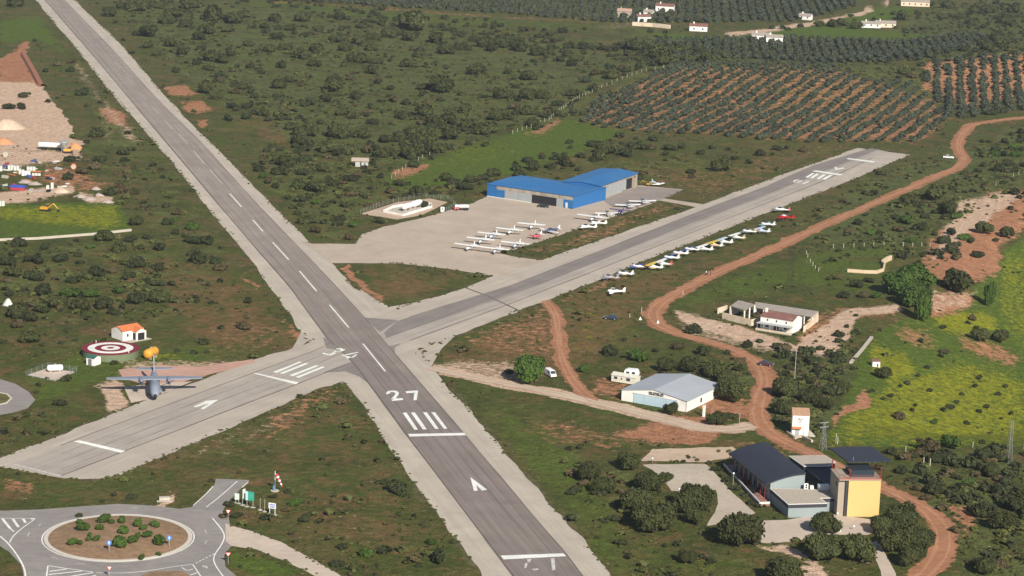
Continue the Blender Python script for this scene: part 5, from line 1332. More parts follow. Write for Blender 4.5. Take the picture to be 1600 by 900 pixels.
# ---- farmhouse
zf = lambda q_: zc(1110,450,8.42,[q_])[0]
S = Site(zf((652,535)), zf((1090,605)), depth=6); S.w = S.loc(*zf((1110,425)), 3.9)[0]
l2 = S.loc(*zf((1225,352)), 3.9); dep = max(4.5, min(7, l2[1])); print('farm', S.w, l2)
r = S.root('farmhouse', 'two storey white farmhouse with brown red tiled roof and veranda on the pale dirt', 'house'); W_ = S.w
b = MB(); gable_walls(b, 0, W_, 0, dep, 3.9, 5.0, 'x'); b.build('wall', white_w, r)
b = MB(); gable(b, 0, W_, 0, dep, 3.93, 5.03, 'x', .2, .12); rf = b.build('roof', brick_t, r); bx(rf, 'chimney', white_w, .3, .95, dep*.35, dep*.35+.7, 4.4, 6.0)
for k in (.22, .5, .80): win_y(r, W_*k, 2.75, .45, .65, 0)
for k in (.22, .78): win_y(r, W_*k, .9, .95, 1.15, 0, fm=trim_m)
bx(r, 'door', mat('brown_door', (.10,.035,.03), .6), W_*.5-.75, W_*.5+.75, -.04, .08, 0, 2.0)
pv = bx(r, 'veranda_roof', mat('veranda_slab', (.42,.45,.46), .8), -.3, W_+.3, -2.3, -.01, 2.15, 2.3); bx(r, 'veranda_floor', conc_o, -.3, W_+.6, -2.6, -.01, -.2, .18)
bx(r, 'veranda_parapet', cream_w, -.3, W_+.6, -2.62, -2.45, .18, .75)
for k in range(6): MB().cyl((k*W_/5, -2.2, .18), (k*W_/5, -2.2, 2.15), .06, n=6).build('veranda_post', steel_m, r)
# courtyard wall
def wall_px(pts, h, t, m, label, name='wall', cat='wall', follow=True, group=None):
    P = [g1(*q_) for q_ in pts]; e = empty(name, P[0]); tag(e, label, cat, group)
    b = MB()
    for i in range(len(P)-1):
        a, c = P[i], P[i+1]; d = (c-a); d.z = 0; d.normalize(); n_ = Vector((-d.y, d.x, 0)) * t/2
        a2 = a - d*t/2*(i > 0); o = P[0]
        q_ = [a2-n_, c-n_, c+n_, a2+n_]; z = [a.z, c.z, c.z, a.z]
        b.hexa([(v.x-o.x, v.y-o.y, zz-.2-o.z) for v, zz in zip(q_, z)] + [(v.x-o.x, v.y-o.y, zz+h+.003*i-o.z) for v, zz in zip(q_, z)])
    b.build('masonry', m, e); return e
wall_px([zf((158,405)), zf((535,500)), zf((645,470))], 2.0, .35, cream_w, 'cream courtyard wall at the left of the farmhouse')
wall_px([zf((95,340)), zf((215,300))], 1.8, .35, cream_w, 'short cream wall stub at the far left of the farmyard')
wall_px([zf((1225,585)), zf((1415,432))], 1.9, .3, cream_w, 'cream wall running back from the right end of the farmhouse')
# farm sheds
S3 = Site(zf((275,345)), zf((450,400)), depth=9); r = S3.root('farm_shed', 'open sided shed with grey tiled roof behind the courtyard wall', 'shed')
q_ = [S3.loc(*zf(c), z) for c, z in (((262,240),3.0), ((455,300),3.0), ((592,222),3.8), ((370,166),3.8))]
zz = [3.0, 3.0, 3.8, 3.8]
b = MB(); b.hexa([(p[0], p[1], z) for p, z in zip(q_, zz)] + [(p[0], p[1], z+.15) for p, z in zip(q_, zz)]); fixn(b.build('roof', greyt_m, r))
for p, z in zip(q_, zz): MB().box(p[0]*.96-.2, p[0]*.96+.2, p[1]*.96-.2, p[1]*.96+.2, -.3, z-.02).build('post', white_w, r)
m1 = [(q_[1][i]+q_[2][i])/2 for i in (0, 1)]; MB().box(m1[0]-.4, m1[0]-.1, m1[1]-.2, m1[1]+.2, -.3, 3.3).build('post', white_w, r)
b = MB(); a, c = q_[0], q_[3]; b.hexa([(a[0]+.05,a[1],-.3),(a[0]+.35,a[1],-.3),(c[0]+.35,c[1]-.3,-.3),(c[0]+.05,c[1]-.3,-.3),(a[0]+.05,a[1],2.95),(a[0]+.35,a[1],2.95),(c[0]+.35,c[1]-.3,3.7),(c[0]+.05,c[1]-.3,3.7)]); fixn(b.build('wall', cream_w, r))
r = S3.root('farm_shed', 'long low shed with grey tiled roof closing the back of the farmyard', 'shed')
q_ = [S3.loc(*zf(c), z) for c, z in (((588,262),2.6), ((1335,385),2.6), ((1422,312),3.3), ((590,188),3.3))]; zz = [2.6, 2.6, 3.3, 3.3]
b = MB(); b.hexa([(p[0], p[1], z) for p, z in zip(q_, zz)] + [(p[0], p[1], z+.15) for p, z in zip(q_, zz)]); fixn(b.build('roof', greyt_m, r))
b = MB(); a, c = q_[3], q_[2]; d = Vector((c[0]-a[0], c[1]-a[1])).normalized(); n_ = Vector((-d.y, d.x))*.3
b.hexa([(a[0]-n_.x,a[1]-n_.y,-.3),(c[0]-n_.x,c[1]-n_.y,-.3),(c[0]-n_.x*.1,c[1]-n_.y*.1,-.3),(a[0]-n_.x*.1,a[1]-n_.y*.1,-.3)] + [(a[0]-n_.x,a[1]-n_.y,3.2),(c[0]-n_.x,c[1]-n_.y,3.2),(c[0]-n_.x*.1,c[1]-n_.y*.1,3.2),(a[0]-n_.x*.1,a[1]-n_.y*.1,3.2)])
fixn(b.build('wall', cream_w, r))
for k in range(8):
    t = k/7; x = q_[0][0]*(1-t)+q_[1][0]*t; y = q_[0][1]*(1-t)+q_[1][1]*t; bx(r, 'post', white_w, x-.15, x+.15, y+.1, y+.4, -.3, 2.58)

# ---- white transformer house with lettering
zt = lambda q_: zc(1220,620,9,[q_])[0]
S = Site(zt((152,545)), zt((388,556)), depth=3.6); r = S.root('transformer_house', 'tall narrow white house with dark lettering and a red awning over its door', 'transformer house'); W_ = S.w; Hh = 5.4
MB().prism([(0,0),(W_,0),(W_,3.6),(0,3.6)], -.3, [Hh, Hh, Hh+.9, Hh+.9]).build('wall', white_w, r)
q_ = [(-.12,-.15,Hh+.02),(W_+.12,-.15,Hh+.02),(W_+.12,3.7,Hh+1.0),(-.12,3.7,Hh+1.0)]; MB().hexa(q_ + [(p[0],p[1],p[2]+.1) for p in q_]).build('roof', mat('tan_tiles', (.40,.25,.16), .9, .2, 1.5), r)
dr = bx(r, 'door', steel_m, W_*.2, W_*.43, -.05, .05, 0, 1.75); bx(r, 'downpipe', steel_m, W_*.70, W_*.74, -.08, -.01, 0, 2.2)
q_ = [(.05,-.7,1.95),(W_*.56,-.7,1.95),(W_*.56,-.02,2.35),(.05,-.02,2.35)]; MB().hexa(q_ + [(p[0],p[1],p[2]+.08) for p in q_]).build('awning', orange_t, r)
ink = mat('black_lettering', (.05,.05,.055), .8, .1)
def text(s, size, x, z, parent, m, y=-.03, name='lettering', rz=0, ext=.01, align='CENTER'):
    c = bpy.data.curves.new(name, 'FONT'); c.body = s; c.size = size; c.extrude = ext; c.align_x = align; c.materials.append(m)
    tmp = bpy.data.objects.new(name, c); col.objects.link(tmp); bpy.context.view_layer.update()
    me = bpy.data.meshes.new_from_object(tmp); bpy.data.objects.remove(tmp)
    o = bpy.data.objects.new(name, me); col.objects.link(o); o.parent = parent; o.location = (x, y, z); o.rotation_euler = (R(90), 0, rz); return o
text('Bar', .95, W_*.48, 4.1, r, ink); text('Cafe', .62, W_*.42, 3.5, r, ink)
b = MB(); b.cyl((W_*.40,-.03,3.25), (W_*.46,-.03,2.75), .04, n=5); b.cyl((W_*.52,-.03,3.25), (W_*.46,-.03,2.75), .04, n=5); b.build('emblem', redp_m, r)
wall_px([zt((90,510)), zt((200,590)), zt((300,570)), zt((440,640))], .6, .6, mat('dry_stone', (.46,.38,.30), .95, .35, 2.0), 'rough stone retaining wall at the foot of the white transformer house')
r = empty('wall', g1(*zt((395,560)))); tag(r, 'rough pale masonry block against the right of the white transformer house', 'masonry block'); MB().prism([(0,0),(1.6,-.2),(1.3,1.6),(0,1.4)], -1.0, [1.6,.3,.4,1.6]).build('masonry', conc_o, r)

# ---- left cabin, target topped tank, hut, balloon tank, gas tank
z6 = lambda q_: zc(120,490,6.43,[q_])[0]
S = Site(z6((462,276)), z6((660,242)), z6((660,242)), depth=7)
li = S.loc(*z6((310,245)), 0); dep = max(4, min(9, math.hypot(*li))); dep = li[1]; print('cabin', S.w, li)
r = S.root('cabin', 'small white cabin with orange tiled roof behind the red and white target tank', 'cabin'); W_ = S.w
b = MB(); gable_walls(b, 0, W_, 0, dep, 2.7, 3.7, 'x'); b.build('wall', white_w, r)
b = MB(); gable(b, 0, W_, 0, dep, 2.73, 3.73, 'x', .15, .12); rf = b.build('roof', orange_t, r)
b = MB(); x0, x1 = W_*.48, W_*.98; gable_walls(b, x0, x1, -2.0, -.05, 2.5, 3.4, 'y', -.05); pw = b.build('porch', white_w, r)
b = MB(); gable(b, x0, x1, -2.0, .9, 2.53, 3.43, 'y', .12, .1); b.build('porch_roof', orange_t, r)
bx(pw, 'porch_opening', dark_m, x0+.5, x1-.6, -2.04, -1.95, .1, 2.15); bx(pw, 'porch_opening', dark_m, x0-.04, x0+.05, -1.6, -.4, .1, 2.1)
win_y(r, W_*.25, 1.0, .6, .9, 0); bx(r, 'terrace', conc_o, -.6, W_+1.2, -3.0, -.02, -.1, .08); bx(r, 'barge', white_w, W_+.16, W_+.3, -.1, dep+.1, 2.5, 2.9)
c3 = G(172.7, 543.6, 2.1); rad = float(np.linalg.norm(G(217.6, 543.6, 2.1) - G(127.8, 543.6, 2.1)))/2
r = empty('water_tank', (c3[0], c3[1], 0)); tag(r, 'low round green walled tank whose top is a red and white bullseye', 'water tank')
MB().cyl((0,0,-.2), (0,0,2.0), rad-.1, n=40).build('tank_wall', grn_w, r); top = MB().cyl((0,0,2.0), (0,0,2.1), rad, n=48).build('tank_top', marn_m, r)
def annulus(r0, r1, z, m, name, parent):
    b = MB(); n = 48; v = []
    for i in range(n): t = 2*math.pi*i/n; v += [(r0*math.cos(t), r0*math.sin(t), z), (r1*math.cos(t), r1*math.sin(t), z)]
    b.add(v, [(2*i, 2*i+1, (2*i+3) % (2*n), (2*i+2) % (2*n)) for i in range(n)]); return fixn(b.build(name, m, parent))
annulus(rad*.55, rad*.80, 2.12, paint, 'white_ring', top); annulus(rad*.13, rad*.33, 2.12, paint, 'white_ring', top)
for a in (2.3, 5.6): MB().cyl((rad*.95*math.cos(a), rad*.95*math.sin(a), 2.1), (rad*.95*math.cos(a), rad*.95*math.sin(a), 2.7), .1, n=6).build('vent_pipe', wmet_m, r)
S = Site(z6((172,528)), z6((241,505)), z6((172,528)), depth=2.6); li = S.loc(*z6((93,515)), 0); dep = min(4, max(2, li[1]))
r = S.root('hut', 'tiny white hut with dark green roof at the foot of the target tank', 'hut'); W_ = S.w
MB().prism([(0,0),(W_,0),(W_,dep),(0,dep)], -.1, [2.1,2.1,2.1,2.1]).build('wall', white_w, r); b = MB(); gable(b, 0, W_, 0, dep, 2.12, 2.6, 'y', .15, .08); b.build('roof', gmet_m, r)
b = MB(); b.add([(0,.01,2.1),(W_,.01,2.1),(W_/2,.01,2.55)], [(0,1,2)]); b.add([(0,dep,2.1),(W_/2,dep,2.55),(W_,dep,2.1)], [(0,1,2)]); b.build('gable_end', white_w, r)
bx(r, 'door', mat('grey_door', (.16,.17,.19), .6), -.04, .05, dep*.3, dep*.75, 0, 1.8)
def tank(label, p, rz, length, rad, m, zc_, name='gas_tank', cat='tank', saddles=2):
    r = empty(name, p, rz); tag(r, label, cat); rings = []
    for x, k in ((-.5,.05),(-.49,.45),(-.46,.75),(-.41,.94),(-.36,1),(.36,1),(.41,.94),(.46,.75),(.49,.45),(.5,.05)):
        rings.append([(x*length, rad*k*math.cos(t), zc_ + rad*k*math.sin(t)) for t in np.linspace(0, 2*math.pi, 18)[:-1]])
    MB().loft(rings).build('shell', m, r, smooth=True)
    for i in range(saddles):
        x = (-.28 + .56*i/(max(1, saddles-1)))*length; bx(r, 'saddle', conc_o, x-.15, x+.15, -rad*.7, rad*.7, 0, zc_-rad*.55)
    MB().cyl((0,0,zc_+rad*.9), (0,0,zc_+rad+.25), .22, n=8).build('manhole', steel_m, r); return r
orange_b = mat('orange_tank_paint', (.62,.30,.04), .5, .12)
p = g1(236, 559); tank('orange cylindrical tank seen end on behind the tail of the grey transport plane', p, R(70), 5.5, 1.35, orange_b, 1.5, 'fuel_tank')
p = g1(86, 581); tank('single white gas tank on a small fenced concrete pad left of the transport plane', p, R(18), 4.4, .85, wmet_m, 1.15)
def fence_px(pts, h, step, m, label, name='fence', posts_only=False, r_=.035, group=None, mesh=True):
    P = [g1(*q_) for q_ in pts]; e = empty(name, P[0]); tag(e, label, 'fence', group); o = P[0]
    for i in range(len(P)-1):
        n = max(1, round((P[i+1]-P[i]).length/step))
        for k in range(n + (i == len(P)-2)):
            q_ = P[i].lerp(P[i+1], k/n); q_.z = float(H(q_.x, q_.y)); q_ = q_ - o
            MB().cyl((q_.x, q_.y, q_.z-.2), (q_.x, q_.y, q_.z+h), r_, n=6).build('post', m, e)
        if mesh:
            a, c = P[i]-o, P[i+1]-o; b = MB()
            for zz in np.linspace(h*.12, h*.96, 6): b.cyl((a.x,a.y,a.z+zz), (c.x,c.y,c.z+zz), .012, n=4)
            b.build('wire', steel_m, e)
    return e
fence_px([(40,588),(75,574),(120,581),(86,597),(40,588)], 1.5, 2.5, steel_m, 'thin wire fence round the single white gas tank')
# fuel store beside the apron
S = Site((600,331.5), (632,335.8), depth=8); r = S.root('fuel_bund', 'low white walled basin holding the long white fuel tanks beside the apron', 'bund')
bw = [(S.loc(*zc(590,295,10.667,[c])[0], .6)) for c in ((90,365),(430,430),(910,290),(905,245),(740,215),(250,290))]
P_ = poly_ccw(bw)
for i in range(len(P_)):
    a, c = Vector((*P_[i], 0)), Vector((*P_[(i+1) % len(P_)], 0)); d = (c-a).normalized(); n_ = Vector((-d.y, d.x, 0))*.3
    q_ = [a, c, c+n_, a+n_]; MB().hexa([(v.x, v.y, -.1) for v in q_] + [(v.x, v.y, .85+.004*i) for v in q_]).build('bund_wall', white_w, r)
MB().prism(inset(bw, .3), -.1, .12).build('floor', conc_o, r)
ga = zc(590,295,10.667,[(420,325),(715,240)]); A_, B_ = g1(*ga[0], 1.4), g1(*ga[1], 1.4); d = B_-A_
A2 = A_.lerp(B_, .25); B2 = A_.lerp(B_, .78); rz = math.atan2(d.y, d.x)
tank('left one of two white fuel tanks in the basin beside the apron', Vector((A2.x, A2.y, .1)), rz, d.length*.50, 1.05, wmet_m, 1.7, 'fuel_tank')
tank('right one of two white fuel tanks in the basin beside the apron', Vector((B2.x, B2.y, .1)), rz, d.length*.50, 1.15, wmet_m, 1.75, 'fuel_tank')
fence_px([(563,335),(598,321),(655,309),(700,312),(712,322),(690,336)], 1.8, 3.0, steel_m, 'tall thin wire fence round the fuel store at the apron edge')
r = empty('pump_cabinet', g1(691, 330.5), .3); tag(r, 'small white fuel pump cabinet at the apron edge', 'pump'); bx(r, 'cabinet', wmet_m, -.7, .7, -.4, .4, 0, 1.7); bx(r, 'display', glass_m, -.3, .3, -.43, -.405, .8, 1.3)
# stone hut in the heath
S = Site((555,260.5), (567,260.8), depth=4); W_ = 5.2; r = S.root('stone_hut', 'little block hut with pale shallow roof standing alone on the green heath', 'hut')
bx(r, 'wall', mat('hut_block', (.40,.40,.37), .9, .15), 0, W_, 0, 4, -.1, 2.3)
q_ = [(-1.6,-.5,2.32),(W_+.3,-.5,2.32),(W_+.3,4.4,2.9),(-1.6,4.4,2.9)]; MB().hexa(q_ + [(p[0],p[1],p[2]+.16) for p in q_]).build('roof', mat('hut_roof', (.50,.40,.33), .9, .12), r)
bx(r, 'door', dark_m, 2.0, 2.5, -.03, .05, 0, 2.0); win_y(r, 3.9, .8, .4, .9, 0); bx(r, 'post', dark_m, -1.4, -1.2, -.2, 0, 0, 2.3)
# ------------------------------------------------------------------ light aircraft (nose along +x)
def ell(x, ry, rz_, zc_, n=12): return [(x, ry*math.cos(t), zc_ + rz_*math.sin(t)) for t in np.linspace(0, 2*math.pi, n+1)[:-1]]
def slab(b, pts, z, t):   # tapered wing panel: plan points with z function
    b.prism(poly_ccw(pts), z, z+t)
WH = wmet_m
def plane(px, py, heading, label, group=None, high=True, wing=WH, fus=WH, tail=WH, belly=None, span=10.2, length=7.4, name='light_aircraft', canopy=glass_m, z=1.0):
    """px,py: middle of the wing as seen; heading: world angle of the nose"""
    wz = 1.95 if high else .85
    p = g1(px, py, wz); r = empty(name, (p.x, p.y, p.z), heading); tag(r, label, 'light aircraft', group)
    L_ = length
    st = [(.30,.16,.16,1.12),(.27,.42,.40,1.12),(.16,.50,.50,1.15),(.06,.56,.66,1.28 if high else 1.18),(-.10,.54,.62,1.26 if high else 1.18),(-.24,.36,.40,1.24),(-.45,.20,.26,1.25),(-.66,.08,.14,1.30)]
    b = MB(); b.loft([ell(x*L_, a, c, zz) for x, a, c, zz in st]); b.build('fuselage', fus, r, smooth=True)
    if belly: MB().loft([ell(x*L_, a*.9, .12, zz - c*.88) for x, a, c, zz in st[1:6]]).build('belly', belly, r, smooth=True)
    h = span/2; c0, c1 = .78, .60
    wx = .06*L_
    b = MB(); di = .10 if high else .28
    for s in (-1, 1):
        v = [(wx+c0, 0), (wx+c1*.9, s*h), (wx-c1, s*h), (wx-c0, 0)]
        zz = [wz, wz+di, wz+di, wz]; q_ = [(a[0], a[1], k) for a, k in zip(v, zz)]
        if s < 0: q_ = q_[::-1]
        b.hexa(q_[::-1] and [(x_, y_, z_) for x_, y_, z_ in (q_ if s > 0 else q_)] + [(x_, y_, z_+.16) for x_, y_, z_ in q_])
    fixn(b.build('wing', wing, r))
    if high:
        MB().loft([ell(.16*L_, .40, .12, 1.5), ell(.10*L_, .50, .36, 1.58), ell(.0*L_, .50, .36, 1.58), ell(-.10*L_, .40, .2, 1.55)]).build('cockpit_glass', canopy, r, smooth=True)
        for s in (-1, 1): MB().cyl((wx, s*.5, .85), (wx, s*h*.5, wz+.04), .05, n=6).build('strut', fus, r)
    else:
        MB().loft([ell(.14*L_, .12, .08, 1.62), ell(.08*L_, .42, .30, 1.66), ell(-.02*L_, .46, .42, 1.68), ell(-.12*L_, .38, .30, 1.62), ell(-.2*L_, .1, .08, 1.52)]).build('canopy', canopy, r, smooth=True)
    tx = -.60*L_; b = MB(); slab(b, [(tx+.42, -.05), (tx+.2, 1.45), (tx-.32, 1.5), (tx-.4, 0), (tx-.32, -1.5), (tx+.2, -1.45)], 1.30, .08); b.build('tailplane', tail, r)
    b = MB(); pr = [(tx+.75, 1.36), (tx-.05, 2.55), (tx-.45, 2.6), (tx-.42, 1.25)]
    v = [(x, y, z_) for y in (-.05, .05) for x, z_ in pr]; b.add(v, [(0,1,2,3), (7,6,5,4), (0,4,5,1), (1,5,6,2), (2,6,7,3), (3,7,4,0)]); fixn(b.build('fin', tail, r))
    for (x, y) in ((.26*L_, 0), (-.02*L_, .95), (-.02*L_, -.95)):
        w_ = MB().cyl((x, y-.07, .2), (x, y+.07, .2), .2, n=12).build('wheel', tyre_m, r)
        MB().cyl((x, y, .2), (x, y*.4, .85), .05, n=6).build('gear_leg', steel_m, w_)
    b = MB(); b.cyl((.30*L_, 0, 1.12), (.325*L_, 0, 1.12), .16, .03, n=10); b.build('spinner', fus, r)
    b = MB(); b.hexa([(.312*L_,-.07,.25),(.318*L_,-.07,.25),(.318*L_,.07,.25),(.312*L_,.07,.25),(.312*L_,-.07,1.99),(.318*L_,-.07,1.99),(.318*L_,.07,1.99),(.312*L_,.07,1.99)]); b.build('propeller', dark_m, r)
    return r
HA = math.atan2(-.94, -.33)      # apron rows: nose towards the camera, a little left
GA = 'light aircraft parked on the apron'
AP = [(733,383,'white light aircraft at the near left end of the apron group',dict(fus=WH)),
      (752,373,'grey nosed high wing aircraft second in the left row of the apron group',dict(fus=col_m('light_grey_paint',(.50,.52,.54)))),
      (769,365,'blue white high wing aircraft third in the left row of the apron group',dict(fus=col_m('pale_blue_paint',(.50,.58,.70)))),
      (797.5,358,'white high wing aircraft fourth in the left row of the apron group',dict(fus=WH)),
      (831,350,'high wing aircraft at the far end of the left row, nearest the black car',dict(fus=col_m('cool_white_paint',(.62,.66,.68)))),
      (774.5,388,'high wing aircraft nearest the camera on the apron, beside the leftmost one',dict(fus=col_m('light_grey_paint',(.50,.52,.54)))),
      (806,379.5,'blue white high wing aircraft beside the lower grass edge of the apron',dict(fus=col_m('pale_blue_paint',(.50,.58,.70)))),]
for x, y, lab, kw in AP: plane(x, y, HA + random.uniform(-.06, .06), lab, GA, True, **kw)
plane(859,361, HA-.5, 'dark bellied low wing aircraft at the right end of the apron group', GA, False, fus=col_m('navy_paint',(.05,.07,.16)), wing=WH, span=9)
plane(838,370, HA-.2, 'small red bodied aircraft with white tail beside the apron edge', GA, False, fus=col_m('pink_red_paint',(.50,.10,.12)), wing=col_m('pink_red_paint',(.50,.10,.12)), tail=WH, span=5.5, length=5.4)
HE = math.atan2(.5, -.87)
GE = 'aircraft parked along the grass edge of the apron'
plane(915,355, HE+.15, 'white low wing aircraft nearest the camera on the grass edge of the apron', GE, False, span=7.5, length=6.4)
plane(931,349, HE+.1, 'white low wing aircraft second from the near end of the apron grass edge', GE, False, span=7.5, length=6.4)
plane(927,338, HA-.15, 'white high wing aircraft with long wings facing the camera at the apron edge', GE, True, span=12.5, fus=col_m('light_grey_paint',(.50,.52,.54)))
HB = math.atan2(.97, -.25)
plane(949,334, HB, 'white aircraft with its tail to the camera beside the dark blue one', GE, False, span=9.5)
plane(969,328, HA, 'dark violet blue light aircraft facing the camera at the apron edge', GE, True, fus=col_m('violet_blue_paint',(.06,.05,.20)), wing=col_m('violet_blue_paint',(.06,.05,.20)), tail=col_m('violet_blue_paint',(.06,.05,.20)), span=8, length=6.5)
plane(981,321, HB, 'white aircraft with its tail to the camera, right of the dark blue one', GE, False, span=10)
plane(1004,315, HB, 'white aircraft at the far end of the apron grass edge, tail to the camera', GE, False, span=11)
plane(1027,288, HA+1, 'small white aircraft on the grass right of the second blue hangar', None, False, span=6.5, length=5)
GS = 'light aircraft parked in a line on the grass below runway 34'
bl = col_m('blue_paint', (.035,.075,.36)); ye = col_m('yellow_paint', (.62,.47,.05)); gg = col_m('grey_wing_paint', (.20,.24,.26)); cr_ = col_m('cream_paint', (.66,.52,.36)); pk = col_m('red_tail_paint', (.52,.12,.12)); tl = col_m('teal_wing_paint', (.25,.42,.42)); pb = col_m('pale_blue_paint', (.50,.58,.70)); lg = col_m('pink_grey_paint', (.42,.36,.37))
LINE = [ # px, py of the wing, high, wing, fus, tail, belly, label
 (950,434,0,gg,lg,lg,None,'grey winged aircraft with pinkish grey body, nearest the camera in the grass line'),
 (973,428,0,gg,WH,WH,ye,'white aircraft with dull grey wing and yellow belly, second in the grass line'),
 (995,417,0,bl,WH,pk,None,'first blue winged aircraft of the grass line, with a red edged tail'),
 (1019,413,1,ye,WH,WH,ye,'nearest of the two aircraft with a yellow high wing in the grass line'),
 (1034,408,1,WH,WH,pk,None,'white high wing aircraft with red tail tip between the yellow and blue winged ones'),
 (1045,403,0,bl,WH,WH,None,'second blue winged aircraft of the grass line, right behind a white high wing one'),
 (1059,396,0,gg,WH,WH,pk,'white aircraft with grey wing and red belly between two blue winged ones'),
 (1077,390,0,bl,WH,WH,None,'third and farthest blue winged aircraft of the grass line'),
 (1098,385,1,WH,WH,WH,None,'all white high wing aircraft just beyond the farthest blue winged one'),
 (1114,379,1,ye,cr_,WH,None,'farther aircraft with a yellow high wing, cream bodied, in the grass line'),
 (1129,374,1,pb,WH,WH,None,'pale blue high wing aircraft beyond the farther yellow winged one'),
 (1149,367,1,WH,WH,cr_,None,'white high wing aircraft with cream tail standing with a gap on both sides'),
 (1167,362,0,gg,WH,cr_,None,'white aircraft with dark grey green wing and orange cream tail in the grass line'),
 (1188,357,1,pb,pb,WH,None,'pale blue bodied high wing aircraft near the far end of the grass line'),
 (1196,351,0,tl,WH,WH,None,'teal winged white aircraft at the far end of the continuous grass line'),
]
for i, (x, y, hi, wg, fu, ta, be, lab) in enumerate(LINE): plane(x, y, HE + random.uniform(-.07, .07), lab, GS, bool(hi), wg, fu, ta, be, span=7.6, length=5.8)
plane(1218,328, HE, 'white aircraft with dark wing standing apart at the runway edge above the red one', None, False, gg, WH, pk, span=8.5, length=6.6)
rd = col_m('red_paint', (.42,.02,.02)); plane(1224,340, HE, 'bright red light aircraft with a pale canopy on the grass', None, False, rd, rd, rd, span=7.5, length=6.8, canopy=pb)
plane(958,456, math.atan2(.12,-1), 'single all white aircraft in the weeds apart from the line of aircraft', None, False, span=8.6, length=5.8)

# ---- grey twin engine transport plane on its pad
gry = mat('airforce_grey', (.21,.24,.30), .55, .06, .4); gry2 = mat('airforce_grey_dark', (.20,.22,.26), .55, .06)
nose, tl_ = g1(247, 617, 1.5), g1(235.5, 577, 5.0)
hd = math.atan2(-.985, .17); p = G(241.5, 590.5, 4.3)
r = empty('transport_aircraft', (p[0], p[1], 0), hd); tag(r, 'grey twin engine high wing transport plane displayed on its pad by the runway', 'transport plane')
st = [(8.6,.25,.25,1.9),(8.45,.6,.55,1.95),(7.9,1.0,.9,2.05),(7.2,1.2,1.15,2.25),(6.2,1.35,1.45,2.55),(4.5,1.4,1.55,2.6),(0,1.4,1.55,2.6),(-3,1.38,1.5,2.65),(-6,1.0,1.1,3.1),(-9,.55,.7,3.6),(-11,.2,.35,3.95)]
MB().loft([ell(x, a, c, z, 20) for x, a, c, z in st]).build('fuselage', gry, r, smooth=True)
MB().loft([ell(8.62,.2,.2,1.88,14), ell(8.85,.42,.42,1.9,14), ell(9.0,.2,.2,1.9,14)]).build('nose_radome', dark_m, r, smooth=True)
b = MB()
for y in (-.78, -.40, .0, .40, .78):
    x = 7.15 - abs(y)*.35; b.hexa([(x, y-.15, 2.95), (x+.32, y-.15, 2.85), (x+.32, y+.15, 2.85), (x, y+.15, 2.95), (x-.28, y-.15, 3.35), (x+.04, y-.15, 3.3), (x+.04, y+.15, 3.3), (x-.28, y+.15, 3.35)])
fixn(b.build('windscreen', glass_m, r))
b = MB(); b.loft([ell(x, a, c, .9, 12) for x, a, c in ((2.6,.3,.25),(1.8,2.0,.55),(-1.8,2.0,.55),(-3,.5,.3))]); b.build('sponson', gry, r, smooth=True)
b = MB(); zw = 4.1
for s in (-1, 1):
    q_ = [(1.5, 0, zw), (1.45, s*5.2, zw), (-1.35, s*5.2, zw), (-1.5, 0, zw)]; b.hexa(q_ + [(x, y, z+.38) for x, y, z in q_])
    q_ = [(1.45, s*5.2, zw), (.75, s*12.5, zw+.1), (-.7, s*12.5, zw+.1), (-1.35, s*5.2, zw)]; b.hexa([(x, y, z) for x, y, z in q_] + [(x, y, z+(.38 if abs(y) < 6 else .2)) for x, y, z in q_])
fixn(b.build('wing', gry, r))
for s in (-1, 1):
    e_ = MB().loft([[(x, s*3.6 + yy*a, 3.95 + zz*a) for yy, zz in [(math.cos(t), math.sin(t)) for t in np.linspace(0, 2*math.pi, 15)[:-1]]] for x, a in ((3.3,.42),(2.9,.62),(1.2,.7),(-1.2,.6),(-2.4,.2))]).build('engine', gry2, r, smooth=True)
    MB().cyl((3.3, s*3.6, 3.95), (3.8, s*3.6, 3.95), .28, .05, n=12).build('spinner', dark_m, e_)
    b = MB()
    for k in range(4):
        t = k*math.pi/2 + .4; c_, s_ = math.cos(t), math.sin(t)
        b.cyl((3.5, s*3.6 + .2*c_, 3.95+.2*s_), (3.5, s*3.6 + 1.55*c_, 3.95+1.55*s_), .10, .07, n=5)
    b.build('propeller', dark_m, e_)
    MB().cyl((-.3, s*1.75, .5), (-.3, s*1.45, .5), .5, n=16).build('wheel', tyre_m, r)
MB().cyl((6.0,-.15,.4), (6.0,.15,.4), .4, n=16).build('wheel', tyre_m, r); MB().cyl((6.0,0,.4), (6.0,0,1.5), .12, n=8).build('nose_leg', steel_m, r)
b = MB(); pr = [(-6.6, 3.9), (-9.2, 8.1), (-11.3, 8.3), (-11.3, 4.0)]; v = [(x, y, z) for y in (-.16, .16) for x, z in pr]
b.add(v, [(0,1,2,3), (7,6,5,4), (0,4,5,1), (1,5,6,2), (2,6,7,3), (3,7,4,0)]); fixn(b.build('fin', gry2, r))
b = MB(); slab(b, [(-8.9, -.3), (-9.6, 5.0), (-10.9, 5.0), (-11.2, 0), (-10.9, -5.0), (-9.6, -5.0), (-8.9, .3)], 4.15, .2); b.build('tailplane', gry, r)

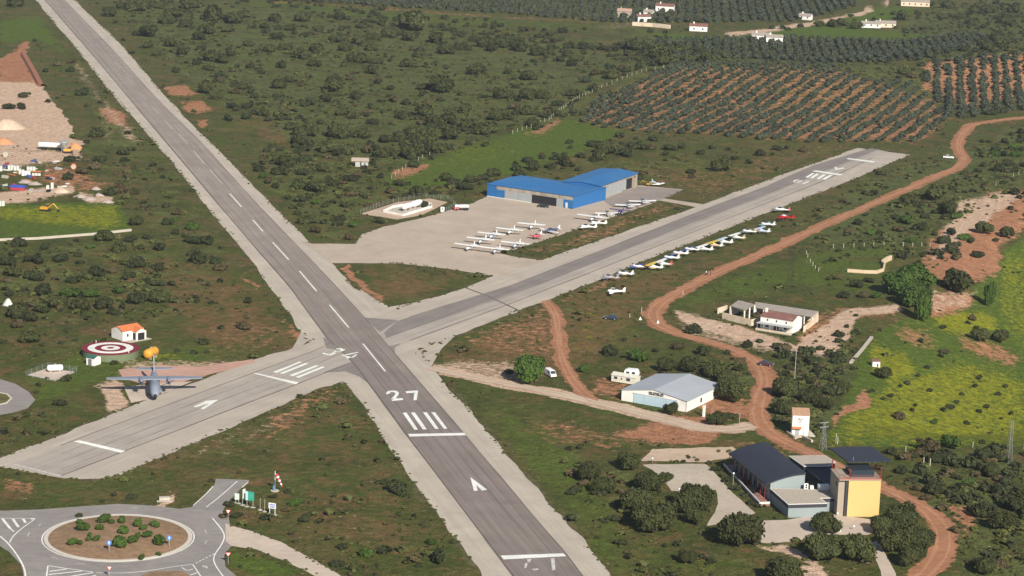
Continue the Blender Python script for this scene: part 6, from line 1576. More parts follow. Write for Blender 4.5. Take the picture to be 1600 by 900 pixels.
# ------------------------------------------------------------------ vehicles
def car(px, py, rz, label, paint_, kind='car', group=None, name='parked_car', L_=4.3, W_=1.75):
    p = g1(px, py, .7); r = empty(name, p, rz); tag(r, label, 'van' if kind == 'van' else 'car', group)
    h = L_/2; w2 = W_/2
    if kind == 'van': body = [(-h,.35),(h,.35),(h,.85),(h-.35,1.05),(h-1.0,1.9),(-h+.1,2.0),(-h,1.6)]; cab = None
    else: body = [(-h,.35),(h,.32),(h+.02,.68),(h-.25,.82),(h-1.2,.92),(-h+.7,.96),(-h+.05,.92),(-h-.02,.6)]; cab = [(-h+.55,.96),(h-1.25,.92),(h-1.9,1.42),(-h+1.25,1.45)]
    def side(pr, w_, m, nm, top=1.0):
        n = len(pr); zmin = min(q_[1] for q_ in pr); zmax = max(q_[1] for q_ in pr)
        v = [(x, s*w_*(1 - (1-top)*(z-zmin)/(zmax-zmin+1e-6)), z) for s in (-1, 1) for x, z in pr]
        return fixn(MB().add(v, [tuple(range(n)), tuple(range(n, 2*n))[::-1]] + [(i, n+i, n+(i+1) % n, (i+1) % n) for i in range(n)]).build(nm, m, r))
    bd = side(body, w2, paint_, 'body', .94); mod = bd.modifiers.new('edge', 'BEVEL'); mod.width = .07; mod.segments = 2
    if cab:
        side(cab, w2*.9, glass_m, 'cabin_glass', .8)
        q_ = [(-h+1.2,-w2*.72,1.44),(h-1.88,-w2*.72,1.41),(h-1.88,w2*.72,1.41),(-h+1.2,w2*.72,1.44)]; MB().hexa(q_ + [(a, c, d+.06) for a, c, d in q_]).build('roof', paint_, r)
    else:
        q_ = [(h-.42,-w2*.85,1.12),(h-.40,w2*.85,1.12),(h-.96,w2*.8,1.82),(h-.98,-w2*.8,1.82)]; MB().add([(a+.04, c, d) for a, c, d in q_], [(0,1,2,3)]).build('windscreen', glass_m, r)
        for s in (-1, 1): bx(r, 'side_window', glass_m, h-1.9, h-1.05, min(s*w2*.9, s*w2*1.0), max(s*w2*.9, s*w2*1.0), 1.15, 1.7)
    for x in (-h+.8, h-.8):
        for s in (-1, 1):
            w_ = MB().cyl((x, s*(w2-.2), .32), (x, s*(w2+.02), .32), .32, n=16).build('wheel', tyre_m, r)
            MB().cyl((x, s*(w2+.0), .32), (x, s*(w2+.03), .32), .18, n=12).build('hub', steel_m, w_)
    for s in (-1, 1):
        bx(r, 'headlight', wmet_m, h-.06, h+.03, min(s*w2*.55, s*w2*.9), max(s*w2*.55, s*w2*.9), .58, .74); bx(r, 'tail_light', redp_m, -h-.03, -h+.06, min(s*w2*.6, s*w2*.9), max(s*w2*.6, s*w2*.9), .62, .8)
    return r
blk = col_m('black_car_paint', (.02,.02,.025), .25); nvy = col_m('dark_blue_car_paint', (.03,.045,.075), .25)
car(849, 321.3, math.atan2(-.35, 1), 'black estate car parked in front of the open blue hangar', blk)
car(954.5, 495.5, math.atan2(-.25, 1)+math.pi, 'dark blue car standing in the grass between the runway and the red track', nvy)
car(860, 584, math.atan2(-.5, .86)-.6, 'white van half hidden behind the round bright green tree', wmet_m, 'van', L_=4.4)
car(1482, 245, math.atan2(-.15, 1), 'white estate car beside the bend of the dirt track at the upper right', wmet_m, L_=4.6)
car(1197, 567.5, math.atan2(-.3, 1), 'dark reddish car on the red track above the transformer house', col_m('dark_red_car_paint', (.07,.03,.045), .3), name='car')
# fuel truck
p = g1(720, 324.5, 1); r = empty('fuel_truck', p, math.atan2(-.25, -1)); tag(r, 'small fuel truck with red cab and pale tank at the upper edge of the apron', 'truck')
b = MB(); b.box(1.0, 2.6, -.95, .95, .45, 1.5); b.build('cab', pk, r); q_ = [(1.0,-.9,1.5),(2.5,-.9,1.5),(2.5,.9,1.5),(1.0,.9,1.5)]; MB().hexa(q_ + [(1.0,-.8,2.15),(2.1,-.8,2.15),(2.1,.8,2.15),(1.0,.8,2.15)]).build('cab_roof', wmet_m, r)
bx(r, 'chassis', dark_m, -3.0, 1.0, -.5, .5, .5, .75); MB().loft([ell(x, .95*k, .75*k, 1.5, 16) for x, k in ((-3.0,.5),(-2.9,.95),(-2.7,1),(.6,1),(.8,.95),(.9,.5))]).build('tank', col_m('dull_silver', (.55,.56,.55)), r, smooth=True)
bx(r, 'windscreen', glass_m, 2.35, 2.52, -.75, .75, 1.52, 1.95)
for x in (-2.3, -1.4, 1.8):
    for s in (-1, 1): MB().cyl((x, s*.75, .42), (x, s*.98, .42), .42, n=14).build('wheel', tyre_m, r)
# yellow machine beside hangar two
def digger(px, py, rz, label, paint_, s=1.0, name='excavator', crawl=True):
    p = g1(px, py, .8); r = empty(name, p, rz); r.scale = (s, s, s); tag(r, label, 'digger')
    for y in (-1, 1): MB().prism([(-1.9,y-.25),(1.9,y-.25),(1.9,y+.25),(-1.9,y+.25)], .05, .75).build('track', dark_m, r)
    bx(r, 'body', paint_, -2.3, 1.0, -1.3, 1.3, .95, 1.9); bx(r, 'cab', glass_m, .0, 1.3, .25, 1.3, 1.0, 2.9); bx(r, 'cab_roof', paint_, -.05, 1.35, .2, 1.35, 2.9, 3.0)
    MB().cyl((1.0,-.3,1.6), (3.3,-.3,3.5), .28, .22, n=6).build('boom', paint_, r); a = MB().cyl((3.3,-.3,3.5), (5.4,-.3,1.2), .2, .15, n=6).build('stick', paint_, r)
    MB().prism([(5.0,-.8),(5.9,-.8),(5.9,.2),(5.0,.2)], .2, [1.2,.7,.7,1.2]).build('bucket', dark_m, a); return r
digger(72, 326.5, -.12, 'yellow excavator standing in the yellow flowered field below the quarry', col_m('machine_yellow', (.55,.28,.02)), .85)
digger(1011, 287, 2.8, 'small yellow digger on the grass at the end of the second blue hangar', col_m('machine_yellow', (.70,.40,.03)), .55)
digger(107, 236, .2, 'orange yellow loading machine beside the white tank trailer in the quarry', col_m('machine_orange', (.60,.32,.06)), .9)
# quarry things
p = g1(79, 228.5, 1.5); r = empty('tank_trailer', p, -.06); tag(r, 'long white tank trailer parked at the edge of the quarry floor', 'trailer')
MB().loft([ell(x, 1.15*k, 1.1*k, 2.0, 16) for x, k in ((-5,.6),(-4.85,.97),(-4.6,1),(4.6,1),(4.85,.97),(5,.6))]).build('tank', wmet_m, r, smooth=True); bx(r, 'chassis', dark_m, -4.6, 4.4, -.5, .5, .7, .95)
for x in (-3.2, -2.1):
    for s in (-1, 1): MB().cyl((x, s*.8, .48), (x, s*1.1, .48), .48, n=14).build('wheel', tyre_m, r)
for s in (-.7, .7): bx(r, 'landing_leg', steel_m, 3.2, 3.35, s-.08, s+.08, 0, .9)
p = g1(100, 231, 2); r = empty('hopper', p, 0); tag(r, 'grey conical hopper standing between the white tank trailer and the loading machine', 'hopper')
MB().cyl((0,0,2.2), (0,0,4.4), .5, 2.0, n=18).build('cone', steel_m, r); MB().cyl((0,0,4.4), (0,0,4.8), 2.0, n=18).build('rim', steel_m, r)
for a in range(4): MB().cyl((1.1*math.cos(a*1.57+.7), 1.1*math.sin(a*1.57+.7), 0), (.9*math.cos(a*1.57+.7), .9*math.sin(a*1.57+.7), 3.2), .1, n=6).build('leg', steel_m, r)
p = g1(28, 294, .7); r = empty('skip_container', p, -.02); tag(r, 'open waste container with blue rim and red sides on the quarry track', 'container')
MB().prism([(-2.7,-1.1),(2.7,-1.1),(2.7,1.1),(-2.7,1.1)], .1, 1.1).build('bin', col_m('crimson_paint', (.38,.03,.05), .6), r); b = MB(); b.box(-2.9,2.9,-1.25,-1.1,1.1,1.75); b.box(-2.9,2.9,1.1,1.25,1.1,1.75); b.box(-2.9,-2.75,-1.1,1.1,1.1,1.75); b.box(2.75,2.9,-1.1,1.1,1.1,1.75); b.build('rim_panel', bl, r)
def pallet_stack(px, py, nx, nz, label, sx=1.0, m=wmet_m, rz=.1, group=None):
    p = g1(px, py, .8); r = empty('block_pallet', p, rz); tag(r, label, 'pallet', group)
    for i in range(nx):
        MB().box(i*sx*1.15-nx*sx*.57, i*sx*1.15-nx*sx*.57+sx, -.6, .6, 0, nz*.9).build('block_stack', m, r)
    return r
blkm = mat('pale_blocks', (.56,.56,.53), .9, .25, 2.5)
GP = 'stacks of pale blocks in the builders yard'
for i, (x, y, n, k, lab) in enumerate(((17,262,2,2,'upright row of pale blocks, second from the left edge of the builders yard'),(26,263,2,2,'upright row of pale blocks behind the red and blue container'),(34,269,2,2,'front bright white stack of blocks in the middle of the builders yard'),(41,271,3,2,'brightest white stack of blocks at the front of the builders yard'),(49,263,3,1.6,'low back row of pale blocks in the builders yard'),(57,271,3,1,'scattered low row of pale blocks at the right of the builders yard'),
        (2,264,1,2.2,'white block stack at the left edge of the photograph'),(75,292,1,1.6,'squat white box right of the red and blue container'),(82,291,1,2.4,'taller of two white boxes right of the container'),(3,318,2,2,'white block stack at the left edge above the yellow field'))):
    pallet_stack(x, y, n, k, lab, m=blkm if i != 3 else wmet_m, group=GP)
def drum(px, py, rad, m, label, rz, ln=1.6, name='steel_drum'):
    p = g1(px, py, rad); r = empty(name, p, rz); tag(r, label, 'drum'); MB().cyl((0,-ln/2,rad), (0,ln/2,rad), rad, n=20).build('drum_body', m, r); MB().cyl((0,-ln/2-.05,rad), (0,-ln/2,rad), rad*.8, n=20).build('drum_end', conc_o, r)
drum(9, 241, 1.1, conc_o, 'pale round concrete drum lying on the dark quarry floor', 0)
drum(115, 260, 1.1, col_m('orange_drum_paint', (.60,.16,.05)), 'orange drum lying beside the trees at the quarry edge', .1)
def heap(px, py, wpx, h, m, label, name='earth_heap', cat='heap', n=16, seed=0):
    r0 = wpx / ppm(py) / 2; p = g1(px, py); rg = np.random.default_rng(seed); v = [(0, 0, h)]; f = []
    for k, (q_, z) in enumerate(((.35,.8),(.7,.35),(1.0,-.05))):
        for i in range(n):
            t = 2*math.pi*i/n; j = 1 + rg.normal(0, .10); v.append((r0*q_*j*math.cos(t), r0*q_*j*math.sin(t)*.8, h*z*(1+rg.normal(0,.12)) if z > 0 else z))
    f += [(0, 1+i, 1+(i+1) % n) for i in range(n)]
    for k in range(2): f += [(1+k*n+i, 1+(k+1)*n+i, 1+(k+1)*n+(i+1) % n, 1+k*n+(i+1) % n) for i in range(n)]
    o = mesh_obj(name, v, f, m, None, True); o.location = p; tag(o, label, cat); return o
sand_m = mat('sand_heap', (.52,.40,.30), .95, .2, .6); redh = mat('red_heap', (.50,.25,.13), .95, .2, .6); rub = mat('rubble', (.36,.30,.27), .95, .35, 1.5)
heap(10, 200, 60, 4.0, sand_m, 'big pale sand heap at the left edge of the quarry', seed=1); heap(5, 224, 34, 2.5, redh, 'reddish earth heap at the left edge of the quarry below the sand heap', seed=2)
heap(118, 232, 24, 2.6, redh, 'orange earth heap right of the loading machine', seed=3); heap(95, 300, 30, 1.6, sand_m, 'pale earth heap below the white boxes', seed=4)
for i, (x, y, w_) in enumerate(((125,308,22),(140,312,24),(155,306,16),(168,316,22),(150,296,16),(40,285,24),(55,288,20))): heap(x, y, w_, 1.1, rub, ['grey rubble pile at the right end of the quarry track','rubble pile in the weeds below the quarry track','narrow upright rubble pile beside the green bush','pale rubble spread left of the long green bush','rubble pile between the bushes at the quarry corner','brown rubble behind the red and blue container','brown rubble right of the red and blue container'][i], 'rubble_pile', 'rubble', 12, 20+i)
# cut bank of the quarry: a stepped red face
bk = [(34,86),(42,100),(52,118),(60,134),(66,136)]
P = [g1(*q_) for q_ in bk]; b = MB(); v = []
for q_ in P: v += [(q_.x-.9, q_.y, -.1), (q_.x-.3, q_.y+.5, 1.5), (q_.x+.7, q_.y+1, 1.6), (q_.x+2.6, q_.y+1.5, -.05)]
f = [(i*4+j, i*4+j+1, (i+1)*4+j+1, (i+1)*4+j) for i in range(len(P)-1) for j in range(3)]; b.add(v, f); tag(fixn(b.build('quarry_bank', mat('red_cut_bank', (.30,.13,.08), .95, .3, .5, streak=(2,2,.3)), None)), kind='structure')
wall_px([(-5,376.5),(60,374),(150,367),(205,361)], .8, .5, conc_o, 'long low pale wall along the bottom of the yellow field at the left')
# ------------------------------------------------------------------ signs, masts, windsock, posts
def disc_sign(px, py, face, label, zb=0.0, name='roundabout_sign', rz=0.0, border=None, tri=False, inner=None, arrow=True):
    p = g1(px, py); p.z = zb; r = empty(name, p, rz); tag(r, label, 'road sign')
    MB().cyl((0,0,-.1), (0,0,2.0), .05, n=8).build('post', steel_m, r)
    if tri:
        v = [(-.62, 2.55), (.62, 2.55), (0, 1.5)]
        MB().add([(x, y, z) for y in (-.08, -.04) for x, z in v], [(0,2,1), (3,4,5), (0,1,4,3), (1,2,5,4), (2,0,3,5)]).build('sign_plate', border, r)
        v = [(-.40, 2.43), (.40, 2.43), (0, 1.76)]; MB().add([(x, -.085, z) for x, z in v], [(0,2,1)]).build('sign_face', face, r)
    else:
        pl = MB().cyl((0,-.08,2.15), (0,-.04,2.15), .55, n=24).build('sign_plate', border or face, r)
        if arrow:
            b = MB(); y = -.09; b.add([(-.07,y,1.8),(.07,y,1.8),(.07,y,2.2),(-.07,y,2.2)], [(0,1,2,3)]); b.add([(-.25,y,2.2),(.25,y,2.2),(0,y,2.5)], [(0,1,2)]); b.build('arrow', wmet_m, pl)
        if inner: MB().cyl((0,-.095,2.15), (0,-.082,2.15), .36, n=24).build('sign_face', inner, pl)
    return r
sblue = col_m('sign_blue', (.06,.22,.60)); sred = col_m('sign_red', (.50,.03,.04))
for x, y, lab in ((170.5,866,'left of two round blue arrow signs on the roundabout island'), (264.5,857,'right of two round blue arrow signs on the roundabout island')):
    q_ = G(x, y, .4); disc_sign(x, y, sblue, lab, zb=ISZ(q_[0], q_[1]))
disc_sign(356.5, 813.5, wmet_m, 'triangular give way sign between the road stub and the pinkish path', tri=True, border=sred, name='give_way_sign')
disc_sign(356.5, 881, wmet_m, 'triangular give way sign at the right edge of the ring, near the bottom', tri=True, border=sred, name='give_way_sign')
disc_sign(171, 903, wmet_m, 'red and white sign cut by the bottom edge below the roundabout', tri=True, border=sred, name='give_way_sign')
def board(px, py, w_, h, z0, face, label, rz=0.0, posts=2, pm=steel_m, txt=(), name='sign_board', bands=()):
    p = g1(px, py); r = empty(name, p, rz); tag(r, label, 'sign')
    for k in range(posts):
        x = -w_*.36 + k*w_*.72/(max(1, posts-1)); MB().cyl((x,0,-.1), (x,0,z0+h*.9), .07, n=8).build('post', pm, r); bx(r, 'footing', conc_o, x-.5, x+.5, -.35, .35, -.05, .12)
    pl = bx(r, 'panel', face, -w_/2, w_/2, -.14, -.08, z0, z0+h)
    for (a, c, d, e_, m) in bands: bx(pl, 'band', m, a*w_, c*w_, -.16, -.141, z0+d*h, z0+e_*h)
    for (s, sz, x, z, m) in txt: text(s, sz, x*w_, z0+z*h, pl, m, -.17)
    return r
sgreen = col_m('sign_green', (.03,.36,.25)); pink = col_m('text_blue', (.18,.24,.55))
board(390.5, 792.5, 2.1, 2.1, 1.6, sgreen, 'large green board with a pale left panel beside the windsock', rz=-.35, bands=((-.5,-.22,0,1,col_m('pale_blue_panel', (.50,.66,.70))), (-.1,.38,.62,.66,tl), (-.1,.38,.40,.44,tl)))
board(380.5, 789, .9, 2.2, 1.6, col_m('pale_panel', (.55,.62,.62)), 'narrow pale board seen almost edge on, left of the green board', rz=.9, posts=1)
board(370.5, 786.5, 1.1, 1.5, .9, col_m('pale_green_white', (.62,.70,.66)), 'small white and pale green board among bushes by the road stub', rz=-.3, posts=2)
board(425.5, 804.5, 1.8, 1.3, 1.5, wmet_m, 'white board with blue lettering on two white posts', rz=-.35, pm=wmet_m, bands=((-.38,.40,.62,.80,pink), (-.38,.34,.36,.50,pink), (-.30,.38,.14,.26,pink)))
for x, y, lab in ((406.5,797,'left of two thin bare poles between the green and the white boards'), (413.5,799.5,'right of two thin bare poles between the green and the white boards')):
    r = empty('pole', g1(x, y)); tag(r, lab, 'pole'); MB().cyl((0,0,-.1), (0,0,2.9), .05, n=6).build('shaft', conc_o, r); MB().cyl((0,0,-.05), (0,0,.15), .5, n=10).build('footing', conc_o, r)
p = g1(429.5, 767); r = empty('windsock', p, 0); tag(r, 'red and white windsock drooping from its mast beside the runway', 'windsock')
MB().cyl((0,0,-.1), (0,0,.15), 1.0, n=16).build('footing', conc_o, r); MB().cyl((0,0,.15), (0,0,2.6), .10, n=8).build('mast', col_m('mast_blue', (.12,.20,.32)), r); MB().cyl((0,0,2.6), (0,0,4.8), .07, n=8).build('mast', wmet_m, r)
bx(r, 'control_box', col_m('mast_blue', (.12,.20,.32)), -.45, .15, -.2, .2, .15, 1.3)
aa = Vector((.30, -.1, 4.0)); dd = Vector((.52, -.12, -1.0)).normalized(); ln = 3.2; cols = [sred, wmet_m, sred, wmet_m, sred, wmet_m, sred, wmet_m]
for k in range(7): MB().cyl(aa + dd*(ln*k/7), aa + dd*(ln*(k+1)/7), .42-.04*k, .42-.04*(k+1), n=14, caps=False).build('sock_band', cols[k], r)
MB().cyl((0,0,4.3), (.30,-.1,4.05), .04, n=5).build('arm', steel_m, r)
def pylon(px, py, h, label, w_=1.3, name='lattice_pylon', arms=True, tw=.35):
    p = g1(px, py); r = empty(name, p, .4); tag(r, label, 'pylon'); b = MB(); n = max(4, int(h/1.4))
    def cn(k): t = k/n; a = w_/2*(1-t)+tw/2*t; return [Vector((s*a, q_*a, h*t)) for s, q_ in ((-1,-1),(1,-1),(1,1),(-1,1))]
    for k in range(n):
        a, c = cn(k), cn(k+1)
        for i in range(4): b.cyl(a[i], c[i], .035, n=4); b.cyl(a[i], c[(i+1) % 4], .016, n=4); b.cyl(c[i], c[(i+1) % 4], .016, n=4)
    b.build('lattice', steel_m, r)
    if arms:
        for z in (h*.98, h*.82): MB().box(-1.2, 1.2, -.06, .06, z, z+.12).build('cross_arm', steel_m, r)
    return r
pylon(1285.5, 703, 7.2, 'lattice power pylon with cross arms right of the white transformer house')
pylon(1576, 724, 11.0, 'tall slender lattice pylon at the right edge beyond the bushes', w_=1.1, tw=.5, arms=False)
def mast(px, py, h, label, name='pole', m=steel_m, lamp=False, r0=.06):
    r = empty(name, g1(px, py)); tag(r, label, 'pole' if not lamp else 'lamp post'); MB().cyl((0,0,-.1), (0,0,h), r0, r0*.8, n=7).build('shaft', m, r)
    if lamp: MB().loft([ell(0, .01, .01, h, 8)] and [[(.24*k*math.cos(t), .24*k*math.sin(t), h+z) for t in np.linspace(0, 2*math.pi, 11)[:-1]] for k, z in ((.3,-.02),(1,.15),(1,.32),(.3,.5))]).build('globe', wmet_m, r, smooth=True)
    return r
mast(1306, 693, 2.6, 'short pale post, taller of a pair right of the lattice pylon', m=conc_o, r0=.12); mast(1308.5, 694, 2.0, 'short pale post, smaller of a pair right of the lattice pylon', m=conc_o, r0=.12)
mast(1241.5, 594, 8.5, 'tall thin pole rising from the bushes below the farmhouse', m=conc_o, r0=.09)
mast(1145, 764, 3.6, 'globe lamp post beside the terminal terrace', 'lamp_post', lamp=True); mast(1061, 772, 1.0, 'low globe lamp at the left edge of the gravel car park', 'lamp_post', lamp=True, r0=.05)
mast(1019, 724, 1.0, 'low globe lamp at the top left of the gravel car park', 'lamp_post', lamp=True, r0=.05); mast(1308, 811, 1.1, 'low globe lamp at the foot of the yellow tower', 'lamp_post', lamp=True, r0=.05); mast(1334, 828.5, .7, 'low globe lamp on the paving below the yellow tower', 'lamp_post', lamp=True, r0=.05)
mast(1112, 650, 2.3, 'thin post carrying the cable end right of the white pillar', r0=.05); mast(1155, 664, 3.2, 'post with a small box top beside the red track', r0=.07)
r = empty('info_panel', g1(1311.5, 831)); tag(r, 'blank white upright panel between the oaks and the tower paving', 'panel'); bx(r, 'panel', wmet_m, -.35, .35, -.1, .1, .2, 1.9); bx(r, 'panel_base', conc_o, -.45, .45, -.2, .2, -.1, .2)
wposts = mat('white_posts', (.50,.48,.40), .85, .08)
fence_px([(1302,388),(1318,387),(1334,386.5),(1350,386),(1365,385),(1381,384.5),(1396,384.5),(1411,385),(1426,385),(1440,385),(1453,385.5)], 1.5, 99, wposts, 'straight row of white posts on the green slope beyond the farmhouse', mesh=False, r_=.09)
fence_px([(1260,397),(1262,402),(1266,410),(1270,415),(1274,420),(1279,424)], 1.3, 99, wposts, 'short curved row of white posts near the wheel ruts', mesh=False, r_=.09)
fence_px([(801,209),(830,199),(858,188),(877,172),(905,153),(940,137),(972,124),(1010,111),(1050,104)], 1.7, 5.5, wposts, 'long line of white posts between the heath and the olive grove', mesh=False, r_=.085)
fence_px([(1556,290),(1575,279),(1600,270)], 1.5, 6, wposts, 'line of white posts on the scrub slope at the right edge', mesh=False, r_=.08)
fence_px([(1415,706),(1460,700),(1520,699),(1600,702)], 1.5, 14, wposts, 'row of white posts along the bottom of the yellow flower field', mesh=False, r_=.08)
fence_px([(1443,726),(1453,728)], 1.9, 9, wposts, 'pair of white posts in the bushes right of the tower', mesh=False, r_=.11)
fence_px([(612,279),(634,262),(660,247),(705,233)], 1.5, 7, wposts, 'line of pale posts left of the bright green field', mesh=False, r_=.08)
def cone(px, py, label):
    r = empty('marker_cone', g1(px, py)); tag(r, label, 'marker', 'white pyramid markers at the track bend'); v = [(-.4,-.4,0),(.4,-.4,0),(.4,.4,0),(-.4,.4,0),(0,0,.95)]
    MB().add(v, [(0,3,2,1),(0,1,4),(1,2,4),(2,3,4),(3,0,4)]).build('pyramid', wmet_m, r); bx(r, 'base', conc_o, -.5, .5, -.5, .5, -.1, .06)
cone(1000.5, 499.5, 'left of two small white pyramid markers at the track bend'); cone(1028, 505, 'right of two small white pyramid markers, inside the track bend')
mast(984, 496, 1.3, 'thin pale post left of the pyramid markers', m=wposts, r0=.1); mast(1002.5, 488, 1.6, 'thin pale post just above the left pyramid marker', m=wposts, r0=.1); mast(1067, 461, 1.4, 'single pale post on the green slope right of the red track', m=wposts, r0=.12)
# curved retaining wall in the meadow
wall_px([(1324,425),(1350,427),(1370,427.5),(1380,424),(1382,416),(1378,411)], 1.1, .5, mat('sandy_wall', (.58,.45,.31), .9, .1), 'sandy curved wall sweeping through the meadow')
wall_px([(1379,413),(1386,408.5),(1392,406)], 1.6, .8, mat('sandy_wall', (.58,.45,.31), .9, .1), 'short thick sandy wall at the upper end of the curved wall')
r = empty('well_house', g1(1368, 572), .1); tag(r, 'tiny white hut with a dull red roof alone in the flower field', 'hut'); bx(r, 'wall', white_w, -1.1, 1.1, -.8, .8, -.3, 1.5); b = MB(); b.hexa([(-1.25,-.95,1.52),(1.25,-.95,1.52),(1.25,.95,1.8),(-1.25,.95,1.8),(-1.25,-.95,1.62),(1.25,-.95,1.62),(1.25,.95,1.9),(-1.25,.95,1.9)]); b.build('roof', brick_t, r); bx(r, 'door', dark_m, .2, .6, -.83, -.79, 0, .9)
wall_px([(1362,528),(1348,546),(1329,568)], .5, .9, conc_o, 'grey stone channel running down through the valley grass')
r = empty('culvert', g1(257, 781), .2); tag(r, 'pale concrete culvert block beside the ring road', 'concrete block'); bx(r, 'block', conc_o, -1.2, 1.2, -.6, .6, -.1, .7); bx(r, 'apron_slab', conc_o, -1.8, 1.8, -1.6, -.61, -.1, .12)
r = empty('white_rock', g1(13, 476)); o = heap(13, 477, 17, 2.2, mat('white_rock_stone', (.55,.53,.50), .9, .25, 1.5), 'large whitish boulder pile in the scrub at the left edge', 'boulder', 'rock', 9, 41); bpy.data.objects.remove(r)
# ------------------------------------------------------------------ farms far off
def far_house(px, py, w_, d_, h, rz, label, roof=brick_t, rot='x', walls=white_w, name='far_farmhouse', yard=None):
    p = g1(px, py); r = empty(name, p, rz); tag(r, label, 'house'); b = MB(); gable_walls(b, -w_/2, w_/2, 0, d_, h, h+1.3, rot, -.5); b.build('wall', walls, r)
    b = MB(); gable(b, -w_/2, w_/2, 0, d_, h+.03, h+1.33, rot, .3, .15); b.build('roof', roof, r)
    for k in range(max(2, int(w_/4))): win_y(r, -w_/2 + (k+.5)*w_/max(2, int(w_/4)), 1.0, .9, 1.1, 0)
    bx(r, 'chimney', walls, -w_*.3, -w_*.3+.8, d_*.4, d_*.4+.8, h, h+2.4); return r
far_house(975,27,9,6,4,-.15,'far farm building with pale red roof, leftmost of the farm at the top',mat('pale_pink_roof',(.42,.27,.21),.9,.15),walls=tanb_m)
far_house(1007,34,9,6,3.2,.3,'low white far farmhouse in the middle of the top farm')
far_house(1012,27,6,5,3.4,-.3,'small white outbuilding behind the far farmhouse',greyt_m)
far_house(1038,18,12,6,3.6,-.2,'far farmhouse with red roof and white gables among trees')
far_house(1091,49,11,6,3.2,-.1,'far white cottage with two dark bushes before it')
far_house(1190,64,12,6,3.4,-.05,'left part of the long white farm at the edge of the grove',greyt_m); far_house(1210,66,10,5,3.0,-.05,'right part of the long white farm at the edge of the grove',greyt_m)
far_house(1361,43.5,12,5,2.6,-.05,'far low house with grey white roof, left of two',greyt_m); far_house(1384,43,13,5,2.8,.05,'far low cream house, right of two',greyt_m,walls=cream_w)
far_house(1430,10,20,7,3.2,-.05,'far long farmhouse at the top right among trees',greyt_m,walls=cream_w); far_house(1257,31,8,5,2.6,-.4,'tiny far white house beside the top road',greyt_m)
wall_px([(988,40),(1020,42),(1047,45)], 2.4, .8, cream_w, 'long cream yard wall in front of the far top farm')
# ------------------------------------------------------------------ two walkers on the red track
def person(px, py, rz, label, shirt, trousers, hair, stride=.18):
    p = g1(px, py); name = 'person'
    J = {'pel':(0,0,.95),'bel':(0,0,1.12),'che':(.02,0,1.32),'nk':(.02,0,1.48),'hd':(.05,0,1.60),'top':(.04,0,1.72),
         'ls':(.01,.17,1.40),'le':(-.06,.24,1.15),'lw':(.04,.24,.92),'lh':(.09,.24,.84),'rs':(.01,-.17,1.40),'re':(.0,-.24,1.15),'rw':(.12,-.23,.94),'rh':(.16,-.23,.86),
         'lt':(0,.09,.90),'lk':(stride*.6,.10,.50),'la':(stride*.9,.10,.09),'lf':(stride*.9+.15,.10,.04),'rt':(0,-.09,.90),'rk':(-stride*.2,-.10,.50),'ra':(-stride,-.10,.10),'rf':(-stride+.14,-.10,.04)}
    RAD = {'pel':.14,'bel':.13,'che':.15,'nk':.055,'hd':.10,'top':.07,'ls':.06,'le':.045,'lw':.032,'lh':.035,'rs':.06,'re':.045,'rw':.032,'rh':.035,'lt':.09,'lk':.06,'la':.042,'lf':.035,'rt':.09,'rk':.06,'ra':.042,'rf':.035}
    E_ = [('pel','bel'),('bel','che'),('che','nk'),('nk','hd'),('hd','top'),('che','ls'),('ls','le'),('le','lw'),('lw','lh'),('che','rs'),('rs','re'),('re','rw'),('rw','rh'),('pel','lt'),('lt','lk'),('lk','la'),('la','lf'),('pel','rt'),('rt','rk'),('rk','ra'),('ra','rf')]
    def skin(nm, keys, m, grow, parent, root):
        ks = [k for k in J if k in keys]; me = bpy.data.meshes.new(nm); me.from_pydata([J[k] for k in ks], [(ks.index(a), ks.index(c)) for a, c in E_ if a in ks and c in ks], [])
        o = bpy.data.objects.new(nm, me); col.objects.link(o); md = o.modifiers.new('skin', 'SKIN'); 
        if not me.skin_vertices: me.attributes.new  # layer is created with the modifier
        if me.skin_vertices:
            for i, k in enumerate(ks): me.skin_vertices[0].data[i].radius = (RAD[k]+grow,)*2; me.skin_vertices[0].data[i].use_root = (k == root)
        o.modifiers.new('sub', 'SUBSURF').levels = 1; me.materials.append(m); o.parent = parent; return o
    r = empty(name, p, rz); tag(r, label, 'person')
    skin('body', list(J), mat('skin_tone', (.42,.25,.17), .6), 0, r, 'pel'); skin('shirt', ['pel','bel','che','ls','le','rs','re'], shirt, .022, r, 'pel'); skin('trousers', ['pel','lt','lk','la','rt','rk','ra'], trousers, .02, r, 'pel')
    MB().loft([[(.03+.11*k*math.cos(t), .10*k*math.sin(t), z) for t in np.linspace(0, 2*math.pi, 11)[:-1]] for k, z in ((1,1.63),(1.1,1.70),(.9,1.77),(.3,1.80))]).build('hair', hair, r, smooth=True)
    return r
person(1103.3, 430.5, 2.4, 'walker in a white top and dark trousers on the red dirt track', col_m('white_shirt', (.72,.70,.62), .8), col_m('dark_trousers', (.05,.02,.02), .8), dark_m)
person(1107.5, 430.8, 2.3, 'walker in pinkish brown clothes, middle of those on the red track', col_m('pink_brown_cloth', (.26,.16,.15), .8), col_m('pink_brown_cloth', (.26,.16,.15), .8), dark_m)
person(1110, 430.2, 2.3, 'walker in dark brown clothes nearest the right on the red track', col_m('dark_brown_cloth', (.10,.045,.03), .8), col_m('dark_brown_cloth', (.10,.045,.03), .8), dark_m)

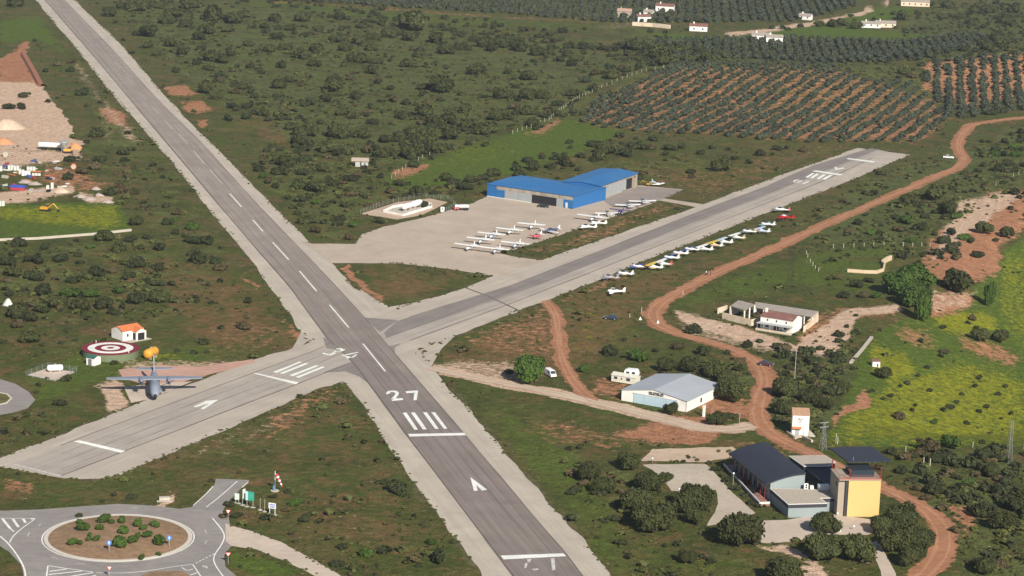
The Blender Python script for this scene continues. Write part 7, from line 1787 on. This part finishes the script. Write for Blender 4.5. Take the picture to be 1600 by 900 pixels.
# ------------------------------------------------------------------ the air
b = MB(); b.box(-13000, 13000, -400, 11000, -14, 215)
hz = b.build('haze', None); hz['kind'] = 'stuff'; hz['label'] = 'thin bluish haze over the whole airfield'
m = bpy.data.materials.new('haze_air'); m.use_nodes = True; n = m.node_tree; n.nodes.clear()
out = n.nodes.new('ShaderNodeOutputMaterial'); pv = n.nodes.new('ShaderNodeVolumePrincipled')
pv.inputs['Color'].default_value = (.80, .88, 1.0, 1); pv.inputs['Density'].default_value = .00006; pv.inputs['Anisotropy'].default_value = .2
n.links.new(pv.outputs[0], out.inputs['Volume']); hz.data.materials.append(m)
print('objects', len(bpy.data.objects))
# ------------------------------------------------------------------ odds and ends of the builders yard
yr = random.Random(11)
YG = 'odds and ends lying about the builders yard'
ycol = [conc_o, blkm, steel_m, rust_m, col_m('faded_orange', (.45,.16,.06)), col_m('faded_blue', (.06,.10,.28)), dark_m, col_m('dull_red', (.30,.05,.04))]
for i in range(46):
    x, y = yr.uniform(0, 118), yr.uniform(252, 300)
    if y < 262 and x > 90: continue
    p = g1(x, y); k = yr.randrange(8); s = yr.uniform(.5, 1.3)
    o = MB()
    if k in (0, 3, 6): [o.box(j*s*.7-.9, j*s*.7-.9+s*.55, -s*.5, s*.5, 0, s*yr.uniform(.4, 1.0)) for j in range(3)]
    elif k in (1, 4): [o.cyl((-s*1.6, j*.35, .2+.02*j), (s*1.6, j*.35+.1, .2+.02*j), .14, n=6) for j in range(4)]
    else: o.prism([(-s,-s*.6),(s*.9,-s*.7),(s*1.1,s*.5),(-s*.8,s*.7)], -.05, [s*.5, s*.9, s*.7, s*.4])
    nm = ('timber_stack' if k in (1, 4) else 'crate_pile' if k in (0, 3, 6) else 'broken_block')
    ob = o.build(nm, ycol[k]); ob.location = p; ob.rotation_euler = (0, 0, yr.uniform(0, 3)); tag(ob, {'timber_stack':'bundle of long poles on the ground of the builders yard','crate_pile':'row of small blocks on the ground of the builders yard','broken_block':'lump of debris on the ground of the builders yard'}[nm], {'timber_stack':'pole bundle','crate_pile':'block row','broken_block':'debris'}[nm], YG + ' (' + {'timber_stack':'poles','crate_pile':'blocks','broken_block':'debris'}[nm] + ')')
